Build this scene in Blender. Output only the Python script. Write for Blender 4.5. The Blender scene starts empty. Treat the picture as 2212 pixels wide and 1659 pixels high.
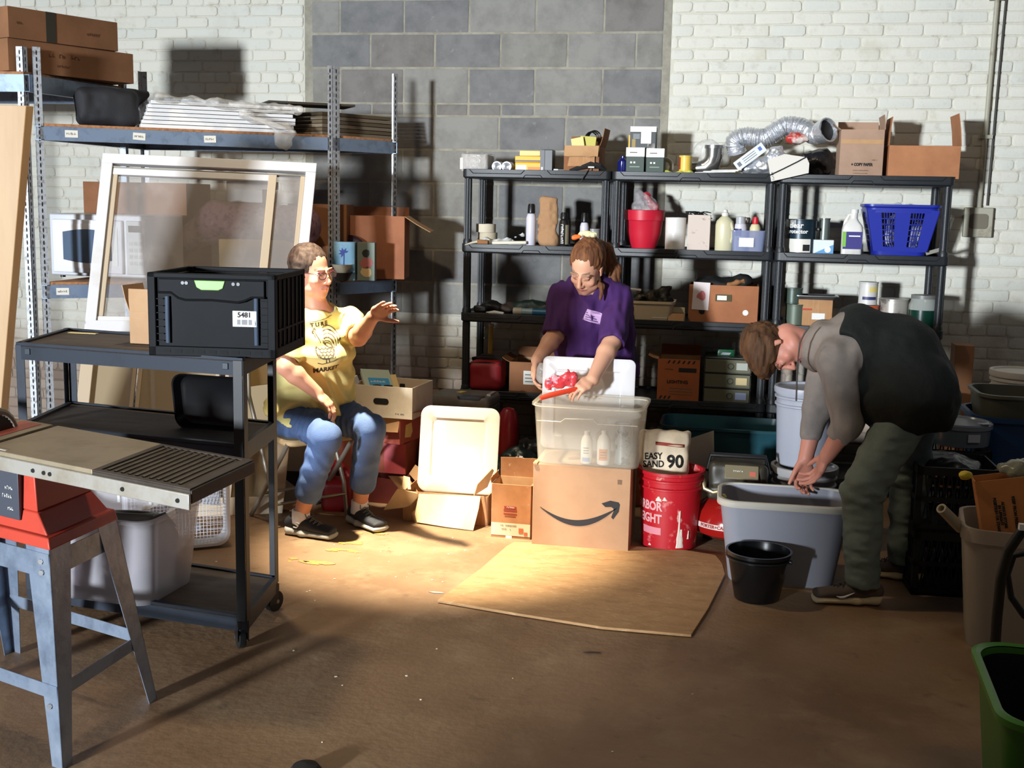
import bpy, bmesh, math, random
import numpy as np
from mathutils import Vector, Matrix, Euler
from mathutils.bvhtree import BVHTree
random.seed(7)
R = math.radians
C = bpy.context.scene.collection
sc = bpy.context.scene

# ---------------------------------------------------------------- camera
CAM_F, CAM_P, CAM_R, CAM_Y = 2550.0, R(8.9), R(1.2), R(-10.4)   # focal length in px of a 2212 px frame; pitch, roll, yaw
CAM_O = np.array([0.0, -7.17, 1.6])
def cam_axes():
    cy, sy = math.cos(CAM_Y), math.sin(CAM_Y)
    fw = np.array([sy*math.cos(CAM_P), cy*math.cos(CAM_P), -math.sin(CAM_P)])
    r0 = np.array([cy, -sy, 0.0]); u0 = np.cross(r0, fw)
    r = r0*math.cos(CAM_R) + u0*math.sin(CAM_R)
    u = -r0*math.sin(CAM_R) + u0*math.cos(CAM_R)
    return r, u, fw
AX_R, AX_U, AX_F = cam_axes()
cd = bpy.data.cameras.new('camera'); cam = bpy.data.objects.new('camera', cd); C.objects.link(cam)
cd.sensor_width = 36; cd.lens = 36*CAM_F/2212; cd.clip_start = 0.05
m = Matrix.Identity(4)
for i in range(3):
    m[i][0] = AX_R[i]; m[i][1] = AX_U[i]; m[i][2] = -AX_F[i]; m[i][3] = CAM_O[i]
cam.matrix_world = m
sc.camera = cam

# ---------------------------------------------------------------- light
wld = bpy.data.worlds.new('world'); sc.world = wld; wld.use_nodes = True
wld.node_tree.nodes['Background'].inputs[0].default_value = (0.62, 0.75, 1.0, 1)
wld.node_tree.nodes['Background'].inputs[1].default_value = 0.07
def light(name, kind, loc, target, energy, col, **k):
    l = bpy.data.lights.new(name, kind); o = bpy.data.objects.new(name, l); C.objects.link(o)
    l.energy = energy; l.color = col
    for a, b in k.items(): setattr(l, a, b)
    o.location = loc
    d = Vector(target) - Vector(loc)
    o.rotation_euler = d.to_track_quat('-Z', 'Y').to_euler()
    return o
# daylight from the open door behind and to the left of the camera
light('door_daylight', 'AREA', (-6.7, -16.5, 2.15), (0.2, 0, 1.7), 640, (0.86, 0.93, 1.0), shape='RECTANGLE', size=0.9, size_y=0.9, spread=R(75))
# the hanging lamp over the seated woman: wide dim glow and a narrow bright pool
light('hanging_lamp', 'SPOT', (-2.12, -2.48, 3.5), (-1.2, -2.3, 0), 120, (1.0, 0.80, 0.54), spot_size=R(150), spot_blend=0.9, shadow_soft_size=0.09)
light('hanging_lamp_beam', 'SPOT', (-2.12, -2.48, 3.52), (-1.32, -2.05, 0.15), 2800, (1.0, 0.88, 0.68), spot_size=R(30), spot_blend=0.9, shadow_soft_size=0.06)
# the warm ceiling light further into the room
light('ceiling_light', 'AREA', (1.6, -5.6, 4.2), (0.6, -2.2, 0), 16, (1.0, 0.78, 0.50), shape='RECTANGLE', size=1.6, size_y=0.4)
sc.view_settings.view_transform = 'Standard'; sc.view_settings.look = 'None'
sc.view_settings.exposure = 0.0; sc.view_settings.gamma = 1.0; sc.view_settings.use_curve_mapping = False

# ---------------------------------------------------------------- pixel -> place
def ray(x, y): return AX_F + AX_R*(x-1106)/CAM_F - AX_U*(y-829.5)/CAM_F
def atY(x, y, Y):
    d = ray(x, y); return Vector(CAM_O + d*((Y-CAM_O[1])/d[1]))
def atX(x, y, X):
    d = ray(x, y); return Vector(CAM_O + d*((X-CAM_O[0])/d[0]))
def atZ(x, y, Z=0.0):
    d = ray(x, y); return Vector(CAM_O + d*((Z-CAM_O[2])/d[2]))
def on(x, y, P):      # height at pixel row y over the ground point P
    d = ray(x, y); t = math.hypot(P[0]-CAM_O[0], P[1]-CAM_O[1])/math.hypot(d[0], d[1])
    return Vector(CAM_O + d*t)

# ---------------------------------------------------------------- materials
def lin(c):
    return tuple(v/12.92 if v <= 0.04045 else ((v+0.055)/1.055)**2.4 for v in c[:3]) + (1.0,)
def rgb(r, g, b): return (r/255, g/255, b/255)
MATS = {}
def M(name, col=(.5,.5,.5), rough=.6, metal=0.0, var=None, bump=None, trans=0.0, alpha=1.0, spec=None, vcol=False, coat=0, wear=None, translucent=0.0, sss=0.0, ior=None):
    """var=(col2, scale, lo, hi) noise mix; wear=(col, scale, lo, hi, stretch)"""
    if name in MATS: return MATS[name]
    mt = bpy.data.materials.new(name); mt.use_nodes = True; MATS[name] = mt
    nt = mt.node_tree; N = nt.nodes; L = nt.links; b = N['Principled BSDF']
    b.inputs['Roughness'].default_value = rough; b.inputs['Metallic'].default_value = metal
    b.inputs['Base Color'].default_value = lin(col)
    if spec is not None: b.inputs['Specular IOR Level'].default_value = spec
    if trans: b.inputs['Transmission Weight'].default_value = trans
    if ior: b.inputs['IOR'].default_value = ior
    if coat: b.inputs['Coat Weight'].default_value = coat
    if sss: b.inputs['Subsurface Weight'].default_value = sss; b.inputs['Subsurface Radius'].default_value = (.012,.005,.003); b.inputs['Subsurface Scale'].default_value = 1.0
    if alpha < 1: b.inputs['Alpha'].default_value = alpha
    tc = N.new('ShaderNodeTexCoord'); last = None
    if vcol:
        a = N.new('ShaderNodeAttribute'); a.attribute_name = 'Col'; last = a.outputs['Color']
    def mix(prev, c2, scale, lo, hi, stretch=(1,1,1), detail=5):
        mp = N.new('ShaderNodeMapping'); mp.inputs['Scale'].default_value = stretch
        L.new(tc.outputs['Object'], mp.inputs[0])
        n = N.new('ShaderNodeTexNoise'); n.inputs['Scale'].default_value = scale; n.inputs['Detail'].default_value = detail; n.inputs['Roughness'].default_value = .65
        L.new(mp.outputs[0], n.inputs['Vector'])
        r = N.new('ShaderNodeMapRange'); r.inputs['From Min'].default_value = lo; r.inputs['From Max'].default_value = hi
        L.new(n.outputs['Fac'], r.inputs['Value'])
        x = N.new('ShaderNodeMix'); x.data_type = 'RGBA'
        L.new(r.outputs[0], x.inputs['Factor'])
        if prev is None: x.inputs['A'].default_value = lin(col)
        else: L.new(prev, x.inputs['A'])
        x.inputs['B'].default_value = lin(c2)
        return x.outputs['Result']
    if var:
        vs = var if isinstance(var, list) else [var]
        for v in vs: last = mix(last, *v)
    if wear: last = mix(last, *wear)
    if last is not None: L.new(last, b.inputs['Base Color'])
    if bump:
        n = N.new('ShaderNodeTexNoise'); n.inputs['Scale'].default_value = bump[0]; n.inputs['Detail'].default_value = 6
        mp = N.new('ShaderNodeMapping'); L.new(tc.outputs['Object'], mp.inputs[0])
        if len(bump) > 2: mp.inputs['Scale'].default_value = bump[2]
        L.new(mp.outputs[0], n.inputs['Vector'])
        bp = N.new('ShaderNodeBump'); bp.inputs['Distance'].default_value = bump[1]; bp.inputs['Strength'].default_value = 1
        L.new(n.outputs['Fac'], bp.inputs['Height']); L.new(bp.outputs[0], b.inputs['Normal'])
    if translucent:
        t = N.new('ShaderNodeBsdfTranslucent'); t.inputs[0].default_value = lin(col)
        ms = N.new('ShaderNodeMixShader'); ms.inputs[0].default_value = translucent
        out = N['Material Output']; L.new(b.outputs[0], ms.inputs[1]); L.new(t.outputs[0], ms.inputs[2]); L.new(ms.outputs[0], out.inputs[0])
    return mt

# ---------------------------------------------------------------- mesh builder
class MB:
    def __init__(s): s.v = []; s.f = []; s.m = []
    def add(s, vs, fs, mi=0):
        o = len(s.v); s.v += [tuple(p) for p in vs]; s.f += [tuple(i+o for i in f) for f in fs]; s.m += [mi]*len(fs); return s
    def hexa(s, p, mi=0):      # p: 4 bottom (ccw) then 4 top
        return s.add(p, [(3,2,1,0),(4,5,6,7),(0,1,5,4),(1,2,6,5),(2,3,7,6),(3,0,4,7)], mi)
    def box(s, c, d, rot=None, mi=0):
        x, y, z = d[0]/2, d[1]/2, d[2]/2
        vs = [Vector(q) for q in ((-x,-y,-z),(x,-y,-z),(x,y,-z),(-x,y,-z),(-x,-y,z),(x,-y,z),(x,y,z),(-x,y,z))]
        if rot is not None:
            rm = rot if isinstance(rot, Matrix) else Euler(rot).to_matrix()
            vs = [rm @ v for v in vs]
        return s.hexa([v+Vector(c) for v in vs], mi)
    def bx(s, x0, x1, y0, y1, z0, z1, mi=0): return s.box(((x0+x1)/2,(y0+y1)/2,(z0+z1)/2),(x1-x0,y1-y0,z1-z0),None,mi)
    def rings(s, rs, cap0=True, cap1=True, mi=0, closed=False):
        n = len(rs[0]); vs = [p for r in rs for p in r]; fs = []
        m = len(rs)
        for i in range(m-1 if not closed else m):
            a, b = i*n, ((i+1) % m)*n
            for j in range(n): fs.append((a+j, a+(j+1) % n, b+(j+1) % n, b+j))
        if not closed:
            if cap0: fs.append(tuple(reversed(range(n))))
            if cap1: fs.append(tuple(range((m-1)*n, m*n)))
        return s.add(vs, fs, mi)
    def cyl(s, a, b, r0, r1=None, n=20, mi=0, cap=True):
        a, b = Vector(a), Vector(b); r1 = r0 if r1 is None else r1
        q = (b-a).to_track_quat('Z','Y')
        return s.rings([[c+q@Vector((r*math.cos(2*math.pi*i/n), r*math.sin(2*math.pi*i/n), 0)) for i in range(n)] for c, r in ((a,r0),(b,r1))], cap, cap, mi)
    def tube(s, pts, r, n=10, mi=0, closed=False, rr=None):
        P = [Vector(p) for p in pts]; rs = []; up = None
        for i, p in enumerate(P):
            t = (P[(i+1) % len(P)] - P[i-1]) if closed else (P[min(i+1,len(P)-1)] - P[max(i-1,0)])
            t.normalize()
            if up is None: up = t.orthogonal().normalized()
            up = (up - t*up.dot(t)).normalized(); sd = t.cross(up)
            q = rr[i] if rr else r
            rs.append([p + up*q*math.cos(2*math.pi*j/n) + sd*q*math.sin(2*math.pi*j/n) for j in range(n)])
        return s.rings(rs, True, True, mi, closed)
    def lathe(s, prof, n=32, c=(0,0,0), mi=0, sx=1, sy=1, rot=0, close=False):
        rs = [[(c[0]+r*sx*math.cos(2*math.pi*i/n+rot), c[1]+r*sy*math.sin(2*math.pi*i/n+rot), c[2]+z) for i in range(n)] for r, z in prof]
        return s.rings(rs, prof[0][0] > 1e-6, prof[-1][0] > 1e-6, mi, close)
    def prism(s, poly, t, mt=None, mi=0):   # poly in local xy, extruded 0..t along local z
        mt = mt or Matrix.Identity(4)
        return s.rings([[mt @ Vector((x,y,z)) for x,y in poly] for z in (0,t)], True, True, mi)
    def loft(s, secs, mi=0, cap0=True, cap1=True): return s.rings(secs, cap0, cap1, mi)
    def sheet(s, fn, nu, nv, mi=0):
        vs = [fn(i/nu, j/nv) for j in range(nv+1) for i in range(nu+1)]
        fs = [(j*(nu+1)+i, j*(nu+1)+i+1, (j+1)*(nu+1)+i+1, (j+1)*(nu+1)+i) for j in range(nv) for i in range(nu)]
        return s.add(vs, fs, mi)
def rrect(w, d, r, n=6):
    r = min(r, w/2-1e-4, d/2-1e-4); out = []
    for cx, cy, a0 in ((w/2-r,d/2-r,0),(-w/2+r,d/2-r,90),(-w/2+r,-d/2+r,180),(w/2-r,-d/2+r,270)):
        for i in range(n+1):
            a = R(a0+90*i/n); out.append((cx+r*math.cos(a), cy+r*math.sin(a)))
    return out
def tub(mb, w0, d0, w1, d1, h, r, t=.004, z0=0, rim=.012, rimh=.012, floor_t=.006, mi=0, n=6, rim_drop=.0):
    """open-topped tapered tub with wall thickness and an outward rim"""
    def ring(w, d, z, rr=r): return [(x, y, z) for x, y in rrect(w, d, rr, n)]
    secs = [ring(w0, d0, z0), ring(w1, d1, z0+h-rimh-rim_drop), ring(w1+2*rim, d1+2*rim, z0+h-rimh-rim_drop, r+rim), ring(w1+2*rim, d1+2*rim, z0+h, r+rim),
            ring(w1-2*t, d1-2*t, z0+h, r), ring(w0-2*t, d0-2*t, z0+floor_t, r)]
    return mb.rings(secs, True, True, mi)

def mesh_of(name, mb, mats, smooth=35):
    me = bpy.data.meshes.new(name); me.from_pydata([tuple(v) for v in mb.v], [], mb.f)
    for mt in (mats if isinstance(mats, (list,tuple)) else [mats]): me.materials.append(mt)
    if isinstance(mats, (list,tuple)) and len(mats) > 1: me.polygons.foreach_set('material_index', mb.m)
    bm = bmesh.new(); bm.from_mesh(me); bmesh.ops.recalc_face_normals(bm, faces=bm.faces[:]) ; bm.to_mesh(me); bm.free()
    me.update()
    if smooth:
        me.polygons.foreach_set('use_smooth', [True]*len(me.polygons)); me.set_sharp_from_angle(angle=R(smooth))
    return me
def obj(name, mb, mat, parent=None, loc=(0,0,0), rot=(0,0,0), bev=0, smooth=35, label=None):
    me = mb if isinstance(mb, bpy.types.Mesh) else mesh_of(name, mb, mat, smooth)
    o = bpy.data.objects.new(name, me); C.objects.link(o)
    o.location = loc; o.rotation_euler = rot
    if parent is not None: o.parent = parent
    if bev:
        b = o.modifiers.new('bevel', 'BEVEL'); b.width = bev; b.segments = 2; b.limit_method = 'ANGLE'; b.angle_limit = R(40)
    if label: o['label'] = label
    return o
def thing(name, label, cat, loc=(0,0,0), rz=0, group=None, rot=None):
    o = bpy.data.objects.new(name, None); C.objects.link(o); o.empty_display_size = .05
    o.location = loc; o.rotation_euler = rot if rot else (0,0,rz)
    o['label'] = label; o['category'] = cat
    if group: o['group'] = group
    return o
def tag(o, label, cat, group=None, kind=None):
    o['label'] = label; o['category'] = cat
    if group: o['group'] = group
    if kind: o['kind'] = kind
    return o
def struct(name, mb, mat, **k):
    o = obj(name, mb, mat, **k); o['kind'] = 'structure'; return o
def copy_thing(t, loc, rz=None, label=None, group=None):
    def cp(o, par):
        c = o.copy(); C.objects.link(c)
        if par is not None: c.parent = par
        for ch in [x for x in bpy.data.objects if x.parent == o and x is not c]: cp(ch, c)
        return c
    c = cp(t, None); c.location = loc
    if rz is not None: c.rotation_euler = (0,0,rz)
    if label: c['label'] = label
    if group: c['group'] = group
    return c

# text as real lettering meshes
def text_mesh(s, size, mat, depth=.0006, bold=0.0, align='CENTER', squeeze=1.0, space=1.0):
    cu = bpy.data.curves.new('lettering', 'FONT'); cu.body = s; cu.size = size; cu.extrude = depth; cu.offset = bold
    cu.align_x = align; cu.align_y = 'CENTER'; cu.resolution_u = 3; cu.space_line = space
    o = bpy.data.objects.new('lettering', cu); C.objects.link(o)
    dg = bpy.context.evaluated_depsgraph_get()
    me = bpy.data.meshes.new_from_object(o.evaluated_get(dg))
    bpy.data.objects.remove(o); bpy.data.curves.remove(cu)
    if squeeze != 1:
        for v in me.vertices: v.co.x *= squeeze
    me.materials.clear(); me.materials.append(mat)
    return me
def scribble(n, size, mat):
    """a row of small unreadable print marks"""
    mb = MB(); x = -n*size*.31
    for i in range(n):
        w = size*random.uniform(.30,.52); 
        if random.random() > .12:
            mb.bx(x,x+w*.25,-size*.35,size*.35*random.choice((1,.6)),0,.0006)
            k = random.uniform(-.3,.3)*size; mb.bx(x+w*.25,x+w,k,k+size*.16,0,.0006)
            if random.random() > .5: mb.bx(x+w*.75,x+w,-size*.35,k,0,.0006)
        x += size*.62
    return mesh_of('print', mb, mat, 0)
def text(s, size, mat, parent, loc, rot=(R(90),0,0), name='printed_lettering', **k):
    me = scribble(int(s[1:]), size, mat) if s[0] == '~' else text_mesh(s, size, mat, **k)
    return obj(name, me, mat, parent, loc, rot)
def drape(me, M4, target_bvh, direction, off=.002, sub=0):
    """press a flat mesh (placed by M4) along direction onto a surface"""
    bm = bmesh.new(); bm.from_mesh(me)
    bmesh.ops.triangulate(bm, faces=bm.faces[:])
    for _ in range(sub): bmesh.ops.subdivide_edges(bm, edges=[e for e in bm.edges if e.calc_length() > .012], cuts=1)
    d = Vector(direction).normalized()
    for v in bm.verts:
        p = M4 @ v.co
        hit = target_bvh.ray_cast(p - d*.4, d)
        v.co = (hit[0] - d*off) if hit[0] is not None else p
    bm.to_mesh(me); bm.free(); return me
def flat(polys, name='mark', t=.0008):
    mb = MB()
    for p in polys: mb.prism(p, t)
    return mb

# ---------------------------------------------------------------- organic shapes: smooth-blended distance field -> surface net
def _noise3(P, scale, seed=0):
    rs = np.random.RandomState(seed); G = rs.rand(24,24,24).astype(np.float32)
    q = P*scale; i = np.floor(q).astype(int); f = (q-i).astype(np.float32); f = f*f*(3-2*f); i %= 24; j = (i+1) % 24
    def g(a,b,c): return G[a,b,c]
    x0,y0,z0 = i[...,0],i[...,1],i[...,2]; x1,y1,z1 = j[...,0],j[...,1],j[...,2]
    fx,fy,fz = f[...,0],f[...,1],f[...,2]
    return (((g(x0,y0,z0)*(1-fx)+g(x1,y0,z0)*fx)*(1-fy)+(g(x0,y1,z0)*(1-fx)+g(x1,y1,z0)*fx)*fy)*(1-fz)
          + ((g(x0,y0,z1)*(1-fx)+g(x1,y0,z1)*fx)*(1-fy)+(g(x0,y1,z1)*(1-fx)+g(x1,y1,z1)*fx)*fy)*fz)*2-1
class SDF:
    def __init__(s, lo, hi, h):
        s.lo = np.array(lo, float); s.h = h; s.n = (np.ceil((np.array(hi)-s.lo)/h)+1).astype(int)
        s.d = np.full(s.n, .08, np.float32)
    def _sub(s, lo, hi):
        a = np.maximum(np.floor((np.array(lo)-s.lo)/s.h).astype(int), 0); b = np.minimum(np.ceil((np.array(hi)-s.lo)/s.h).astype(int)+1, s.n)
        if (b <= a).any(): return None, None
        ax = [s.lo[i]+s.h*np.arange(a[i], b[i]) for i in range(3)]
        P = np.stack(np.meshgrid(*ax, indexing='ij'), -1).astype(np.float32)
        return tuple(slice(a[i], b[i]) for i in range(3)), P
    def _mix(s, sl, d, k, op):
        c = s.d[sl]
        if op == 'add':
            h = np.clip(.5+.5*(c-d)/k, 0, 1); s.d[sl] = c*(1-h)+d*h - k*h*(1-h)
        elif op == 'sub':
            h = np.clip(.5-.5*(c+d)/k, 0, 1); s.d[sl] = c*(1-h)+(-d)*h + k*h*(1-h)
        elif op == 'int': s.d[sl] = np.maximum(c, d)
    def limb(s, a, b, ra, rb, lat=None, k=.015, op='add', infl=0):
        """tapered limb; ra/rb a radius or (radius along lat, radius across)"""
        a = np.array(a, float); b = np.array(b, float)
        ra = (ra, ra) if np.isscalar(ra) else ra; rb = (rb, rb) if np.isscalar(rb) else rb
        ra = np.array(ra)+infl; rb = np.array(rb)+infl
        mg = max(ra.max(), rb.max()) + k + s.h*3 + .02
        sl, P = s._sub(np.minimum(a,b)-mg, np.maximum(a,b)+mg)
        if sl is None: return s
        ax = b-a; L = np.linalg.norm(ax); L = max(L, 1e-5); z = ax/L if np.linalg.norm(ax) > 1e-6 else np.array([0,0,1.])
        if lat is None: lat = np.cross(z, [0.3,0.5,0.81])
        u = np.array(lat, float); u = u - z*(u@z); u /= np.linalg.norm(u); v = np.cross(z, u)
        Q = P - a; tz = Q@z; t = np.clip(tz/L, 0, 1); qu = Q@u; qv = Q@v; qw = tz - t*L
        r0 = ra[0]+(rb[0]-ra[0])*t; r1 = ra[1]+(rb[1]-ra[1])*t; rm = np.minimum(r0, r1)
        nn = np.sqrt((qu/r0)**2+(qv/r1)**2+(qw/rm)**2)
        d = ((nn-1)*rm).astype(np.float32)
        s._mix(sl, d, k, op); return s
    def ell(s, c, r, rot=None, k=.015, op='add', infl=0):
        c = np.array(c, float); r = np.array(r, float)+infl; mg = r.max()+k+s.h*3+.02
        sl, P = s._sub(c-mg, c+mg)
        if sl is None: return s
        Q = P-c
        if rot is not None: Q = Q @ np.array(rot)      # columns of rot = local axes
        k0 = np.sqrt(((Q/r)**2).sum(-1)); k1 = np.sqrt(((Q/(r*r))**2).sum(-1))+1e-9
        d = (k0*(k0-1)/k1).astype(np.float32)
        s._mix(sl, d, k, op); return s
    def box(s, c, hs, rot=None, rad=.01, k=.01, op='add'):
        c = np.array(c, float); hs = np.array(hs, float); mg = np.linalg.norm(hs)+rad+k+s.h*3
        sl, P = s._sub(c-mg, c+mg)
        if sl is None: return s
        Q = P-c
        if rot is not None: Q = Q @ np.array(rot)
        q = np.abs(Q)-(hs-rad)
        d = (np.sqrt((np.maximum(q,0)**2).sum(-1)) + np.minimum(q.max(-1), 0) - rad).astype(np.float32)
        s._mix(sl, d, k, op); return s
    def plane(s, p, n, k=.0):     # keep the side n points away from
        sl, P = s._sub(s.lo, s.lo+s.h*s.n); n = np.array(n, float); n /= np.linalg.norm(n)
        s.d[sl] = np.maximum(s.d[sl], ((P-np.array(p))@n).astype(np.float32)); return s
    def disp(s, fn, lo=None, hi=None):
        sl, P = s._sub(lo if lo is not None else s.lo, hi if hi is not None else s.lo+s.h*s.n)
        band = np.abs(s.d[sl]) < .05
        out = s.d[sl]; out[band] += fn(P[band]).astype(np.float32); s.d[sl] = out; return s
    def net(s):
        d = s.d.copy()
        for ax in range(3):
            i0 = [slice(None)]*3; i0[ax] = 0; d[tuple(i0)] = .05
            i0[ax] = -1; d[tuple(i0)] = .05
        nx, ny, nz = d.shape; ins = d < 0
        cnt = np.zeros((nx-1,ny-1,nz-1), np.int8)
        for o in np.ndindex(2,2,2): cnt += ins[o[0]:nx-1+o[0], o[1]:ny-1+o[1], o[2]:nz-1+o[2]]
        act = (cnt > 0) & (cnt < 8); idx = np.full(act.shape, -1, np.int64); cells = np.argwhere(act); idx[act] = np.arange(len(cells))
        acc = np.zeros((len(cells),3)); num = np.zeros(len(cells))
        for ax in range(3):
            for o in np.ndindex(2,2):
                c0 = np.zeros(3,int); oth = [i for i in range(3) if i != ax]; c0[oth[0]] = o[0]; c0[oth[1]] = o[1]; c1 = c0.copy(); c1[ax] = 1
                A = cells+c0; B = cells+c1; da = d[A[:,0],A[:,1],A[:,2]]; db = d[B[:,0],B[:,1],B[:,2]]
                mk = (da < 0) != (db < 0); t = np.where(mk, da/np.where(mk, da-db, 1), 0)
                acc[mk] += (A[mk] + (B[mk]-A[mk])*t[mk][:,None]); num[mk] += 1
        V = acc/num[:,None]*s.h + s.lo; F = []
        for ax in range(3):
            b1, b2 = (ax+1) % 3, (ax+2) % 3
            sl0 = [slice(None)]*3; sl1 = [slice(None)]*3; sl0[ax] = slice(0,-1); sl1[ax] = slice(1,None)
            a, b = ins[tuple(sl0)], ins[tuple(sl1)]; e = np.argwhere(a != b)
            e = e[(e[:,b1] > 0) & (e[:,b2] > 0) & (e[:,b1] < d.shape[b1]-1) & (e[:,b2] < d.shape[b2]-1)]
            q = []
            for s1, s2 in ((0,0),(1,0),(1,1),(0,1)):
                c = e.copy(); c[:,b1] -= s1; c[:,b2] -= s2; q.append(idx[c[:,0],c[:,1],c[:,2]])
            q = np.stack(q, 1); fl = a[e[:,0],e[:,1],e[:,2]]
            q[~fl] = q[~fl][:,::-1]; F.append(q)
        F = np.concatenate(F); F = F[(F >= 0).all(1)]
        return V, F
    def mesh(s, name, mat, origin=(0,0,0), colfn=None, relax=1):
        V, F = s.net()
        for _ in range(relax):      # light smoothing
            acc = np.zeros_like(V); n = np.zeros(len(V))
            for i in range(4):
                a, b = F[:,i], F[:,(i+1) % 4]
                np.add.at(acc, a, V[b]); np.add.at(n, a, 1); np.add.at(acc, b, V[a]); np.add.at(n, b, 1)
            V = V*.5 + .5*acc/n[:,None]
        me = bpy.data.meshes.new(name)
        me.vertices.add(len(V)); me.vertices.foreach_set('co', (V-np.array(origin)).astype(np.float32).ravel())
        me.loops.add(F.size); me.loops.foreach_set('vertex_index', F.ravel().astype(np.int32))
        me.polygons.add(len(F)); me.polygons.foreach_set('loop_start', np.arange(0,F.size,4,dtype=np.int32))
        me.polygons.foreach_set('loop_total', np.full(len(F),4,np.int32)) if hasattr(me.polygons[0],'loop_total') and False else None
        me.update(calc_edges=True); me.validate()
        me.polygons.foreach_set('use_smooth', [True]*len(me.polygons))
        for mt in (mat if isinstance(mat,(list,tuple)) else [mat]): me.materials.append(mt)
        if colfn is not None:
            col = np.ones((len(V),4), np.float32); col[:,:3] = colfn(V)
            at = me.color_attributes.new('Col', 'FLOAT_COLOR', 'POINT'); at.data.foreach_set('color', col.ravel())
        return me
def bvh_of(me, origin=(0,0,0)):
    o = Vector(origin)
    return BVHTree.FromPolygons([v.co+o for v in me.vertices], [tuple(p.vertices) for p in me.polygons])
# ================================================================ ROOM
cement = M('cement_joint', rgb(160,155,140), .95, var=(rgb(128,123,110), 9, .4, .7), bump=(60,.002))
def wall_mat(name, base, low, dark, dirt):
    """painted masonry: paint, darker flaking patches and grime towards the floor"""
    mt = M(name, base, .75, var=[(dark, 14, .56, .74), (dirt, 3.5, .55, .85)], bump=(70, .0018))
    nt = mt.node_tree; N = nt.nodes; L = nt.links; b = N['Principled BSDF']
    prev = b.inputs['Base Color'].links[0].from_socket
    tc = N.new('ShaderNodeTexCoord'); sp = N.new('ShaderNodeSeparateXYZ'); L.new(tc.outputs['Object'], sp.inputs[0])
    n = N.new('ShaderNodeTexNoise'); n.inputs['Scale'].default_value = 5; n.inputs['Detail'].default_value = 6; L.new(tc.outputs['Object'], n.inputs['Vector'])
    a = N.new('ShaderNodeMath'); a.operation = 'MULTIPLY_ADD'; a.inputs[1].default_value = .9; L.new(n.outputs['Fac'], a.inputs[0]); L.new(sp.outputs['Z'], a.inputs[2])
    r = N.new('ShaderNodeMapRange'); r.inputs['From Min'].default_value = 1.28; r.inputs['From Max'].default_value = .9; L.new(a.outputs[0], r.inputs['Value'])
    x = N.new('ShaderNodeMix'); x.data_type = 'RGBA'; L.new(r.outputs[0], x.inputs['Factor']); L.new(prev, x.inputs['A']); x.inputs['B'].default_value = lin(low)
    L.new(x.outputs['Result'], b.inputs['Base Color']); return mt
brick_paint = wall_mat('white_brick_paint', rgb(214,211,198), rgb(168,150,134), rgb(200,196,182), rgb(190,182,160))
brick_paint2 = wall_mat('white_brick_paint_b', rgb(209,208,197), rgb(158,138,122), rgb(190,186,172), rgb(198,194,182))
mortar_paint = wall_mat('painted_mortar', rgb(203,199,184), rgb(140,124,110), rgb(140,130,114), rgb(184,179,164))
cm = [M('block_grey_%d' % i, c, .95, var=[(d, 7, .42, .72), (rgb(150,150,146), 16, .64, .8)], bump=(90,.0015)) for i, (c, d) in enumerate([
    (rgb(134,133,129), rgb(112,111,109)), (rgb(124,123,122), rgb(102,102,102)), (rgb(138,136,129), rgb(118,115,109)), (rgb(126,122,117), rgb(104,100,96)), (rgb(142,140,134), rgb(122,120,116))])]
CX0, CX1, CZ0 = -2.666, -.412, .877
WZ = 3.5; WX0, WX1 = -7.5, 4.2
wall = MB()
def chip(x0, x1, z0, z1, dep, y, mi, jit=.002, ch=.006, rim=.0):
    j = lambda s=1: random.uniform(-jit, jit)*s
    p = [(x0+j(), z0+j()), (x1+j(), z0+j()), (x1+j(), z1+j()), (x0+j(), z1+j())]
    cx, cz = (x0+x1)/2, (z0+z1)/2
    def rg(ins, yy):
        out = []
        for i, (px, pz) in enumerate(p):
            sx, sz = (1 if px > cx else -1), (1 if pz > cz else -1)
            a = (px - sx*ins, yy, pz - sz*(ins+ch)); b2 = (px - sx*(ins+ch), yy, pz - sz*ins)
            out += [a, b2] if i in (0, 2) else [b2, a]
        return [out[0], out[1], out[2], out[3], out[4], out[5], out[6], out[7]]
    # order the octagon corners counter-clockwise
    def octo(ins, yy):
        q = []
        (ax, az), (bx_, bz), (cx_, cz_), (dx, dz) = p; c = ch
        q = [(ax+ins, az+ins+c), (ax+ins+c, az+ins), (bx_-ins-c, bz+ins), (bx_-ins, bz+ins+c), (cx_-ins, cz_-ins-c), (cx_-ins-c, cz_-ins), (dx+ins+c, dz-ins), (dx+ins, dz-ins-c)]
        return [(u, yy, v) for u, v in q]
    wall.rings([octo(0, y+.012), octo(0, y-dep*.5), octo(.003, y-dep*.85), octo(.008, y-dep)], False, True, mi)
# brick courses
pz = .0672; z = 0.0; row = 0
while z < WZ:
    head = row in (34, 27, 20, 13, 6, 41, 48)
    ln = .105 if head else .209
    x = WX0 + (0 if row % 2 else ln*.5) + random.uniform(-.01, .01)
    while x < WX1:
        l = ln*random.uniform(.96, 1.04); x0, x1 = x+.0035, x+l-.0035; x += l
        z0, z1 = z+.0035, z+pz-.0035
        if x1 < WX0+.05: continue
        if z1 > CZ0+.02:          # clip around the block infill
            if x0 < CX0 < x1 or (CX0-.03 < x0 < CX0): x1 = min(x1, CX0-.006)
            if x0 < CX1 < x1: x0 = CX1+.004
            if CX0-.02 < x0 and x1 < CX1+.02: continue
            if x1-x0 < .03: continue
        chip(x0, x1, z0, z1, random.uniform(.004, .009), 0, random.choice((0,0,1)), jit=.0028, ch=random.uniform(.006,.014))
    z += pz; row += 1
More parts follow.
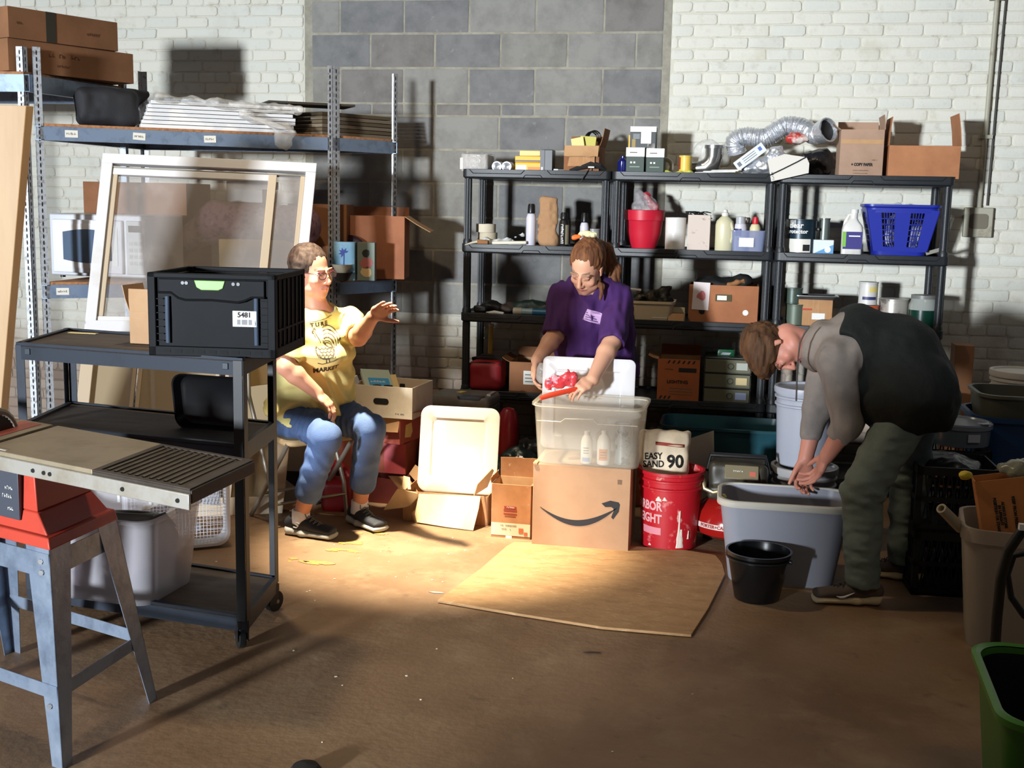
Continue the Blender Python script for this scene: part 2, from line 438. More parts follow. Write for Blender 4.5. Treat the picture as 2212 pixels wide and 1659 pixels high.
# grey block infill
lines = [WZ, 3.3888, 3.1856, 2.9824, 2.7792, 2.58, 2.376, 2.166, 2.093, 1.89, 1.688, 1.482, 1.28, 1.074, CZ0]
offs = [-2.24, -2.434, -2.24, -2.434, -2.434, -2.24, -2.434, -2.434, -2.24, -2.03, -2.24, -2.434, -2.24, -2.434]
for i in range(len(lines)-1):
    z1, z0 = lines[i], lines[i+1]; st = .2032 if z1-z0 < .1 else .4064
    x = offs[i]-.4064*3
    while x < CX1:
        x0, x1 = max(x+.006, CX0+.055), min(x+st-.006, CX1-.05); x += st
        if x1-x0 < .04: continue
        chip(x0, x1, z0+.007, z1-.007, .004, -.003, random.choice((3,4,5,6,7)), jit=.002, ch=.004)
wall.bx(WX0, WX1, .0, .2, 0, WZ, 2)
wall.bx(CX0+.004, CX1-.002, -.003, .01, CZ0+.004, WZ, 8)
wm = struct('wall_back', wall, [brick_paint, brick_paint2, mortar_paint]+cm+[cement], smooth=25)
wall_l = MB(); wall_l.bx(WX0-.2, WX0, -7.6, .2, 0, WZ)
struct('wall_left', wall_l, brick_paint2)

# floor
fl = M('concrete_floor', rgb(140,110,80), .62, var=[(rgb(112,84,56), 1.1, .42, .68), (rgb(156,130,98), 3.2, .5, .78), (rgb(86,64,44), 9, .60, .80), (rgb(170,148,116), 40, .66, .80)], bump=(34,.0025))
N = fl.node_tree.nodes; b = N['Principled BSDF']
nf = N.new('ShaderNodeTexNoise'); nf.inputs['Scale'].default_value = 3; nf.inputs['Detail'].default_value = 5
mr = N.new('ShaderNodeMapRange'); mr.inputs['From Min'].default_value = .35; mr.inputs['From Max'].default_value = .7; mr.inputs['To Min'].default_value = .42; mr.inputs['To Max'].default_value = .75
fl.node_tree.links.new(nf.outputs['Fac'], mr.inputs['Value']); fl.node_tree.links.new(mr.outputs[0], b.inputs['Roughness'])
f = MB(); f.bx(WX0, WX1, -9.5, .0, -.12, 0); struct('floor', f, fl)
# worn paint and scuff marks on the concrete
yel = M('worn_yellow_paint', rgb(188,148,52), .8, var=(rgb(140,116,80), 60, .4, .55))
wht = M('white_paint_fleck', rgb(226,218,196), .8)
def blob(cx, cy, r, n=14, k=.35, sx=1, sy=1, z=.0012):
    q = [random.uniform(1-k, 1+k) for i in range(n)]
    return [(cx+sx*r*math.cos(2*math.pi*i/n)*q[i], cy+sy*r*math.sin(2*math.pi*i/n)*q[i]) for i in range(n)]
mb = MB()
for px, py, r, sx, sy in ((745,1172,.05,1.4,.9),(735,1188,.03,1.6,.8),(668,1215,.045,1.7,.8),(640,1212,.03,1,.7),(790,1150,.03,2,.8),(905,1085,.05,1.5,1)):
    p = atZ(px, py)
    for k in range(5):
        mb.prism(blob(p.x+random.uniform(-.05,.05)*sx, p.y+random.uniform(-.03,.03), r*random.uniform(.3,.8), sx=sx, sy=sy), .001+.0004*k)
st = obj('paint_stain', mb, yel); tag(st, 'worn yellow paint marks on the concrete near the seated woman\'s shoes', 'paint mark', kind='stuff')
mb = MB()
for k in range(50):
    p = atZ(random.gauss(860,170), random.gauss(1210,45)) if k < 40 else atZ(random.uniform(500,1500), random.uniform(1400,1650))
    if p.y > -2.95 and p.x > -1.12: continue
    mb.prism(blob(p.x, p.y, random.uniform(.0015,.0045), 7), .002)
st = obj('paint_flecks', mb, wht); tag(st, 'scattered white specks and crumbs on the concrete floor', 'debris', kind='stuff')

# plywood sheet lying on the floor
ply = M('plywood', rgb(172,134,90), .7, var=[(rgb(146,108,68), 7, .45, .75, (1,2.5,1)), (rgb(196,164,120), 26, .55, .8, (1,2,1))], bump=(60,.001,(1,2,1)))
pts = [atZ(945,1303), atZ(1100,1330), atZ(1300,1362), atZ(1493,1378), atZ(1530,1320), atZ(1552,1276), atZ(1566,1245), atZ(1560,1222), atZ(1545,1204), atZ(1480,1193), atZ(1300,1180), atZ(1110,1176), atZ(1095,1184), atZ(1040,1232)]
mb = MB(); o0 = pts[0]
poly = [(p.x-o0.x, p.y-o0.y) for p in pts]
def warp(x, y): return .012 + .022*max(0, (-.75-(y+o0.y+1.95)))**1 * (0.6+.4*math.sin(3*x+1))
mb.rings([[(x, y, max(.001, warp(x,y)-.011)) for x, y in poly], [(x, y, warp(x,y)) for x, y in poly]], True, True)
o = obj('plywood_sheet', mb, ply, loc=(o0.x, o0.y, 0), bev=.002); tag(o, 'worn tan plywood sheet lying on the concrete floor in front of the cardboard boxes', 'plywood')

# conduit and outlet box on the wall
cgal = M('grey_painted_metal', rgb(168,164,146), .6, .1, var=(rgb(130,112,84), 12, .55, .75))
t = thing('outlet_box', 'square beige electrical outlet box on the brick wall under a vertical conduit pipe', 'outlet box', (1.36, 0, 1.44))
mb = MB(); mb.bx(-.078,.078,-.05,-.0075,0,.168); obj('cover', mb, cgal, t, bev=.006)
mb = MB(); mb.prism([(x, z) for x, z in rrect(.10,.085,.02)], .006, Matrix.Translation((0,-.0502,.09)) @ Matrix.Rotation(R(90),4,'X')); obj('socket_plate', mb, M('outlet_inner', rgb(112,104,88), .7), t)
mb = MB(); mb.tube([(0,-.03,.168),(.003,-.03,.6),(.012,-.03,2.05)], .0135); obj('conduit_pipe', mb, cgal, t)
for zz in (.55, 1.3):
    mb = MB(); mb.bx(-.03,.04,-.05,-.008,zz,zz+.02); obj('pipe_clamp', mb, cgal, t)
t = thing('vertical_cable', 'thin black cable running down the brick wall beside the conduit', 'cable', (1.405,0,1.62))
mb = MB(); mb.tube([(0,-.022,0),(.004,-.022,.6),(.02,-.022,1.87)], .006, 6); obj('cable', mb, M('black_cable', rgb(40,36,30), .6), t)

# unseen blocker added behind the camera, keeps door light off the right floor half
mb = MB(); mb.bx(-2.45, 4.0, -7.85, -7.75, 0, 1.50); struct('door_light_blocker', mb, brick_paint2)
# ================================================================ BLACK PLASTIC SHELVES
blk = M('black_shelf_plastic', rgb(33,36,39), .45, var=(rgb(44,46,47), 20, .5, .8), bump=(200,.0006))
blk2 = M('black_shelf_groove', rgb(16,17,19), .5)
LV = [1.765, 1.343, .945, .495, .10]      # top of each deck
SH_Y0, SH_Y1 = -.52, -.055                # front and back
def shelf_unit(x0, x1, label):
    t = thing('plastic_shelving_unit', label, 'shelf', (x0, SH_Y0, 0), group='black plastic shelving units along the back wall')
    W, D = x1-x0, SH_Y1-SH_Y0
    for k, z in enumerate(LV):
        mb = MB(); h = .052
        # tray with a raised lip around the top
        o = rrect(W, D, .03, 3)
        def rg(i, zz): return [(W/2+x*(1-2*i/W), D/2+y*(1-2*i/D), zz) for x, y in o]
        mb.rings([rg(.008, z-h), rg(0, z-h+.008), rg(0, z), rg(.010, z), rg(.014, z-.012), rg(.02, z-.012)], True, True)
        d = obj('deck', mb, blk, t, bev=.002)
        g = MB()
        for a0, a1 in ((.075,.40),(.60,.925)):   # moulded trapezoid grooves on the front lip
            for (p, q) in (((W*a0-.02, z-.004), (W*a0, z-.024)), ((W*a0, z-.024), (W*a1, z-.024)), ((W*a1, z-.024), (W*a1+.02, z-.004))):
                g.tube([(p[0],-.001,p[1]),(q[0],-.001,q[1])], .0022, 6)
        for (p, q) in (((W*.41, z-.05), (W*.43, z-.03)), ((W*.43, z-.03), (W*.53, z-.03)), ((W*.53, z-.03), (W*.55, z-.05))):
            g.tube([(p[0],-.001,p[1]),(q[0],-.001,q[1])], .0022, 6)
        obj('moulded_groove', g, blk2, d)
    for k in range(4):
        for (px, py) in ((.030,.036),(W-.030,.036),(.030,D-.036),(W-.030,D-.036)):
            mb = MB(); mb.lathe([(.020,LV[k+1]),(.020,LV[k]-.052)], 16, (px,py,0))
            for a in range(8):
                th = 2*math.pi*a/8; mb.cyl((px+.0195*math.cos(th),py+.0195*math.sin(th),LV[k+1]+.004),(px+.0195*math.cos(th),py+.0195*math.sin(th),LV[k]-.056),.0035,n=6)
            mb.lathe([(.026,LV[k+1]),(.026,LV[k+1]+.015),(.021,LV[k+1]+.03)], 16, (px,py,0))
            obj('post', mb, blk, t)
    for (px, py) in ((.030,.036),(W-.030,.036),(.030,D-.036),(W-.030,D-.036)):
        mb = MB(); mb.lathe([(.024,0),(.02,.05)], 14, (px,py,0)); obj('foot', mb, blk, t)
    return t
shelf_unit(-1.535, -.685, 'left black plastic shelving unit, standing before the grey block wall')
shelf_unit(-.682, .222, 'middle black plastic shelving unit holding the red flowerpot and the clear drawer box')
shelf_unit(.226, 1.140, 'right black plastic shelving unit with the blue laundry basket, behind the bending person')

# ================================================================ METAL STORAGE RACK ON THE LEFT
galv = M('galvanized_steel', rgb(150,160,172), .38, .75, var=[(rgb(110,118,128), 30, .45, .7), (rgb(190,196,200), 60, .6, .8)], bump=(120,.0006))
galv_white = M('worn_steel_angle', rgb(186,190,196), .45, .45, var=(rgb(116,112,104), 50, .5, .7))
beam_m = M('blue_grey_beam', rgb(128,146,170), .45, .35, var=(rgb(96,108,126), 14, .5, .75))
pboard = M('particle_board', rgb(172,122,82), .8, var=[(rgb(122,80,52), 60, .45, .7), (rgb(200,160,116), 150, .6, .75)])
hole_m = M('slot_dark', rgb(22,20,18), .9)
paper_label = M('paper_label', rgb(224,222,212), .7)
ink = M('grey_ink', rgb(96,92,88), .8); inkd = M('dark_ink', rgb(34,30,28), .8)
rackL = Vector((-3.475,-1.655)); rackR = Vector((-2.20,-.82)); rackRR = Vector((-1.95,-.41)); rackRL = Vector((-3.50,-.50))
ZT = 2.30
def angle_post(parent, P, H, a1, a2, wf=.038, wd=.038, mat=None):
    """perforated L-angle post: flanges along directions a1 and a2"""
    a1 = Vector((a1[0],a1[1],0)).normalized(); a2 = Vector((a2[0],a2[1],0)).normalized(); P = Vector((P[0],P[1],0)); th = .0028
    mb = MB()
    for d, w_, o_ in ((a1,wf,a2),(a2,wd,a1)):
        c = [P, P+d*w_, P+d*w_+o_*th, P+o_*th]
        mb.hexa(c + [q+Vector((0,0,H)) for q in c])
    for d, w_, o_ in ((a1,wf,a2),(a2,wd,a1)):
        n_ = -o_
        for k in range(int(H/.0325)):
            zc = .03+k*.0325
            c = P + d*w_*.5 + Vector((0,0,zc)); q = []
            for (u, v) in ((-.0038,0),(-.0022,.011),(.0022,.011),(.0038,0),(.0022,-.011),(-.0022,-.011)): q.append(c + d*u + Vector((0,0,v)) + n_*.0006)
            mb.rings([[p - n_*.001 for p in q], q], True, True, 1)
    return obj('post', mb, [mat or galv_white, hole_m], parent)
def beam(parent, A, B, z, h=.07, th=.03, side=1, name='beam'):
    A = Vector((A[0],A[1],0)); B = Vector((B[0],B[1],0)); d = (B-A).normalized(); n_ = Vector((-d.y,d.x,0))*side
    mb = MB()
    prof = [(0,0),(0,h),(th,h),(th,h-.004),(.004,h-.004),(.004,.004),(th,.004),(th,0)]
    mb.rings([[E_+n_*u+Vector((0,0,z-h+v)) for u, v in prof] for E_ in (A,B)], True, True)
    return obj(name, mb, beam_m, parent)
def deck(parent, pts, z, th=.014, mat=pboard):
    mb = MB(); mb.hexa([Vector((p[0],p[1],z)) for p in pts]+[Vector((p[0],p[1],z+th)) for p in pts]); return obj('deck', mb, mat, parent, bev=.0015)
t = thing('metal_storage_rack', 'tall galvanized metal rack holding the microwave and the stack of white panels', 'rack')
fd = (rackR-rackL).normalized(); bd = Vector((-fd.y, fd.x))
angle_post(t, rackL, ZT, fd, bd)
angle_post(t, rackR, ZT, -fd, (rackRR-rackR), .028, .05)
angle_post(t, rackRR, ZT+.0, (-1,0), -(rackRR-rackR).normalized(), .03, .03)
angle_post(t, rackRL, ZT, (1,0), (0,-1))
for z in (1.915, 1.115, .16):
    beam(t, rackL+fd*.02, rackR-fd*.02, z); beam(t, rackRL, rackRR, z, side=-1)
    beam(t, rackR, rackRR, z, side=1); beam(t, rackL, rackRL, z, side=-1)
    deck(t, [rackL+fd*.01+bd*.004, rackR-fd*.01+bd*.004, rackRR-Vector((.02,.01)), rackRL+Vector((.02,-.01))], z+.0)
ang = math.atan2(fd.y, fd.x)
def on_beam(px, z, s, nm='~5'):
    # price-tag style label on the front of a beam
    tt = (px)*1.0; P = rackL + fd*tt
    mb = MB(); mb.box((0,0,0), (.062,.0012,.036)); l = obj('beam_label', mb, paper_label, t, (P.x+fd.y*.0015, P.y-fd.x*.0015, z-.034), (0,R(s),ang))
    text(nm, .015, ink, l, (0,-.0012,0), name='label_print')
for a, s, z in ((.17,0,1.915),(.50,3,1.915),(.86,-2,1.915),(.10,0,1.115)): on_beam(a, z, s)

# neighbouring bay cut off at the frame's left edge
t2 = thing('metal_storage_rack', 'second galvanized rack at the left edge carrying the two long cardboard boxes', 'rack')
P2 = rackL + Vector((-.045,-.01))
angle_post(t2, P2, ZT, (-1,0), (0,1)); angle_post(t2, (-3.40,-.86), ZT-.0, (-1,0), (0,-1), .05, .03, galv)
angle_post(t2, P2+Vector((-1.2,-.35)), ZT, (1,0), (0,1))
for z in (2.165,):
    beam(t2, P2+Vector((-1.2,-.1)), P2, z, .085); beam(t2, P2+Vector((.03,.0)), Vector((-3.38,-.86)), z, .085, side=1)
    beam(t2, Vector((-4.6,-.86)), Vector((-3.4,-.86)), z, .08)
    deck(t2, [P2+Vector((-1.2,-.1)), P2, Vector((-3.41,-.86)), Vector((-4.6,-.86))], z)
# ================================================================ BUILDERS FOR CLUTTER
card = M('cardboard', rgb(178,134,92), .82, var=[(rgb(160,116,76), 4, .4, .75), (rgb(196,154,112), 50, .5, .8, (1,1,.1))])
card_in = M('cardboard_inside', rgb(188,148,106), .85, var=(rgb(166,124,84), 5, .45, .75))
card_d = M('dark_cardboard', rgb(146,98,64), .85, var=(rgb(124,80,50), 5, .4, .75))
card_o = M('orange_cardboard', rgb(176,112,58), .85, var=(rgb(156,96,48), 5, .4, .75))
card_w = M('white_cardboard', rgb(222,212,192), .75, var=(rgb(196,182,158), 5, .5, .8))
card_p = M('pink_cardboard', rgb(176,92,84), .8, var=(rgb(150,72,66), 5, .4, .75))
card_pale = M('pale_cardboard', rgb(222,192,146), .8, var=(rgb(200,168,124), 5, .45, .75))
tape_m = M('packing_tape', rgb(186,150,104), .3)
paper_w = M('white_paper', rgb(226,224,218), .7)
wht_pl = M('white_plastic', rgb(222,220,214), .4, var=(rgb(200,196,186), 9, .5, .8))
clear_pl = M('clear_tote_plastic', rgb(226,218,200), .35, alpha=.20, translucent=.08, spec=.4)
clear_pl2 = M('milky_tote_plastic', rgb(214,212,218), .42, alpha=.32, translucent=.15)
film = M('plastic_film', rgb(226,224,218), .12, alpha=.38, bump=(26,.012))
red_pl = M('red_plastic', rgb(170,26,34), .42, var=(rgb(140,20,28), 5, .5, .8))
blackp = M('black_plastic', rgb(20,21,23), .35)
blackm = M('matte_black', rgb(26,25,25), .85)
steel = M('bare_steel', rgb(170,170,172), .3, .9)
foil = M('crinkled_foil', rgb(226,228,232), .30, .75, bump=(55,.006))

def carton(name, label, loc, rz, w, d, h, mat=None, inner=None, flaps=None, cat='box', top=False, t=.004, group=None, tape=False, rot=None):
    """carton: walls, bottom, and flaps (front, back, left, right -> (length, outward angle from straight up))"""
    mat = mat or card; inner = inner or card_in
    T = thing(name, label, cat, loc, rz, group, rot)
    mb = MB()
    hw, hd = w/2, d/2
    o = [(-hw,-hd),(hw,-hd),(hw,hd),(-hw,hd)]; i_ = [(-hw+t,-hd+t),(hw-t,-hd+t),(hw-t,hd-t),(-hw+t,hd-t)]
    rs = [[(x,y,0) for x,y in o],[(x,y,h*.5) for x,y in o],[(x,y,h) for x,y in o]]
    if top: mb.rings(rs, True, True)
    else:
        mb.rings(rs+[[(x,y,h) for x,y in i_],[(x,y,t) for x,y in i_]], True, True)
    body = obj('body', mb, [mat], T, bev=.0015)
    if not top:
        mi = MB(); e = .0006
        mi.rings([[(x*(1-e/hw),y*(1-e/hd),t+.0006) for x,y in i_],[(x*(1-e/hw),y*(1-e/hd),h-.002) for x,y in i_]], True, False); obj('lining', mi, inner, T, smooth=0)
    if tape:
        mt_ = MB(); mt_.bx(-.025,.025,-hd-.0008,-hd,h*.72,h); mt_.bx(-.025,.025,-hd-.0008,hd,h,h+.0008); obj('tape', mt_, tape_m, T)
    for k, v in (flaps or {}).items():
        L, a = v[0], R(v[1]); mf = MB(); sp = .004
        s_, c_ = math.sin(a), math.cos(a); jag = v[2] if len(v) > 2 else 0
        def P(u, l, o_):   # u along the edge, l along the flap, o_ thickness
            out = l*s_ + o_*c_; up = l*c_ - o_*s_
            if k == 'front': return (u, -hd-out, h+up)
            if k == 'back': return (u, hd+out, h+up)
            if k == 'left': return (-hw-out, u, h+up)
            return (hw+out, u, h+up)
        e = hw if k in ('front','back') else hd; n = 8; row0 = []; row1 = []
        us = [-e+sp+(2*e-2*sp)*j/n for j in range(n+1)]
        Ls = [L*(1+random.uniform(-jag,jag)) if jag else L for _ in us]
        secs = []
        for u, l in zip(us, Ls): secs.append([P(u,0,0),P(u,l*.5,.003+random.uniform(-jag,jag)*.02),P(u,l,0),P(u,l,t*.8),P(u,l*.5,t*.8+.003),P(u,0,t*.8)])
        mf.rings(secs, True, True); obj('flap', mf, [inner if a > R(60) else mat], T)
    return T
def face_print(T, w, d, h, items, mat=None, face='front'):
    """lettering on a face: (string, size, u, v)"""
    for s_, size, u, v in items:
        if face == 'front': text(s_, size, mat or inkd, T, (u, -d/2-.0009, v))
        elif face == 'right': text(s_, size, mat or inkd, T, (w/2+.0009, u, v), (R(90),0,R(90)))
def patch(T, name, mat, u0, u1, v0, v1, d, face='front', w=0, r=0, label=None, t=.0012):
    mb = MB()
    if face == 'front': mb.bx(u0,u1,-d/2-t,-d/2+.0002,v0,v1)
    elif face == 'right': mb.bx(w/2-.0002,w/2+t,u0,u1,v0,v1)
    return obj(name, mb, mat, T, label=label)
def pail(T, r0, r1, h, mat, ribs=((.86,.95),), lid=False, handle=True, hmat=None, part='body', lip=.006):
    mb = MB(); rr = lambda z: r0+(r1-r0)*z/h
    prof = [(r0-.006,0),(r0,.006)]
    for a, b_ in ribs:
        prof += [(rr(h*a)-.001,h*a-.012),(rr(h*a)+lip,h*a-.008),(rr(h*a)+lip,h*a),(rr(h*a),h*a+.004)]
    prof += [(rr(h)-.0,h-.018),(r1+lip,h-.014),(r1+lip,h),(r1-.003,h),(r1-.004,h-.01),(r0-.003,.008),(.0001,.008)]
    mb.lathe(prof, 40); b_ = obj(part, mb, mat, T)
    if lid:
        ml = MB(); ml.lathe([(r1+.009,h-.022),(r1+.011,h-.004),(r1+.009,h+.008),(r1-.006,h+.008),(r1-.012,h-.002),(.0001,h-.002)], 40); obj('lid', ml, mat, T)
    return b_
def bail(T, r, z, drop=60, mat=None, wire=.0025, side=-1, grip=None):
    pts = []
    for i in range(17):
        a = math.pi*i/16; x = r*math.cos(a); s_ = r*math.sin(a)
        pts.append((x, side*s_*math.sin(R(drop)), z - s_*math.cos(R(drop))))
    mb = MB(); mb.tube(pts, wire, 8); hb = obj('handle', mb, mat or steel, T)
    for sx in (-1, 1):
        mm = MB(); mm.cyl((sx*(r-.004),0,z),(sx*(r+.008),0,z),.009,n=12); obj('handle_ear', mm, mat or steel, T)
    if grip:
        mm = MB(); mm.tube(pts[7:10], .008, 10); obj('grip', mm, grip, hb)
def wrap_label(T, name, mat, r, z0, z1, a0, a1, off=.0008, r1=None):
    mb = MB(); n = 18; r1 = r if r1 is None else r1
    A = [R(a0+(a1-a0)*i/n) for i in range(n+1)]
    ring = lambda rr, z, k: [(rr*math.sin(a), -rr*math.cos(a), z) for a in A]
    secs = []
    for a in A:
        s_, c_ = math.sin(a), -math.cos(a)
        secs.append([((r)*s_,(r)*c_,z0),((r+off)*s_,(r+off)*c_,z0),((r1+off)*s_,(r1+off)*c_,z1),((r1)*s_,(r1)*c_,z1)])
    mb.rings(secs, True, True); return obj(name, mb, mat, T)
def wrap_text(T, s_, size, mat, r, z, ang=0, off=.0016, taper=0, name='printed_lettering', **k):
    me = text_mesh(s_, size, mat, **k)
    for v in me.vertices:
        x, y, zz = v.co; rr = r+off+taper*y+zz*.5; a = x/r + R(ang)
        v.co = (rr*math.sin(a), -rr*math.cos(a), z+y)
    return obj(name, me, mat, T)
def bottle(label, loc, mat, prof, cap=None, cat='bottle', name='bottle', sx=1, sy=1, rz=0, cap_prof=None, group=None):
    T = thing(name, label, cat, loc, rz, group); mb = MB(); mb.lathe(prof, 28, sx=sx, sy=sy); obj('body', mb, mat, T)
    if cap_prof:
        mb = MB(); mb.lathe(cap_prof, 22, sx=1, sy=1); obj('cap', mb, cap or wht_pl, T)
    return T
def canister(label, loc, r, h, mat, lidmat=None, name='paint_can', cat='can', group=None, rz=0, handle=False):
    T = thing(name, label, cat, loc, rz, group); mb = MB()
    mb.lathe([(r-.002,0),(r+.001,.001),(r+.001,.005),(r-.001,.007),(r-.001,h-.008),(r+.0015,h-.006),(r+.0015,h),(r-.004,h),(r-.006,h-.004)]+([(.0001,h-.004)]), 32); obj('body', mb, mat, T)
    mb = MB(); mb.lathe([(r-.007,h-.0035),(r-.007,h-.001),(r-.012,h+.0005),(.0001,h-.001)], 32); obj('lid', mb, lidmat or steel, T)
    if handle: bail(T, r+.003, h*.72, 25, steel, .0018)
    return T
def spray_can(label, loc, r, h, mat, capmat, cap_h=.04, group=None):
    T = thing('spray_can', label, 'spray can', loc, 0, group)
    mb = MB(); mb.lathe([(r-.002,0),(r,.003),(r,h-.03),(r*.82,h-.01),(r*.6,h-.004),(r*.6,h),(.0001,h)], 28); obj('body', mb, mat, T)
    mb = MB(); mb.lathe([(r*.62,h-.006),(r*.78,h),(r*.72,h+cap_h*.8),(r*.55,h+cap_h),(.0001,h+cap_h)], 24); obj('cap', mb, capmat, T)
    return T
def crumple(lo, hi, base, amp, scale, h, name, mat, seed=0, shapes=None, origin=(0,0,0), relax=1, colfn=None):
    s = SDF(lo, hi, h); shapes(s); s.disp(lambda P: amp*_noise3(P, scale, seed)+amp*.5*_noise3(P, scale*2.3, seed+1)); return s.mesh(name, mat, origin, relax=relax, colfn=colfn)
def pt(px, py, Y): return atY(px, py, Y)
# ================================================================ THINGS ON THE BLACK SHELVES
def slot(px0, px1, ytop, Y, lv, ybase=None):
    z = LV[lv]-.012
    yb = ybase or (ytop+40)
    a = atY(px0, yb, Y); b_ = atY(px1, yb, Y); tp = atY((px0+px1)/2, ytop, Y)
    return (a.x+b_.x)/2, b_.x-a.x, z, tp.z-z
# ---- top deck, left unit
x,w_,z,h = slot(1003,1062,333,-.40,0)
T = thing('plastic_film_roll_pack', 'clear film wrapped grey pack at the left end of the top shelf', 'pack', (x,-.40,z))
mb = MB(); mb.box((0,0,h/2),(w_*.92,.2,h*.9)); obj('pack', mb, M('grey_pack', rgb(146,140,136), .6), T, bev=.012)
mb = MB(); mb.rings([[(xx,yy,zz+random.uniform(-.004,.004)) for xx,yy in rrect(w_*s_,.215*s_,.02,3)] for zz,s_ in ((.001,.98),(h*.3,1.02),(h*.7,1),(h*.97,.98),(h+.004,.8))]); obj('wrap', mb, film, T)
mb = MB(); mb.bx(-w_/2-.002,-w_/2+.016,-.104,-.101,.01,h*.75); obj('end_label', mb, paper_w, T)
for i, px in enumerate((1077, 1098)):
    x = atY(px, 350, -.44).x
    T = thing('duct_end_cap', ('left','right')[i]+' one of the two round silver caps on the top shelf', 'cap', (x,-.44,LV[0]-.012), group=None)
    mb = MB()
    r = .029; prof = [(r,0),(r,.10),(r-.002,.102),(r-.006,.102),(r-.012,.09),(.010,.086),(.0001,.080)]
    vs = [[(rr*math.cos(2*math.pi*k/28), -yy+.05, r+rr*math.sin(2*math.pi*k/28)) for k in range(28)] for rr, yy in prof]
    mb.rings(vs, True, True); obj('cap', mb, M('silver_cap', rgb(206,208,212), .28, .7), T)
ye = M('yellow_packaging', rgb(238,178,44), .5); ye2 = M('pale_yellow_pack', rgb(232,210,140), .6)
for i, (a, b_, y1, y0, m_, lb) in enumerate(((1113,1169,352,368,ye,'yellow and white box at the bottom of the small stack on the top shelf'),
                                (1113,1169,337,347,ye,'flat yellow box in the middle of the small stack on the top shelf'),
                                (1123,1168,328,337,ye2,'cream coloured packet on top of the yellow boxes'))):
    A = atY(a,y0,-.44); B = atY(b_,y1,-.44); hh = atY(a,y1,-.44).z-A.z if i else atY(a,350,-.44).z-(LV[0]-.012)
    zb = (LV[0]-.012) if i == 0 else zt; zt = zb+ (.055,.036,.03)[i]
    T = thing('packaging_box', lb, 'box', ((A.x+B.x)/2,-.40,zb), 0)
    ww = B.x-A.x
    mb = MB(); mb.bx(-ww/2,ww/2,-.05,.07,0,zt-zb-.0005); obj('carton', mb, m_, T, bev=.004)
    if i == 0: patch(T, 'label', paper_w, -ww/2+.006, -.008, .01, .04, .10); patch(T, 'brand_panel', M('amber_print', rgb(206,128,30), .5), .0, ww/2-.006, .006, .03, .10)
    if i == 1: patch(T, 'stripe', M('grey_print', rgb(120,112,110), .6), -ww/2+.002, ww/2-.002, .004, .013, .10)
x,w_,z,h = slot(1171,1196,324,-.42,0)
T = thing('dark_box', 'upright black box beside the yellow packets on the top shelf', 'box', (x,-.42,z))
mb = MB(); mb.bx(-.034,.034,-.05,.05,0,h); obj('carton', mb, blackp, T, bev=.003)
mb = MB(); mb.bx(-.036,-.012,-.054,-.05,.004,h-.002); obj('side_panel', mb, M('grey_panel', rgb(96,98,104), .5), T)
mb = MB(); mb.bx(-.030,-.020,-.056,-.054,.01,.03); obj('sticker', mb, paper_w, T)
T = thing('small_adapter', 'small black adapter with a white sticker lying on the top shelf', 'adapter', (atY(1204,362,-.44).x,-.44,LV[0]-.012))
mb = MB(); mb.bx(-.02,.055,-.025,.025,0,.022); obj('case', mb, blackp, T, bev=.004); mb = MB(); mb.bx(-.017,.008,-.0265,-.025,.003,.02); obj('sticker', mb, paper_w, T)
# brown carton with cables and packets
x,w_,z,h = slot(1224,1300,303,-.40,0)
T = carton('open_carton', 'brown carton overflowing with cables and cream packets on the top shelf', (x,-.38,z), R(-3), w_*1.0, .20, h*.82, card_d, card_in, {'front':(.065,158,.05),'right':(.10,14),'back':(.06,-10)})
mb = MB(); mb.prism([(a*.055,b_*.03) for a,b_ in ((-1.4,-1),(1.4,-.9),(1.4,1),(.9,1.1),(-1.2,.9))], .003, Matrix.Translation((0,-.11,h*.36)) @ Matrix.Rotation(R(90),4,'X')); obj('torn_patch', mb, card, T)
for i,(dx,dz,s_,ry) in enumerate(((-.035,.10,.055,-12),(.02,.075,.07,4),(.045,.105,.04,10))):
    q = thing('paper_packet', ('cream packet leaning at the left in the brown carton on the top shelf','pale yellow packet across the front of the brown carton on the top shelf','small cream packet at the back of the brown carton on the top shelf')[i], 'packet', (x+dx,-.43+.02*i,z+h*.62+dz*.25))
    mb = MB(); mb.box((0,0,s_*.55),(s_*1.3,.012,s_),(R(-15),R(ry),0)); obj('packet', mb, (ye2, M('lime_pack', rgb(196,190,96), .6), M('cream_pack', rgb(222,212,176), .7))[i], q, bev=.002)
q = thing('cable_coil', 'black cable coil sticking out of the brown carton on the top shelf', 'cable', (x+.03,-.36,z+h*.8))
mb = MB()
for k in range(3): mb.tube([(.035*math.cos(2*math.pi*i/20)+.01*k, .004*k+.01*math.sin(i), .045+.04*math.sin(2*math.pi*i/20)+.004*k) for i in range(20)], .004, 6, closed=True)
obj('cable', mb, blackp, q)
q = thing('black_power_cord', 'black cord and plug pack draped over the edge of the top shelf', 'cord', (x+.02,-.51,z))
mb = MB(); mb.tube([(-.09,.03,.012),(-.03,.03,.03),(.03,.02,.046),(.08,.03,.04),(.11,.05,.02)], .016, 8, rr=[.008,.014,.02,.018,.008]); obj('cord_bundle', mb, blackm, q)
mb = MB(); mb.tube([(.03,0,.03),(.02,-.018,.012),(.0,-.022,-.02),(-.02,-.02,-.055),(-.035,-.02,-.058)], .003, 6); obj('cord_end', mb, blackp, q)
mb = MB(); mb.bx(.018,.052,-.006,-.003,.028,.036); obj('cord_tag', mb, paper_w, q)
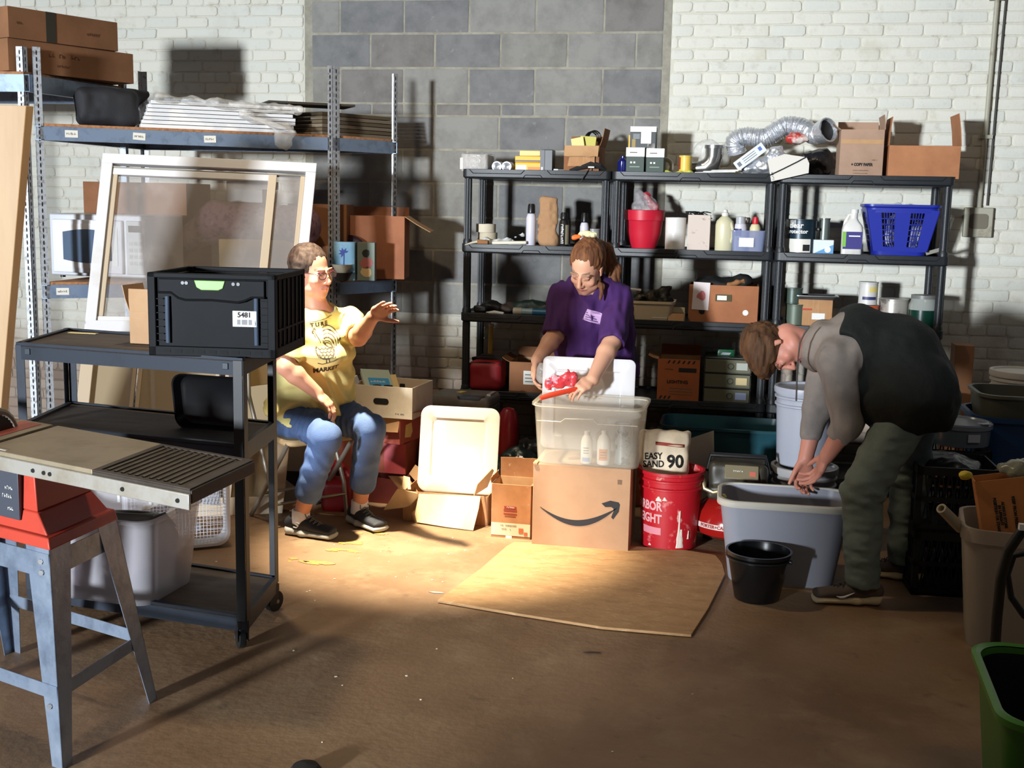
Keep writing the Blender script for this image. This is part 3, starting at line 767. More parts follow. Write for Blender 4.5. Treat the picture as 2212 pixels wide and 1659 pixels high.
# ---- top deck, middle unit
gr = M('dark_green_carton', rgb(38,58,46), .5)
def green_box(px0, px1, y1, lb, Y=-.44, zoff=0, hh=None, grp=None):
    x,w_,z,h = slot(px0,px1,y1,Y,0)
    T = thing('product_carton', lb, 'box', (x,Y,z+zoff)); h = hh or h
    mb = MB(); mb.bx(-w_/2,w_/2,-.06,.08,0,h); obj('carton', mb, gr, T, bev=.002)
    patch(T, 'white_band', paper_w, -w_/2-.001, w_/2+.001, h*.66, h+.001, .12, t=.002)
    patch(T, 'band_print', ink, -w_*.3, w_*.1, h*.80, h*.83, .1245)
    for s_ in (-.012,.006): patch(T, 'logo_dot', paper_w, s_-w_*.15, s_-w_*.15+.01, h*.40, h*.47, .12)
    patch(T, 'small_print', M('pale_green', rgb(130,150,132), .6), -w_*.3, w_*.25, h*.25, h*.29, .12)
    return T
green_box(1354,1393,320,'dark green carton with a white band, left of the pair under the light fixture box')
green_box(1397,1435,322,'dark green carton with a white band, right of the pair under the light fixture box')
x,w_,z,h = slot(1363,1418,275,-.42,0)
zz = LV[0]-.012+(atY(1372,321,-.44).z-(LV[0]-.012))
T = thing('fixture_carton', 'black and white light fixture carton standing on the two green cartons', 'box', (x,-.42,zz)); h2 = atY(1390,275,-.42).z-zz
mb = MB(); mb.bx(-w_/2,w_/2,-.06,.06,0,h2); obj('carton', mb, M('dark_carton', rgb(44,48,50), .45), T, bev=.002)
patch(T, 'white_top_band', paper_w, -w_/2-.001,w_/2+.001,h2*.76,h2+.001,.12); patch(T,'paper_sticker',paper_w,-.012,.045,h2*.22,h2*.86,.124)
for k in range(4): patch(T,'spec_line',M('pale_print',rgb(170,178,180),.6),-w_/2+.016,-.018,h2*(.45+.06*k),h2*(.475+.06*k),.12)
patch(T,'product_photo',M('amber_glow_print',rgb(150,128,60),.5),-w_/2+.01,-w_/2+.03,h2*.05,h2*.42,.12)
T = thing('yellow_pencil_box', 'thin yellow stick standing beside the black and white fixture carton', 'stick', (atY(1358,320,-.44).x,-.41,zz)); mb = MB(); mb.bx(-.004,.004,-.004,.004,0,.075); obj('stick', mb, ye, T)
T = thing('white_tag_box', 'small white box on top of the right green carton', 'box', (atY(1407,318,-.45).x,-.46,zz)); mb = MB(); mb.bx(-.02,.02,-.02,.02,0,.028); obj('carton', mb, paper_w, T)
T = thing('blue_bottle', 'small dark blue bottle standing on the top shelf beside the green cartons', 'bottle', (atY(1345,360,-.36).x,-.36,LV[0]-.012)); mb = MB(); mb.lathe([(.028,0),(.03,.01),(.03,.07),(.012,.09),(.012,.10),(.0001,.10)],20); obj('body', mb, M('blue_glass', rgb(24,30,96), .1), T)
# tape gun, yellow can, yellow cloth, metal elbow
T = thing('tape_roll', 'clear tape roll leaning on the top shelf beside the yellow can', 'tape', (atY(1437,340,-.40).x,-.38,LV[0]-.012))
mb = MB(); mb.tube([(.038*math.cos(2*math.pi*i/24),0,.045+.04*math.sin(2*math.pi*i/24)) for i in range(24)], .012, 8, closed=True); obj('tape', mb, M('clear_tape', rgb(190,186,172), .3, alpha=.75), T)
x = atY(1481,340,-.43).x
T = canister('yellow paint can with a metal rim on the top shelf', (x,-.43,LV[0]-.012+.02), .034, .085, M('yellow_can_paint', rgb(232,196,84), .4), M('yellow_lid', rgb(236,204,92), .4)); wrap_label(T,'side_stripe',M('red_print',rgb(176,60,40),.5),.034,.01,.075,-75,-48)
T['label'] = 'yellow can standing on the lime green cloth on the top shelf'
me = crumple((-.14,-.05,-.012),(.14,.06,.055),0,.010,38,.005,'cloth',M('lime_cloth', rgb(196,204,96), .8),3,lambda s: s.ell((-.02,0,.0),(.10,.04,.018)).ell((.05,0,.004),(.06,.035,.022)).ell((-.08,.0,.002),(.04,.03,.016)).plane((0,0,0),(0,0,-1)))
o = obj('folded_cloth', me, None, loc=(atY(1460,360,-.44).x,-.44,LV[0]-.012)); tag(o, 'crumpled lime green cloth under the yellow can on the top shelf', 'cloth')
T = thing('duct_elbow', 'shiny metal duct elbow standing on the top shelf left of the foil duct', 'duct', (atY(1528,350,-.36).x,-.34,LV[0]-.012))
mb = MB(); P_ = [(-.085,0,.04),(-.055,0,.04),(-.01,0,.045),(.022,0,.068),(.034,0,.105),(.034,0,.165)]
mb.tube(P_, .05, 24, rr=[.036,.036,.05,.052,.05,.05]); obj('elbow', mb, M('galvanized_duct', rgb(186,184,178), .22, .9), T)
mb = MB(); mb.tube([(.034,0,.150),(.034,0,.168)], .054, 24); obj('crimped_collar', mb, steel, T)
me = crumple((-.09,-.06,-.02),(.12,.09,.20),0,.008,30,.0055,'wrap',film,5,lambda s: s.ell((.02,0,.09),(.085,.06,.085)).ell((-.03,0,.05),(.06,.05,.05)),relax=1)
o = obj('plastic_film_wrap', me, None, loc=(atY(1520,350,-.36).x,-.30,LV[0]-.012+.03)); tag(o, 'clear plastic film loosely wrapped around the metal duct elbow', 'film')
T = thing('white_trim_strip', 'stack of thin white trim strips lying on the top shelf', 'trim', (atY(1545,366,-.48).x,-.48,LV[0]))
for k in range(3): mb = MB(); mb.box((.03*k,0,.004+.006*k),(.22-.03*k,.05,.005),(0,R(-2.0),R(4*k))); obj('strip', mb, wht_pl, T)
# foil flexible duct
T = thing('foil_flexible_duct', 'crinkled silver foil flexible duct lying across the middle and right shelves', 'duct', (0,0,0))
path = [pt(1592,330,-.26),pt(1588,305,-.28),pt(1612,295,-.28),pt(1650,298,-.29),pt(1676,284,-.29),pt(1700,272,-.29),pt(1730,276,-.31),pt(1758,290,-.36),pt(1782,283,-.42)]
PP = []
for i in range(len(path)-1):
    for k in range(22):
        u = k/22; p0,p1,p2,p3 = path[max(i-1,0)],path[i],path[i+1],path[min(i+2,len(path)-1)]
        PP.append(.5*((2*p1)+(p2-p0)*u+(2*p0-5*p1+4*p2-p3)*u*u+(3*p1-p0-3*p2+p3)*u**3))
PP.append(path[-1])
mb = MB(); mb.tube(PP, .05, 30, rr=[.052+.0035*math.sin(i*2.1)+random.uniform(-.003,.003) for i in range(len(PP))])
mb.f = mb.f[:-1]; mb.m = mb.m[:-1]
obj('duct', mb, foil, T, smooth=60)
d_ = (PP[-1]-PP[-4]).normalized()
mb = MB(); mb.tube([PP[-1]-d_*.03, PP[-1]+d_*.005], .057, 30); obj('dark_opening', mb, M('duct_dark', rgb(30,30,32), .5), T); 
mb = MB(); n=30
q_ = d_.to_track_quat('Z','Y'); c0 = PP[-1]
rs = [[c0+d_*(dd)+q_@Vector(((rr+random.uniform(-.003,.003))*math.cos(2*math.pi*k/n),(rr)*math.sin(2*math.pi*k/n),0)) for k in range(n)] for rr,dd in ((.058,-.04),(.066,.0),(.067,.028),(.060,.03),(.056,.0),(.055,-.03))]
mb.rings(rs, False, False); obj('open_end', mb, foil, T, smooth=60)
# foil insulation lump, dark heap behind it
me = crumple((-.16,-.10,-.02),(.16,.12,.20),0,.020,22,.006,'foil',foil,9,lambda s: s.ell((0,0,.05),(.10,.06,.05)).ell((.07,.0,.09),(.06,.05,.07)).ell((-.08,0,.03),(.05,.04,.03)).plane((0,0,0),(0,0,-1)),relax=0)
o = obj('crumpled_foil_wrap', me, None, loc=(atY(1655,372,-.44).x,-.42,LV[0]-.012)); tag(o, 'crumpled foil insulation wrap on the top shelf under the flexible duct', 'foil')
me = crumple((-.14,-.10,-.02),(.14,.10,.22),0,.016,20,.007,'wrap',M('dark_glossy_bag', rgb(28,28,30), .2, bump=(40,.004)),11,lambda s: s.ell((0,0,.08),(.10,.07,.085)).plane((0,0,0),(0,0,-1)))
o = obj('black_plastic_bag', me, None, loc=(atY(1770,330,-.32).x,-.25,LV[0]-.012)); tag(o, 'shiny black plastic bag on the top shelf beside the copy paper carton', 'bag')
me = crumple((-.09,-.07,-.03),(.09,.07,.10),0,.012,24,.006,'pouch',M('red_white_pouch', rgb(176,52,44), .4, var=(rgb(214,200,190), 9, .45,.55)),13,lambda s: s.ell((0,0,.03),(.065,.035,.035)))
o = obj('red_pouch', me, None, loc=(atY(1722,305,-.38).x,-.385,atY(1722,312,-.38).z)); tag(o, 'red and clear pouch tucked under the foil duct', 'pouch')
# white carton leaning, white card tag with strap
T = thing('white_box', 'long white box with blue print leaning against the foil duct', 'box', (atY(1592,372,-.47).x+.01,-.47,LV[0]+.012), rot=(0,R(-38),0))
mb = MB(); mb.bx(0,.185,-.02,.02,0,.055); obj('carton', mb, M('bluish_white_card', rgb(214,220,230), .5), T, bev=.002)
patch(T,'qr_panel',M('grey_square',rgb(110,112,120),.6),.014,.034,.016,.04,.04); patch(T,'blue_square',M('blue_print',rgb(74,104,170),.5),.15,.168,.02,.042,.04)
for k in range(3): patch(T,'print_line',ink,.05,.13,.014+.012*k,.017+.012*k,.04)
T = thing('white_card_panel', 'large off-white card panel with a black strap hanging over the top shelf edge', 'card', (atY(1712,378,-.53).x,-.555,atY(1712,382,-.53).z), rot=(0,R(-14),0))
mb = MB(); mb.prism([(-.115,0),(.085,0),(.098,.05),(.09,.085),(-.02,.128),(-.112,.118)], .006, Matrix.Rotation(R(90),4,'X')); obj('card', mb, M('offwhite_card', rgb(214,208,198), .6), T, bev=.001)
mb = MB(); mb.tube([(-.115,-.009,.035),(-.04,-.009,.052),(.04,-.009,.072),(.095,-.009,.088)], .0035, 6); obj('strap', mb, blackm, T)
text('~5', .014, inkd, T, (-.10,-.0065,.028), (R(90),R(-90),0))
# cartons on the right unit
x,w_,z,h = slot(1812,1905,282,-.40,0)
T = carton('copy_paper_carton', 'brown carton printed COPY PAPER on the top of the right shelf', (x,-.36,z), 0, w_, .26, h, M('pinkish_cardboard', rgb(172,140,118), .8, var=(rgb(154,124,102), 5,.4,.7)), card_in, {'front':(.075,178),'back':(.06,20),'right':(.08,-6),'left':(.05,50)})
text('+ COPY PAPER', .021, inkd, T, (.004,-.131-.0009,h*.27), bold=.0012, squeeze=.80); text('~7', .007, M('faint_ink',rgb(120,92,70),.8), T, (.07,-.131-.0009,h*.37))
for k in range(2): text('~22', .006, M('faint_ink'), T, (0,-.131-.0009,h*(.15-.06*k)))
x,w_,z,h = slot(1915,2068,316,-.42,0)
T = carton('open_carton', 'wide shallow orange-brown carton with raised flaps at the right end of the top shelf', (x,-.36,z), 0, w_, .27, h, M('sienna_cardboard', rgb(178,120,80), .82, var=(rgb(158,104,68), 5,.4,.7)), card_in, {'right':(.17,-8),'left':(.15,-4)})
patch(T,'dark_label',inkd,-.05,.03,-.001,.010,.27)

# ---- second deck, left unit
x = atY(1054,500,-.36).x; z = LV[1]-.012
T = thing('tape_roll', 'cream masking tape roll on top of another roll on the second shelf', 'tape', (x-.012,-.36,z+.075)); mb = MB(); mb.lathe([(.028,0),(.058,0),(.058,.048),(.028,.048)],32,close=True); obj('tape', mb, M('masking_tape', rgb(206,196,174), .7), T)
mb = MB(); mb.lathe([(.0265,.001),(.0285,.001),(.0285,.047),(.0265,.047)],32,close=True); obj('core', mb, card, T)
T = thing('tape_roll', 'cream masking tape roll at the bottom of the pair on the second shelf', 'tape', (x,-.36,z)); mb = MB(); mb.lathe([(.028,0),(.056,0),(.056,.074),(.028,.074)],32,close=True); obj('tape', mb, M('masking_tape_b', rgb(190,180,156), .7), T)
me = crumple((-.15,-.05,-.01),(.15,.06,.11),0,.010,26,.006,'bag',M('white_film', rgb(206,208,206), .3, alpha=.8),21,lambda s: s.limb((-.11,0,.03),(-.02,0,.03),(.02,.015),(.02,.01)).limb((-.02,0,.02),(.11,0,.07),(.03,.008),(.02,.008)).ell((.0,0,.015),(.12,.04,.014)).plane((0,0,0),(0,0,-1)))
o = obj('plastic_bag', me, None, loc=(atY(1090,500,-.42).x,-.42,z)); tag(o, 'flattened white plastic bag lying on the second shelf beside the tape rolls', 'bag')
T = thing('paint_brush', 'old paint brush lying at the front of the second shelf', 'brush', (atY(1040,512,-.50).x,-.515,LV[1]))
mb = MB(); mb.tube([(-.09,-.012,-.008),(-.05,-.004,.006),(-.02,0,.012)], .006, 8, rr=[.003,.006,.008]); obj('brush_handle', mb, M('pale_wood_handle', rgb(196,186,166), .6), T)
mb = MB(); mb.hexa([Vector(p) for p in ((-.02,-.012,.0),(.045,-.02,.0),(.045,.02,.0),(-.02,.012,.0),(-.02,-.012,.026),(.045,-.018,.02),(.045,.018,.02),(-.02,.012,.026))]); obj('bristles', mb, M('brush_hair', rgb(140,98,60), .9), T, bev=.004)
T = thing('paper_strip', 'long cream paper sleeve lying along the front of the second shelf', 'paper', (atY(1100,520,-.49).x,-.475,LV[1])); mb = MB(); mb.box((0,0,.010),(.20,.04,.018),(0,R(-2),0)); obj('paper', mb, M('cream_paper', rgb(214,208,190), .7), T, bev=.004)
x,w_,z,h = slot(1136,1158,448,-.44,1,500)
T = spray_can('white spray bottle with a black cap on the second shelf beside the paper bag', (x,-.44,z), .0285, .195, M('white_can', rgb(206,204,216), .35), blackp, .05)
x,w_,z,h = slot(1162,1212,404,-.42,1,480)
T = thing('paper_bag', 'tall crumpled brown paper bag leaning on the second shelf', 'paper bag', (x,-.43,z))
def bagfn(s):
    s.limb((-.004,0,.03),(-.004,0,.27),(.056,.035),(.056,.020),lat=(1,0,0)).plane((0,0,.295),(-.15,0,1)).ell((.0,0,.05),(.062,.04,.05))
    s.plane((0,0,0),(0,0,-1)); s.disp(lambda P: .006*_noise3(P*np.array([1,1,.5]),26,4) + .003*_noise3(P,50,5))
s_ = SDF((-.10,-.07,-.02),(.10,.07,.33),.005); bagfn(s_); me = s_.mesh('bag', M('brown_paper', rgb(166,128,92), .85, bump=(30,.004)), relax=0); obj('bag', me, None, T)
x,w_,z,h = slot(1209,1229,440,-.42,1,500)
T = spray_can('black and white spray can with a black cap, right of the paper bag', (x,-.44,z), .0285, .165, M('dark_can', rgb(38,36,36), .3, .3), blackp, .035)
wrap_label(T,'side_label',M('beige_print',rgb(150,142,112),.5),.0285,.02,.13,25,95)
me = scribble(9, .020, paper_w)
for v in me.vertices:
    a, b_ = v.co.x, v.co.y; th = b_/.030-.2; v.co = ((.0305+v.co.z)*math.sin(th), -(.0305+v.co.z)*math.cos(th), .078-a)
obj('printed_lettering', me, None, T)
x = atY(1262,480,-.40).x
T = spray_can('white aerosol can with a dark cap standing behind the purple shirted woman', (x,-.38,LV[1]-.012), .026, .15, M('white_can'), blackp, .05)
T = canister('grey tin standing behind the purple shirted woman on the second shelf', (atY(1283,490,-.36).x,-.34,LV[1]-.012), .036, .11, M('grey_tin', rgb(150,150,146), .4), blackp)
# ---- second deck, middle unit
x = atY(1390,520,-.33).x
T = thing('red_flowerpot', 'glossy red plastic flowerpot on the second shelf of the middle unit', 'flowerpot', (x,-.32,LV[1]-.012))
mb = MB(); mb.lathe([(.062,0),(.07,.004),(.098,.09),(.106,.16),(.108,.164),(.113,.166),(.118,.222),(.115,.224),(.112,.224),(.104,.165),(.098,.16),(.066,.01),(.0001,.01)], 48); obj('pot', mb, M('red_pot', rgb(196,30,52), .38), T)
me = crumple((-.09,-.07,-.02),(.10,.07,.17),0,.014,24,.006,'bag',M('clear_bag', rgb(190,182,182), .2, alpha=.42, bump=(30,.01)),31,lambda s: s.ell((0,0,.03),(.08,.05,.08)).ell((-.02,0,.09),(.05,.04,.05)))
o = obj('clear_plastic_bag', me, None, loc=(x-.005,-.32,LV[1]+.19)); tag(o, 'clear plastic bag bulging out of the red flowerpot', 'bag')
me = crumple((-.06,-.03,-.02),(.06,.03,.16),0,.008,24,.006,'sleeve',M('red_sleeve', rgb(190,44,56), .4),32,lambda s: s.limb((.03,0,.01),(-.02,0,.11),(.028,.01),(.02,.006),lat=(1,0,0)))
o = obj('red_sleeve', me, None, loc=(x+.025,-.31,LV[1]+.20)); tag(o, 'red plastic sleeve inside the clear bag in the red flowerpot', 'sleeve')
x,w_,z,h = slot(1436,1480,470,-.40,1,520)
T = thing('white_plastic_tub', 'plain white plastic tub on the second shelf right of the red flowerpot', 'tub', (x,-.39,z)); mb = MB(); mb.lathe([(.052,0),(.056,.004),(.058,h),(.055,h),(.053,.01),(.0001,.01)],32); obj('tub', mb, wht_pl, T)
mb = MB(); mb.lathe([(.050,h-.012),(.046,h-.006),(.0001,h-.006)],28); obj('dark_contents', mb, blackm, T)
x,w_,z,h = slot(1480,1532,464,-.42,1,520)
T = thing('white_carton', 'pale worn carton full of wires on the second shelf of the middle unit', 'box', (x+.008,-.40,z)); mb = MB(); mb.rings([[(q,r_,zz) for q,r_ in ((-.062,-.06),(.062,-.06),(.062,.06),(-.062,.06))] for zz in (0,h)]+[[(q,r_,zz) for q,r_ in ((-.058,-.056),(.058,-.056),(.058,.056),(-.058,.056))] for zz in (h,.01)]); obj('carton', mb, M('worn_white_carton', rgb(206,190,178), .7, var=(rgb(150,120,104), 18, .6,.7)), T, bev=.002)
mb = MB()
for k in range(16): 
    c = (random.uniform(-.05,.05), random.uniform(-.03,.04), h-.015); mb.tube([(c[0]+.03*math.cos(a*.9+k),c[1]+.02*math.sin(a*.9+k),c[2]+.014+.018*math.sin(a*.7+k)) for a in range(7)], .003, 5)
mb2 = mb; o = obj('wire_tangle', mb2, blackm, T); o['kind'] = 'stuff'
x,w_,z,h = slot(1546,1582,435,-.42,1,520)
T = bottle('cream plastic jug bottle with a white cap on the second shelf', (x,-.42,z), M('cream_bottle', rgb(206,200,166), .4), [(.044,0),(.05,.008),(.051,.15),(.046,.172),(.028,.192),(.018,.2),(.018,.205)], wht_pl, name='plastic_bottle', sx=1, sy=.8, cap_prof=[(.020,.203),(.020,.218),(.014,.222),(.011,.236),(.0001,.238)])
mb = MB(); mb.tube([(.036,-.015,.05),(.044,-.036,.08),(.044,-.036,.13),(.034,-.02,.165)], .008, 8); obj('handle', mb, M('cream_bottle'), T)
x = atY(1612,520,-.42).x
T = thing('clear_caddy', 'small clear blue-tinted caddy holding bottles on the second shelf', 'caddy', (x+.01,-.44,LV[1]-.012)); mb = MB(); tub(mb,.17,.10,.185,.115,.125,.02,.003,rim=.004,rimh=.006); obj('caddy', mb, M('blue_clear', rgb(150,160,196), .2, alpha=.45), T)
patch(T,'label',paper_w,-.05,.03,.035,.085,.104+.008)
T = bottle('white bottle with navy lettering standing in the clear caddy', (x-.035,-.43,LV[1]-.004), M('white_can'), [(.03,0),(.034,.006),(.034,.13),(.03,.15),(.014,.165)], M('grey_cap', rgb(170,172,176), .4), name='spray_bottle', cap_prof=[(.027,.15),(.027,.19),(.0001,.192)])
wrap_label(T,'label',M('navy_print',rgb(52,52,104),.5),.034,.085,.125,-70,10); text('~4', .014, M('navy_print'), T, (.004,-.0365,.07))
T = bottle('cream glue bottle with a red cap standing in the clear caddy', (x+.045,-.44,LV[1]-.004), M('cream_bottle2', rgb(210,200,160), .45), [(.026,0),(.03,.006),(.03,.13),(.022,.15),(.012,.155)], M('red_cap', rgb(190,30,40), .4), name='glue_bottle', cap_prof=[(.016,.152),(.018,.165),(.014,.19),(.0001,.194)])
T = spray_can('pale blue aerosol can standing behind the clear caddy', (x+.0,-.36,LV[1]-.012), .027, .165, M('pale_blue_can', rgb(170,186,200), .35), M('silver_cap'), .03)
# ---- second deck, right unit
x = atY(1735,520,-.38).x
T = canister('dark teal gallon paint can with a white lower label on the second shelf', (x-.012,-.37,LV[1]-.012), .083, .192, M('teal_can', rgb(26,46,56), .35, .2), steel, handle=True, name='gallon_paint_can')
wrap_label(T,'lower_label',M('can_white',rgb(222,218,206),.5),.0835,.012,.085,-80,35); wrap_label(T,'grey_band',M('can_silver',rgb(190,190,186),.35,.4),.0835,.15,.188,-85,-25)
wrap_text(T,'clear', .042, paper_w, .0835, .158, -25, bold=.001); wrap_text(T,'protector', .030, paper_w, .0835, .125, -20, bold=.001)
wrap_label(T,'dark_square',blackm,.0843,.02,.055,5,32)
x = atY(1783,520,-.42).x
T = thing('small_carton', 'small white and light blue carton in front of the paint can', 'box', (x-.012,-.45,LV[1]-.012)); mb = MB(); mb.bx(-.053,.053,-.03,.03,0,.084); obj('carton', mb, M('pale_carton', rgb(214,222,232), .5), T, bev=.002)
mb = MB(); mb.prism([(-.052,.01),(.052,.01),(.052,.06)], .001, Matrix.Translation((0,-.0302,0)) @ Matrix.Rotation(R(90),4,'X')); obj('blue_print', mb, M('sky_print', rgb(90,150,200), .5), T)
mb = MB(); mb.cyl((.022,-.0302,.032),(.022,-.0325,.032),.017,n=20); obj('round_print', mb, paper_w, T)
T = canister('tall grey metal tin standing behind the small blue and white carton', (atY(1782,480,-.33).x,-.32,LV[1]-.012), .03, .20, M('aged_tin', rgb(120,128,122), .35, .5), M('silver_cap'), name='metal_tin')
x = atY(1838,540,-.42).x
T = thing('detergent_jug', 'white jug with a purple label and side handle on the second shelf', 'jug', (x,-.43,LV[1]-.012))
mb = MB(); mb.loft([[(px_*1.0, py_, zz) for px_, py_ in [(a+ox, b_) for a, b_ in rrect(w1, d1, .02, 4)]] for zz, w1, d1, ox in ((0,.100,.07,0),(.006,.108,.078,0),(.14,.110,.08,0),(.165,.10,.074,0),(.19,.062,.05,.0),(.205,.040,.04,.004),(.235,.036,.036,.006))]); obj('body', mb, wht_pl, T)
mb = MB(); mb.tube([(-.044,0,.15),(-.040,0,.185),(-.022,0,.222),(.0,0,.226)], .009, 8); obj('handle', mb, wht_pl, T)
mb = MB(); mb.cyl((.006,0,.232),(.006,0,.252),.021,n=20); obj('cap', mb, wht_pl, T)
patch(T,'label',M('purple_print',rgb(50,44,120),.5),-.05,.052,.038,.132,.081); patch(T,'green_edge',M('lime_print',rgb(120,180,70),.5),-.053,-.034,.05,.132,.083); patch(T,'label_lines',paper_w,-.02,.04,.105,.112,.084)
# blue laundry basket with open grid sides
xl = atY(1868,445,-.40).x; xr = atY(2030,445,-.40).x; xm = (xl+xr)/2; W1 = xr-xl; hB = atY(1950,442,-.42).z-(LV[1]-.012)
T = thing('laundry_basket', 'bright blue plastic laundry basket with grid sides on the right shelf', 'basket', (xm,-.32,LV[1]-.012))
blue = M('blue_plastic', rgb(30,44,150), .4)
mb = MB(); D1 = .30
def bring(w2, d2, z2, r2=.05): return [(a,b_,z2) for a,b_ in rrect(w2,d2,r2,6)]
mb.rings([bring(W1*.70,D1*.72,0),bring(W1*.73,D1*.76,.035),bring(W1*.72,D1*.75,.035),bring(W1*.69,D1*.71,.006)],True,True)
mb.rings([bring(W1*.965,D1*.97,hB-.045),bring(W1*.985,D1*.985,hB-.02),bring(W1*1.03,D1*1.05,hB-.012),bring(W1*1.03,D1*1.05,hB),bring(W1*.97,D1*.97,hB),bring(W1*.95,D1*.955,hB-.045)],False,False,closed=True)
obj('rim_and_base', mb, blue, T)
def bpt(sx, v, side):   # sx -1..1 along the side, v 0..1 up
    k = .73+(.965-.73)*v; kd = .76+(.97-.76)*v; zz = .03+(hB-.07)*v
    if side == 'f': return (sx*W1*k*.5, -D1*kd*.5, zz)
    if side == 'b': return (sx*W1*k*.5, D1*kd*.5, zz)
    if side == 'l': return (-W1*k*.5, sx*D1*kd*.5, zz)
    return (W1*k*.5, sx*D1*kd*.5, zz)
for sd in 'fblr':
    mb = MB(); op = [(-.60,-.22),(.22,.60)] if sd in 'fb' else [(-.5,.5)]
    th = .004; n_ = {'f':(0,1,0),'b':(0,-1,0),'l':(1,0,0),'r':(-1,0,0)}[sd]
    def slab(a0,a1,v0,v1):
        q = [Vector(bpt(a0,v0,sd)),Vector(bpt(a1,v0,sd)),Vector(bpt(a1,v1,sd)),Vector(bpt(a0,v1,sd))]
        mb.hexa(q+[p+Vector(n_)*th for p in q])
    xs = [-1]+[e for o_ in op for e in o_]+[1]
    for k in range(0,len(xs),2): slab(xs[k],xs[k+1],0,1.05)
    for a0,a1 in op:
        slab(a0,a1,0,.12)
        for k in range(1,5): u = a0+(a1-a0)*k/5; slab(u-.012,u+.012,.1,1.02)
        for k in range(1,6): v = .12+.85*k/6; slab(a0,a1,v-.012,v+.012)
    obj('grid_side', mb, blue, T)
me = crumple((-.17,-.13,-.04),(.17,.13,.25),0,.022,16,.009,'contents',M('mixed_contents', rgb(120,120,136), .4, var=[(rgb(36,40,80), 14,.45,.55),(rgb(200,196,180), 18,.55,.62)]),41,lambda s: s.ell((-.05,0,.08),(.10,.09,.09)).ell((.07,0,.07),(.09,.09,.10)).ell((0,0,.14),(.13,.08,.05)))
o = obj('basket_contents', me, None, loc=(xm,-.32,LV[1]+.015)); tag(o, 'jumble of small bottles and bags heaped inside the blue basket', 'clutter', kind='stuff')
T = thing('hair_brush', 'grey oval paddle sticking up out of the blue basket', 'brush', (xm-.165,-.30,LV[1]+.16)); mb = MB(); mb.lathe([(.0001,0),(.014,.006),(.026,.03),(.03,.055),(.022,.085),(.0001,.095)],20,(0,0,.0),sy=.35); obj('paddle', mb, M('grey_paddle', rgb(140,134,140), .5), T)
T = thing('hair_brush', 'faint translucent paddle at the back of the blue basket', 'brush', (xm-.0,-.22,LV[1]+.16)); mb = MB(); mb.lathe([(.0001,0),(.014,.006),(.026,.03),(.03,.055),(.022,.085),(.0001,.095)],20,(0,0,.03),sy=.35); obj('paddle', mb, M('clear_paddle', rgb(190,194,200), .3, alpha=.6), T)
T = thing('metal_strip', 'perforated metal strip leaning at the right side of the blue basket', 'strip', (atY(2026,530,-.4).x,-.40,LV[1]-.012), rot=(0,R(-18),0)); mb = MB(); mb.bx(-.05,.07,-.003,.0,.03,.05); obj('strip', mb, M('grey_strip', rgb(150,146,134), .5,.5), T)

# ---- third deck, left unit: tools in the shade
z3 = LV[2]-.012
T = thing('caulk_gun', 'white and blue caulking tube lying on the third shelf', 'tube', (atY(1135,660,-.42).x,-.42,z3+.022), rz=R(-4))
mb = MB(); mb.cyl((-.07,0,0),(-.02,0,0),.022,n=18); obj('white_end', mb, M('white_end', rgb(190,186,170), .5), T)
mb = MB(); mb.cyl((-.02,0,0),(.045,0,0),.020,n=18); obj('pale_blue_barrel', mb, M('pale_blue_pl', rgb(150,180,196), .4), T)
mb = MB(); mb.cyl((.045,0,0),(.17,0,0),.021,n=18); obj('blue_barrel', mb, M('teal_blue_pl', rgb(40,110,156), .4), T)
T = thing('putty_knife', 'pale plastic handle lying at the front of the third shelf', 'tool', (atY(1068,664,-.47).x,-.47,z3+.01), rz=R(-12)); mb = MB(); mb.tube([(-.05,0,0),(0,0,.006),(.06,0,.002)], .009, 10, rr=[.006,.011,.008]); obj('handle', mb, wht_pl, T)
T = thing('hand_saw', 'dark tool with a thin blade lying flat on the third shelf', 'tool', (atY(1030,664,-.45).x,-.45,z3)); mb = MB(); mb.bx(-.05,.09,-.02,.0,.0,.012); obj('blade', mb, M('dark_steel', rgb(70,66,60), .4,.6), T); mb = MB(); mb.bx(-.02,.06,-.01,.03,.012,.05); obj('handle', mb, blackp, T, bev=.01)
for i,(px,w1,hh,cc,lb) in enumerate(((1062,.12,.06,rgb(30,30,32),'black power tool on the third shelf behind the pale handle'),(1150,.20,.07,rgb(22,46,44),'dark green tool bag on the third shelf behind the caulking tube'),(1100,.10,.05,rgb(60,50,44),'brown tool pouch on the third shelf'))):
    me = crumple((-.16,-.08,-.02),(.16,.08,.14),0,.012,22,.008,'tool',M('tool_%d'%i,cc,.5),50+i,lambda s: s.ell((0,0,hh*.5),(w1*.6,.05,hh*.6)).ell((w1*.3,0,hh*.4),(w1*.35,.045,hh*.45)).plane((0,0,0),(0,0,-1)))
    o = obj(('power_tool','tool_bag','tool_pouch')[i], me, None, loc=(atY(px,640,-.30).x,-.28,z3)); tag(o, lb, 'tool')
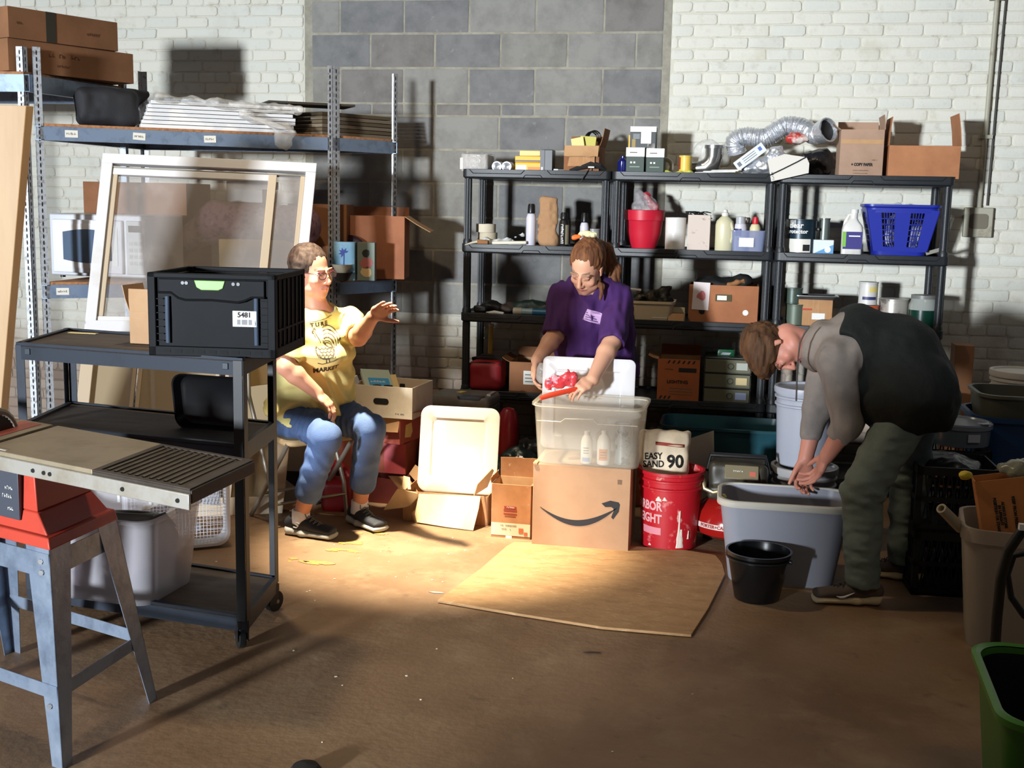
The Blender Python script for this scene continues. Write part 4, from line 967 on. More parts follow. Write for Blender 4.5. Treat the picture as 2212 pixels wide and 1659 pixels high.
# ---- third deck, middle unit
x0_, x1_ = atY(1366,650,-.42).x, atY(1458,650,-.42).x
T = thing('beige_bin', 'beige plastic bin with a printed label on the third shelf beside the woman in purple', 'bin', ((x0_+x1_)/2,-.40,z3)); mb = MB(); W2 = x1_-x0_
tub(mb, W2*.82,.17,W2*.98,.21,.115,.025,.004,rim=.007,rimh=.014); obj('bin', mb, M('beige_bin', rgb(206,190,158), .5), T)
patch(T,'label',M('pale_label',rgb(214,204,186),.6),.0,.085,.02,.06,.178); patch(T,'red_print',M('maroon_print',rgb(110,40,56),.6),.02,.07,.037,.05,.181)
me = crumple((-.16,-.10,-.03),(.16,.10,.12),0,.022,20,.007,'tools',M('mixed_tools', rgb(70,64,50), .5, var=[(rgb(150,140,104), 20,.55,.62),(rgb(26,26,26), 12,.4,.6)]),61,lambda s: s.ell((0,0,.02),(.11,.07,.045)).ell((.05,0,.04),(.06,.04,.04)))
o = obj('tool_heap', me, None, loc=((x0_+x1_)/2,-.40,z3+.10)); tag(o, 'heap of small tools and bags piled in the beige bin', 'clutter', kind='stuff')
T = thing('white_trowel', 'small white plastic spray trigger lying on the beige bin', 'trigger', (atY(1366,632,-.45).x,-.46,z3+.155)); mb = MB(); mb.tube([(-.03,0,.02),(.0,0,.022),(.05,0,.018)], .007, 8); mb.tube([(-.018,0,.02),(-.012,0,-.01),(-.008,0,-.03)], .012, 8, rr=[.006,.011,.012]); obj('trigger', mb, wht_pl, T)
T = carton('small_carton', 'little cream carton with its lid flap open beside the big brown carton', (atY(1461,690,-.44).x,-.44,z3), 0, .095, .08, .05, M('cream_card', rgb(214,204,166), .7), card_in, {'front':(.055,150),'back':(.03,20)})
x0_, x1_ = atY(1486,690,-.43).x, atY(1636,690,-.43).x; hh = atY(1560,616,-.43).z-z3
T = carton('storage_carton', 'large brown carton with an oblong metal label holder on the third shelf', ((x0_+x1_)/2,-.33,z3), 0, x1_-x0_, .22, hh, M('rust_cardboard', rgb(164,104,66), .8, var=(rgb(144,88,54), 5,.4,.7)), card_in)
d2 = .22; patch(T,'label_holder',M('brass_dark',rgb(70,62,36),.4,.6),-.045,.045,hh*.58,hh*.76,d2,t=.004); patch(T,'label_card',paper_label,-.035,.018,hh*.61,hh*.73,d2+.008,t=.001)
mb = MB(); mb.cyl((.125,-.11,hh*.30),(.125,-.1125,hh*.30),.016,n=24); obj('round_sticker', mb, paper_w, T)
mb = MB(); mb.cyl((-.118,-.11,hh*.30),(-.118,-.1125,hh*.30),.016,n=24); obj('finger_hole', mb, M('slot_dark'), T)
mb = MB(); mb.box((-.125,-.113,hh*.70),(.093,.0018,.155),(0,R(2),0)); c_ = obj('hanging_card', mb, M('pinkish_paper', rgb(218,206,204), .7), T)
mb = MB(); mb.prism(blob(-.125,hh*.70,.026,16,.3), .0006, Matrix.Translation((0,-.1142,0)) @ Matrix.Rotation(R(90),4,'X')); obj('red_stain', mb, M('faded_red', rgb(196,110,112), .7), c_)
me = crumple((-.2,-.12,-.03),(.2,.12,.09),0,.014,16,.008,'bag',M('black_cloth', rgb(24,23,22), .8),63,lambda s: s.ell((-.03,0,.0),(.15,.09,.035)).ell((.11,0,.02),(.05,.06,.03)))
o = obj('black_cloth_bag', me, None, loc=((x0_+x1_)/2,-.33,z3+hh+.004)); tag(o, 'black cloth bag stuffed in the top of the big brown carton', 'bag')
T = thing('work_glove', 'tan leather glove lying on top of the big brown carton', 'glove', (atY(1590,612,-.4).x,-.40,z3+hh)); me = crumple((-.07,-.04,-.02),(.07,.04,.05),0,.006,40,.005,'glove',M('tan_leather', rgb(140,96,56), .8),64,lambda s: s.limb((-.04,0,.005),(.01,0,.018),.012,.014).limb((.01,0,.018),(.035,0,.03),.012,.008).limb((.005,0,.018),(.045,.01,.016),.01,.008)); obj('glove', me, None, T)
# ---- third deck, right unit
def jar(px, py, Y, r, h, m1, lb, lidm=None, zoff=0, **k):
    p = atY(px, py, Y); return canister(lb, (p.x, Y, z3+zoff), r, h, m1, lidm or steel, **k)
T = jar(1717,690,-.38,.055,.12,M('grey_green_tin', rgb(96,106,92), .5,.3),'dull green paint can at the left of the third shelf, right unit')
T = jar(1716,600,-.38,.05,.085,M('dusky_green', rgb(70,84,74), .4,.2),'small dusty green can stacked on top of the dull green can',zoff=.123)
T = thing('flat_carton', 'tan carton lying under the dusty cans on the third shelf', 'box', (atY(1760,680,-.36).x,-.34,z3)); mb = MB(); mb.bx(-.10,.09,-.08,.08,0,.15); obj('carton', mb, card, T, bev=.003); patch(T,'white_sticker',paper_w,-.02,.05,.04,.075,.16); patch(T,'red_mark',M('red_print',rgb(176,60,40),.5),-.09,-.02,.09,.10,.16)
T = thing('paint_tray', 'metal paint tray laid over the tan carton', 'tray', (atY(1762,640,-.38).x,-.38,z3+.152)); mb = MB(); tub(mb,.20,.12,.23,.15,.022,.02,.003,rim=.006,rimh=.004); obj('tray', mb, steel, T)
p = atY(1875,640,-.36)
T = canister('white quart can with a colourful label standing on the third shelf', (p.x,-.36,z3+.13), .052, .125, M('offwhite_can', rgb(206,204,198), .4), steel)
wrap_label(T,'yellow_print',M('yellow_pale',rgb(216,196,120),.6),.052,.07,.10,0,60); wrap_label(T,'navy_print',M('navy_print'),.052,.028,.045,-40,45)
T = canister('orange can under the white quart can on the third shelf', (p.x+.008,-.36,z3), .055, .127, M('orange_can', rgb(190,84,40), .45), steel, name='paint_can')
p = atY(1930,680,-.36)
T = canister('bare silver gallon can with a streaked label on the third shelf', (p.x,-.34,z3), .08, .165, M('drippy_can', rgb(186,180,170), .35,.4,var=(rgb(120,112,104), 12,.5,.6)), steel, name='gallon_paint_can')
p = atY(1993,680,-.40)
T = thing('glass_jar', 'large clear jar with a dark green label at the right of the third shelf', 'jar', (p.x,-.40,z3)); mb = MB(); mb.lathe([(.072,0),(.078,.005),(.078,.14),(.068,.165),(.064,.18),(.06,.18),(.062,.165),(.073,.14),(.073,.01),(.0001,.01)],36); obj('glass', mb, M('jar_glass', rgb(190,196,190), .08, alpha=.45), T)
wrap_label(T,'label',M('bottle_green',rgb(14,54,42),.25),.0785,.012,.115,-80,80); mb = MB(); mb.lathe([(.067,.176),(.067,.195),(.0001,.197)],32); obj('lid', mb, M('grey_lid', rgb(120,120,118), .4), T)
# ---- fourth deck, left unit
z4 = LV[3]-.012
x0_, x1_ = atY(1015,790,-.42).x, atY(1088,790,-.42).x
T = thing('red_tool_bag', 'red soft sided bag with black piping at the left of the fourth shelf', 'bag', ((x0_+x1_)/2,-.40,z4))
s_ = SDF((-.14,-.12,-.01),(.14,.12,.24),.006); s_.box((0,0,.088),((x1_-x0_)/2,.085,.088),rad=.035); s_.disp(lambda P: .004*_noise3(P,22,2)); obj('bag', s_.mesh('bag', M('red_nylon', rgb(150,28,36), .6, bump=(300,.0008))), None, T)
mb = MB(); w_ = (x1_-x0_)/2
mb.tube([(a,-.062,.150+b_*0) if False else (a*w_*.92, -.07, .158+.012*(1-a*a)) for a in [-1+.2*i for i in range(11)]], .005, 6); mb.tube([(a*w_*.9, 0, .178+.012*(1-a*a)) for a in [-1+.2*i for i in range(11)]], .012, 6); obj('black_piping', mb, blackm, T)
mb = MB(); mb.tube([(-.05,0,.18),(-.03,0,.205),(.03,0,.205),(.05,0,.18)], .008, 8); obj('handle', mb, blackm, T)
x0_, x1_ = atY(1103,790,-.45).x, atY(1205,790,-.45).x
T = carton('brown_carton', 'brown carton with a printed white label on the fourth shelf behind her arm', ((x0_+x1_)/2,-.36,z4-.03), 0, x1_-x0_, .26, .215, card_d, card_in, {'back':(.06,10),'left':(.05,60)})
patch(T,'label',paper_label,-.055,.035,.085,.165,.26)
for k in range(3): patch(T,'label_line',ink,-.045,.01,.10+.02*k,.105+.02*k,.263)
T = thing('hammer', 'yellow handled hammer standing upright on the fourth shelf', 'hammer', (atY(1056,720,-.34).x,-.30,z4+.17)); mb = MB(); mb.cyl((0,0,0),(.006,0,.20),.014,n=12); obj('handle', mb, M('yellow_handle', rgb(196,160,60), .5), T); mb = MB(); mb.cyl((.006,0,.195),(.006,0,.212),.017,n=12); obj('cap', mb, M('bone', rgb(196,190,170), .5), T)
me = crumple((-.2,-.1,-.03),(.2,.1,.22),0,.02,14,.009,'bag',M('black_bagcloth', rgb(20,21,26), .6),71,lambda s: s.ell((-.04,0,.06),(.10,.06,.09)).ell((.08,0,.10),(.08,.06,.09)).plane((0,0,0),(0,0,-1)))
o = obj('black_tool_bag', me, None, loc=(atY(1130,740,-.25).x,-.17,z4)); tag(o, 'black tool bag in shade behind the brown carton on the fourth shelf', 'bag')
# ---- fourth deck, middle unit
x0_, x1_ = atY(1420,850,-.42).x, atY(1510,850,-.42).x; hh = atY(1465,775,-.45).z-z4
T = carton('lighting_carton', 'orange carton printed LIGHTING with striped warning bands on the fourth shelf', ((x0_+x1_)/2,-.36,z4), 0, x1_-x0_, .24, hh, M('burnt_cardboard', rgb(170,94,50), .8, var=(rgb(150,80,42), 5,.4,.7)), card_in, {'back':(.07,40),'left':(.06,70)})
w_ = x1_-x0_
for k in range(6):
    for (v0, sgn) in ((hh*.90,1),(hh*.045,1)):
        if v0 < .05 and k > 2: continue
        mb = MB(); u = -w_*.28+k*.028 if v0 > .05 else -w_*.45+k*.024
        mb.prism([(u,v0),(u+.010,v0),(u+.020,v0+.018),(u+.010,v0+.018)], .0008, Matrix.Translation((0,-.12,0)) @ Matrix.Rotation(R(90),4,'X')); obj('warning_stripe', mb, inkd, T)
text('LIGHTING', .026, inkd, T, (-.005,-.1213,hh*.46), bold=.0006); text('~9', .008, inkd, T, (-.055,-.1213,hh*.76), name='small_print')
patch(T,'dark_band',inkd,-.0,w_*.42,hh*.70,hh*.80,.24)
for k in range(3): patch(T,'print_line',M('faint_ink',rgb(120,92,70),.8),-.05,.08,hh*(.16+.07*k),hh*(.18+.07*k),.24)
x0_, x1_ = atY(1519,850,-.42).x, atY(1620,850,-.42).x; w_ = x1_-x0_; hh = atY(1570,772,-.45).z-z4
T = thing('drawer_box', 'clear three drawer plastic organiser on the fourth shelf of the middle unit', 'drawer box', ((x0_+x1_)/2,-.34,z4))
mb = MB(); t_ = .004; mb.bx(-w_/2,-w_/2+t_,-.12,.12,0,hh); mb.bx(w_/2-t_,w_/2,-.12,.12,0,hh); mb.bx(-w_/2,w_/2,.116,.12,0,hh)
for k in range(4): mb.bx(-w_/2,w_/2,-.12,.12,k*(hh-.006)/3,k*(hh-.006)/3+.006)
obj('frame', mb, M('dark_frame', rgb(54,56,50), .4), T)
for k in range(3):
    z0 = .007+k*(hh-.006)/3; z1 = z0+(hh-.006)/3-.012
    dr = MB(); dr.hexa([Vector(p) for p in ((-w_/2+.006,-.124,z0),(w_/2-.006,-.124,z0),(w_/2-.006,.10,z0),(-w_/2+.006,.10,z0),(-w_/2+.006,-.134,z1),(w_/2-.006,-.134,z1),(w_/2-.006,.10,z1),(-w_/2+.006,.10,z1))]); d_ = obj('drawer', dr, M('smoky_drawer', rgb(122,120,100), .25, alpha=.75), T)
    l = MB(); l.box((w_*.30,-.1315,(z0+z1)/2),(.062,.0018,.042),(R(12),0,0)); obj('drawer_label', l, (M('blue_label',rgb(150,160,190),.6), M('tan_label',rgb(196,176,130),.6), M('grey_label',rgb(170,172,162),.6))[k], d_)
    l = MB(); l.tube([(w_*.06+.016*math.cos(2*math.pi*i/18),-.133,(z0+z1)/2+.016*math.sin(2*math.pi*i/18)) for i in range(18)], .002, 6, closed=True); obj('ring_pull', l, M('dark_frame'), d_)
T = thing('green_pouch', 'small shiny green pack lying on top of the drawer box', 'pack', (atY(1572,760,-.40).x-.01,-.36,z4+hh)); mb = MB(); mb.rings([[(x_*s_,y_*s_*.6,zz) for x_,y_ in rrect(.10,.10,.01,3)] for zz,s_ in ((0,.98),(.02,1),(.036,.9))]); obj('pack', mb, M('green_foil', rgb(20,84,50), .25), T)
mb = MB(); mb.prism([(-.03,.006),(.02,.006),(.03,.02),(-.02,.02)],.001,Matrix.Translation((0,-.031,0))@Matrix.Rotation(R(90),4,'X')); obj('pack_print', mb, M('pale_print',rgb(170,178,180),.6), T)
# ================================================================ LEFT SIDE
# ---- on the metal rack
ORD = ['first','second','third','fourth','fifth','sixth','seventh']
def hexbox(parent, name, mat, base, h, z, bev=.002, label=None):
    mb = MB(); mb.hexa([Vector((p[0],p[1],z)) for p in base]+[Vector((p[0],p[1],z+h)) for p in base]); return obj(name, mb, mat, parent, bev=bev, label=label)
def sub2(a, b_, t): return Vector((a[0]+(b_[0]-a[0])*t, a[1]+(b_[1]-a[1])*t))
cA, cB = Vector((-3.585,-1.69)), Vector((-3.27,-1.02)); sd = (cB-cA).normalized(); nn = Vector((-sd.y, sd.x))
card_rack = M('long_carton', rgb(150,104,70), .82, var=(rgb(134,92,60), 5, .4, .7))
for k,(z0,h,l0,l1,lb) in enumerate(((2.181,.158,0,1.0,'long brown cardboard box at the bottom of the pair on the top left rack'),(2.341,.15,0,.86,'long brown cardboard box with dark tape lying on top of the other'))):
    a, b_ = sub2(cA,cB,l0), sub2(cA,cB,l1); T = thing('long_carton', lb, 'box', (0,0,0)); o1 = nn*(.0 if k == 0 else -.012)
    body = hexbox(T, 'body', card_rack, [a+o1, b_+o1, b_+o1+nn*.34, a+o1+nn*.34], h, z0)
    ang2 = math.atan2(sd.y, sd.x)
    P_ = a+(b_-a)*.42+o1-nn*.0012
    if k == 0:
        text('~11', .030, M('faded_ink', rgb(96,60,40), .85), T, (P_.x,P_.y,z0+h*.62), (R(90),0,ang2), bold=.0008); text('~7', .018, M('faded_ink'), T, (P_.x,P_.y,z0+h*.30), (R(90),0,ang2), name='small_print')
    else:
        m1 = sub2(a,b_,.37)+o1-nn*.001; mb = MB(); mb.box((m1.x,m1.y,z0+h*.5),(.055,.002,h*1.0),(0,0,ang2)); obj('dark_tape', mb, M('dark_tape', rgb(60,56,44), .5), T)
        text('~6', .022, M('faded_ink'), T, (P_.x+sd.x*.22,P_.y+sd.y*.22,z0+h*.45), (R(90),0,ang2)); text('~4', .018, M('faded_ink'), T, (P_.x-sd.x*.20,P_.y-sd.y*.20,z0+h*.5), (R(90),0,ang2))
def rp(u, v=0): return rackL + fd*u + bd*v
z1 = 1.929
me = crumple((-.22,-.18,-.02),(.24,.18,.27),0,.010,12,.008,'bag',M('black_duffel', rgb(28,29,34), .75, bump=(180,.001)),81,lambda s: s.box((0,0,.10),(.155,.12,.10),rad=.05).limb((.10,0,.14),(.20,.02,.18),.05,.02,None,.03).plane((0,0,0),(0,0,-1)))
o = obj('duffel_bag', me, None, loc=(rp(.36,.17).x,rp(.36,.17).y,z1), rot=(0,0,ang)); tag(o, 'dark soft duffel bag on the upper deck of the metal rack', 'bag')
wt = M('white_enamel', rgb(232,232,232), .35)
stk = M('panel_core', rgb(120,108,90), .7)
for k in range(7):
    j = random.uniform(-.012,.012); q = rp(.52+j+.006*k, .02); T = thing('white_panel_frame', ORD[k]+' white framed panel from the bottom of the stack under clear plastic', 'panel', (q.x,q.y,z1+.0205*k), ang, 'white framed panels stacked on the upper rack deck')
    L_ = .80-.01*k+random.uniform(-.015,.02)
    mb = MB(); mb.bx(0,L_,0,.014,.001,.0185); mb.bx(0,L_,.30,.314,.001,.0185); mb.bx(0,.014,.014,.30,.001,.0185); obj('frame', mb, wt, T, bev=.001)
    mb = MB(); mb.bx(L_-.014,L_,.014,.30,.001,.0185); obj('frame_end', mb, stk, T, bev=.001)
    mb = MB(); mb.bx(.014,L_-.014,.014,.30,.007,.011); obj('panel', mb, wt, T)
for k,(zz,c,lb) in enumerate(((.150,M('pale_blue_strip',rgb(176,190,206),.35),'pale blue metal strip bundle lying on top of the white panels'),(.166,M('dark_strip',rgb(52,46,36),.7),'long dark brown flat strip laid over the white panels toward the right'))):
    q = rp(.66 if k == 0 else 1.28,.08); T = thing('flat_strip', lb, 'strip', (q.x,q.y,z1+zz-.006), ang)
    mb = MB()
    if k == 0:
        for i in range(3): mb.bx(-.02+.01*i,.62,-.0+.05*i,.035+.05*i,.0,.014)
    else: mb.bx(-.10,.38,-.05,.20,0,.012)
    obj('strip', mb, c, T)
# dark panel stack continuing right along the rack end
for k in range(6):
    e0 = rackR+Vector((-.055,.06)); T = thing('dark_board', ORD[k]+' thin dark edged board from the bottom at the right end of the rack', 'board', (e0.x,e0.y,z1+.0215*k), math.atan2((rackRR-rackR).y,(rackRR-rackR).x), 'thin dark edged panels at the right end of the rack')
    mb = MB(); mb.bx(-.05,.52-.012*k,-.02,.30,.001,.0195); obj('panel', mb, (stk, M('brown_edge', rgb(92,80,60), .7))[k%2], T, bev=.001)
me = crumple((-.50,-.14,-.24),(.42,.22,.12),0,.012,16,.009,'film',film,85,lambda s: s.limb((-.42,.05,.055),(.30,.0,.02),(.02,.10),(.02,.12),(0,0,1),.04).limb((.0,-.035,-.02),(.27,-.05,-.10),(.012,.08),(.010,.09),(0,0,1),.03).ell((.22,-.045,-.12),(.055,.012,.08),None,.03), relax=1)
q = rp(1.02,-.01); o = obj('plastic_sheeting', me, None, loc=(q.x,q.y,z1+.10), rot=(0,0,ang)); tag(o, 'crumpled clear plastic sheeting draped over the white panels and hanging off the beam', 'plastic sheet')
# ---- second deck of the rack
z2 = 1.129
q = rp(.06,.05); T = thing('microwave_oven', 'white and silver microwave with a dark window on the rack, behind the leaning window frame', 'microwave', (-3.64,-1.30,z2), R(-3))
W3, H3 = .60, .345
mb = MB(); mb.bx(0,W3,0,.36,.012,H3); obj('body', mb, M('silver_white', rgb(206,208,214), .35, .25), T, bev=.008)
dr = MB(); dr.bx(.03,W3-.15,-.022,.002,.03,H3-.03); d_ = obj('door', dr, M('door_white', rgb(222,224,230), .3), T, bev=.006)
def curvepoly(x0,x1,z0,z1,b): return [(x0,z0+b)]+[(x0+(x1-x0)*i/10, z0+b-b*math.sin(math.pi*i/10)) for i in range(1,10)]+[(x1,z0+b)]+[(x1,z1-b)]+[(x1-(x1-x0)*i/10, z1-b+b*math.sin(math.pi*i/10)) for i in range(1,10)]+[(x0,z1-b)]
mb = MB(); mb.prism(curvepoly(.055,W3-.175,.055,H3-.05,.02), .003, Matrix.Translation((0,-.0225,0)) @ Matrix.Rotation(R(90),4,'X')); obj('door_trim', mb, M('white_enamel'), d_)
mb = MB(); mb.prism(curvepoly(.10,W3-.21,.085,H3-.08,.016), .003, Matrix.Translation((0,-.026,0)) @ Matrix.Rotation(R(90),4,'X')); obj('window', mb, M('dark_blue_glass', rgb(86,102,124), .08), d_)
mb = MB(); mb.bx(W3-.13,W3-.02,-.012,.001,.03,H3-.03); cp_ = obj('control_panel', mb, M('panel_grey', rgb(190,192,192), .4), T, bev=.004)
mb = MB(); mb.bx(W3-.115,W3-.035,-.014,-.012,H3-.09,H3-.055); obj('display', mb, M('dark_display', rgb(70,74,76), .2), cp_)
for i in range(4):
    for j in range(3):
        mb = MB(); mb.bx(W3-.113+.028*j,W3-.093+.028*j,-.0135,-.012,.08+.035*i,.10+.035*i); obj('button', mb, M('button_grey', rgb(170,172,172), .5), cp_)
for sx in (.04,.55): mb = MB(); mb.cyl((sx,.05,0),(sx,.05,.013),.014,n=12); obj('foot', mb, blackp, T)
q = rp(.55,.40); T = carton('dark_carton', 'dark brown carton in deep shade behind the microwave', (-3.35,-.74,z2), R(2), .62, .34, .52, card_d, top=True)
T = thing('floral_cushion_roll', 'mauve patterned cushion roll seen through the window pane', 'cushion', (-2.66,-.90,z2+.30))
s_ = SDF((-.46,-.2,-.22),(.46,.22,.22),.009); s_.limb((-.36,0,-.09),(-.18,0,.02),.07,.10,None,.05).limb((-.18,0,.02),(.30,.02,.0),.10,.11,None,.05); s_.disp(lambda P: .010*_noise3(P,14,3)); obj('roll', s_.mesh('roll', M('mauve_fabric', rgb(128,96,104), .9, var=[(rgb(90,60,74), 34, .5, .62),(rgb(156,124,124), 50, .62, .7)])), None, T)
T = carton('tan_carton', 'tan carton under the mauve cushion on the rack', (-2.60,-.86,z2), R(14), .44, .26, .22, M('tan_card', rgb(176,152,110), .8), top=True)
T = carton('brown_carton_tall', 'brown carton standing behind the mauve cushion on the rack', (-2.34,-.62,z2), R(6), .34, .2, .42, card_d, top=True)
T = thing('white_folded_box', 'white shiny pack on top of the clutter behind the window pane', 'pack', (-2.72,-.66,z2+.42)); mb = MB(); mb.bx(-.16,.06,-.05,.05,0,.075); mb.bx(-.16,.12,-.05,.05,.075,.12); obj('pack', mb, paper_w, T, bev=.004)
bx0 = atY(742,612,-.66); bx1 = atY(845,600,-.50)
T = carton('open_carton', 'big open carton with a flap bent out at the right end of the rack', (bx0.x+.135,-.46,z2), R(10), .36, .30, .36, M('reddish_carton', rgb(160,102,70), .8, var=(rgb(140,86,58), 5,.4,.7)), card_in, {'right':(.17,120),'back':(.05,10)}); 
T = thing('dark_round_pan', 'dark round pan leaning inside the open carton area on the rack', 'pan', (atY(745,520,-.72).x,-.66,z2+.13), rot=(R(80),0,0)); mb = MB(); mb.lathe([(.0001,0),(.10,0),(.12,.012),(.118,.014),(.10,.004),(.0001,.004)],36); obj('pan', mb, M('plum_black', rgb(48,26,34), .35), T)
p0 = atY(760,612,-.80); T = thing('blue_palm_pack', 'tall blue pack printed with a palm tree standing on the rack', 'pack', (p0.x-.02,-.78,z2), R(8)); mb = MB(); mb.bx(-.085,.035,-.03,.03,0,.215); obj('carton', mb, M('sky_blue_pack', rgb(120,176,214), .5, var=(rgb(160,202,224), 9,.45,.7)), T, bev=.003)
pm = MB()
for a_ in (20,60,110,150,195,240): pm.prism([(-.028+.030*math.cos(R(a_))*t+.006*math.cos(R(a_+90))*w_, .155+.030*math.sin(R(a_))*t+.006*math.sin(R(a_+90))*w_) for t,w_ in ((0,0),(.5,1),(1,0),(.5,-1))], .001, Matrix.Translation((0,-.0305,0)) @ Matrix.Rotation(R(90),4,'X'))
pm.prism([(-.032,.04),(-.024,.04),(-.022,.155),(-.028,.155)], .001, Matrix.Translation((0,-.0305,0)) @ Matrix.Rotation(R(90),4,'X')); pm.prism(blob(-.03,.05,.026,12,.25,1.3,.7), .001, Matrix.Translation((0,-.0305,0)) @ Matrix.Rotation(R(90),4,'X'))
obj('palm_print', pm, M('cobalt_print', rgb(30,60,160), .5), T)
T = thing('patterned_pack', 'tall dull green pack with a red and cream print beside the blue palm pack', 'pack', (p0.x+.075,-.76,z2), R(8)); mb = MB(); mb.bx(-.05,.05,-.03,.03,0,.215); obj('carton', mb, M('dull_green_pack', rgb(110,122,112), .6), T, bev=.003)
for (z_,r_,c_) in ((.10,.032,rgb(160,90,84)),(.155,.02,rgb(22,30,26)),(.05,.03,rgb(196,170,120))): mb = MB(); mb.prism(blob(.0,z_,r_,14,.15,1.1,1), .001, Matrix.Translation((0,-.0305,0)) @ Matrix.Rotation(R(90),4,'X')); obj('print', mb, M('pp_%d'%int(z_*1000), c_, .6), T)
for k,(dz,c_,lb) in enumerate(((0,rgb(36,32,28),'dark bowl at the bottom of the little stack of bowls on the rack'),(.045,rgb(196,188,164),'cream bowl stacked in the dark bowl on the rack'))):
    p_ = atY(735,612,-.88); T = thing('bowl', lb, 'bowl', (p_.x,-.85,z2+dz)); mb = MB(); mb.lathe([(.03,0),(.034,.003),(.058,.045),(.06,.048),(.056,.046),(.03,.008),(.0001,.008)],30); obj('bowl', mb, M('bowl_%d'%k, c_, .4), T)
# ---- leaning door slab at the frame's left edge
T = thing('wooden_door', 'tan wooden door slab leaning upright at the far left edge', 'door', (0,0,0))
a0, a1 = Vector((-2.98,-2.78)), Vector((-3.27,-2.86)); mb = MB(); th = Vector((.012,.035,0))
b0 = [Vector((a0.x-.08,a0.y-.02,0)), Vector((a1.x-.08,a1.y-.02,0))]; t0_ = [Vector((a0.x+.165,a0.y+.02,1.93)), Vector((a1.x+.165,a1.y+.02,1.93))]
mb.hexa([b0[1],b0[0],b0[0]+th,b0[1]+th,t0_[1],t0_[0],t0_[0]+th,t0_[1]+th]); obj('slab', mb, M('door_veneer', rgb(200,164,120), .5, var=[(rgb(182,144,100), 3,.4,.75,(3,3,.35)),(rgb(160,112,70), 2,.66,.9)]), T, bev=.002)
kb = b0[0].lerp(t0_[0],.48)+Vector((-.095,-.04,0)); mb = MB(); mb.cyl(kb,kb+Vector((.006,-.016,0)),.032,n=24); obj('lock_plate', mb, M('worn_brass', rgb(150,126,70), .4,.6), T)

# ---- utility cart
cFL, cFR, cBR, cBL = Vector((-2.545,-3.31)), Vector((-1.615,-3.44)), Vector((-1.672,-3.0)), Vector((-2.63,-2.83))
T = thing('utility_cart', 'dark steel three shelf cart on casters holding the black crate and a milky tote', 'cart')
cart_m = M('slate_steel', rgb(38,45,56), .55, .1, spec=.3, var=(rgb(30,36,45), 10,.5,.75)); deckd = M('dark_ply_deck', rgb(84,74,66), .7, var=[(rgb(62,54,48), 5,.4,.7,(1,5,1)),(rgb(120,108,96), 22,.62,.8)])
for z in (1.045,.745,.135):
    d_ = deck(T, [sub2(cFL,cFR,.02),sub2(cFL,cFR,.985),cBR+Vector((-.01,-.01)),cBL+Vector((.02,-.01))], z-.012, .008, deckd); d_.name = 'shelf'
    for A_, B_, sd_ in ((cFL,cFR,1),(cFR,cBR,1),(cBR,cBL,1),(cBL,cFL,1)):
        r_ = beam(T, A_, B_, z+.004, .062, .02, side=sd_, name='rail'); r_.data.materials[0] = cart_m
for c_, d1, d2 in ((cFL,(1,0),(0,1)),(cFR,(-1,0),(0,1)),(cBR,(-1,0),(0,-1)),(cBL,(1,0),(0,-1))):
    mb = MB(); c3 = Vector((c_.x,c_.y,.115)); d1 = Vector((d1[0],d1[1],0)); d2 = Vector((d2[0],d2[1],0)); th_ = .003; wd_ = .034
    for u, v in ((d1,d2),(d2,d1)):
        q_ = [c3-v*.003, c3+u*wd_-v*.003, c3+u*wd_, c3]; mb.hexa(q_+[p+Vector((0,0,.925)) for p in q_])
    obj('post', mb, M('black_steel', rgb(20,22,26), .5,.15) if c_ in (cFR,cBR) else cart_m, T, bev=.001)
for c_, a_ in ((cFL+Vector((.03,.03)),20),(cFR+Vector((-.03,.03)),35),(cBR+Vector((-.02,-.03)),-20),(cBL+Vector((.03,-.03)),10)):
    mb = MB(); mb.bx(-.02,.02,-.03,.03,.085,.112); mb.box((-.019,0,.065),(.004,.045,.06)); mb.box((.019,0,.065),(.004,.045,.06)); cs = obj('caster', mb, M('caster_steel', rgb(70,70,72), .4,.7), T, (c_.x,c_.y,0), (0,0,R(a_)), bev=.001)
    mb = MB(); mb.cyl((-.013,.02,.042),(.013,.02,.042),.042,n=28); obj('wheel', mb, M('rubber', rgb(22,22,22), .6), cs, bev=.003); mb = MB(); mb.cyl((-.022,.02,.042),(.022,.02,.042),.008,n=12); obj('axle', mb, steel, cs)
for t_ in (.055,.93):
    P_ = sub2(cFL,cFR,t_); mb = MB(); mb.box((0,0,0),(.022,.003,.022)); obj('rail_clip', mb, M('clip_dark', rgb(44,54,62), .5), T, (P_.x,P_.y-.003,1.018), (0,0,math.atan2((cFR-cFL).y,(cFR-cFL).x)), bev=.002)
for (zz,u,v) in ((1.0375,.78,.05),(.7375,.60,.10)):
    P_ = cFL+(cFR-cFL)*u+(cBL-cFL)*v; mb = MB(); mb.cyl((P_.x,P_.y,zz-.004),(P_.x,P_.y,zz),.016,n=20); obj('deck_hole', mb, M('slot_dark'), T)
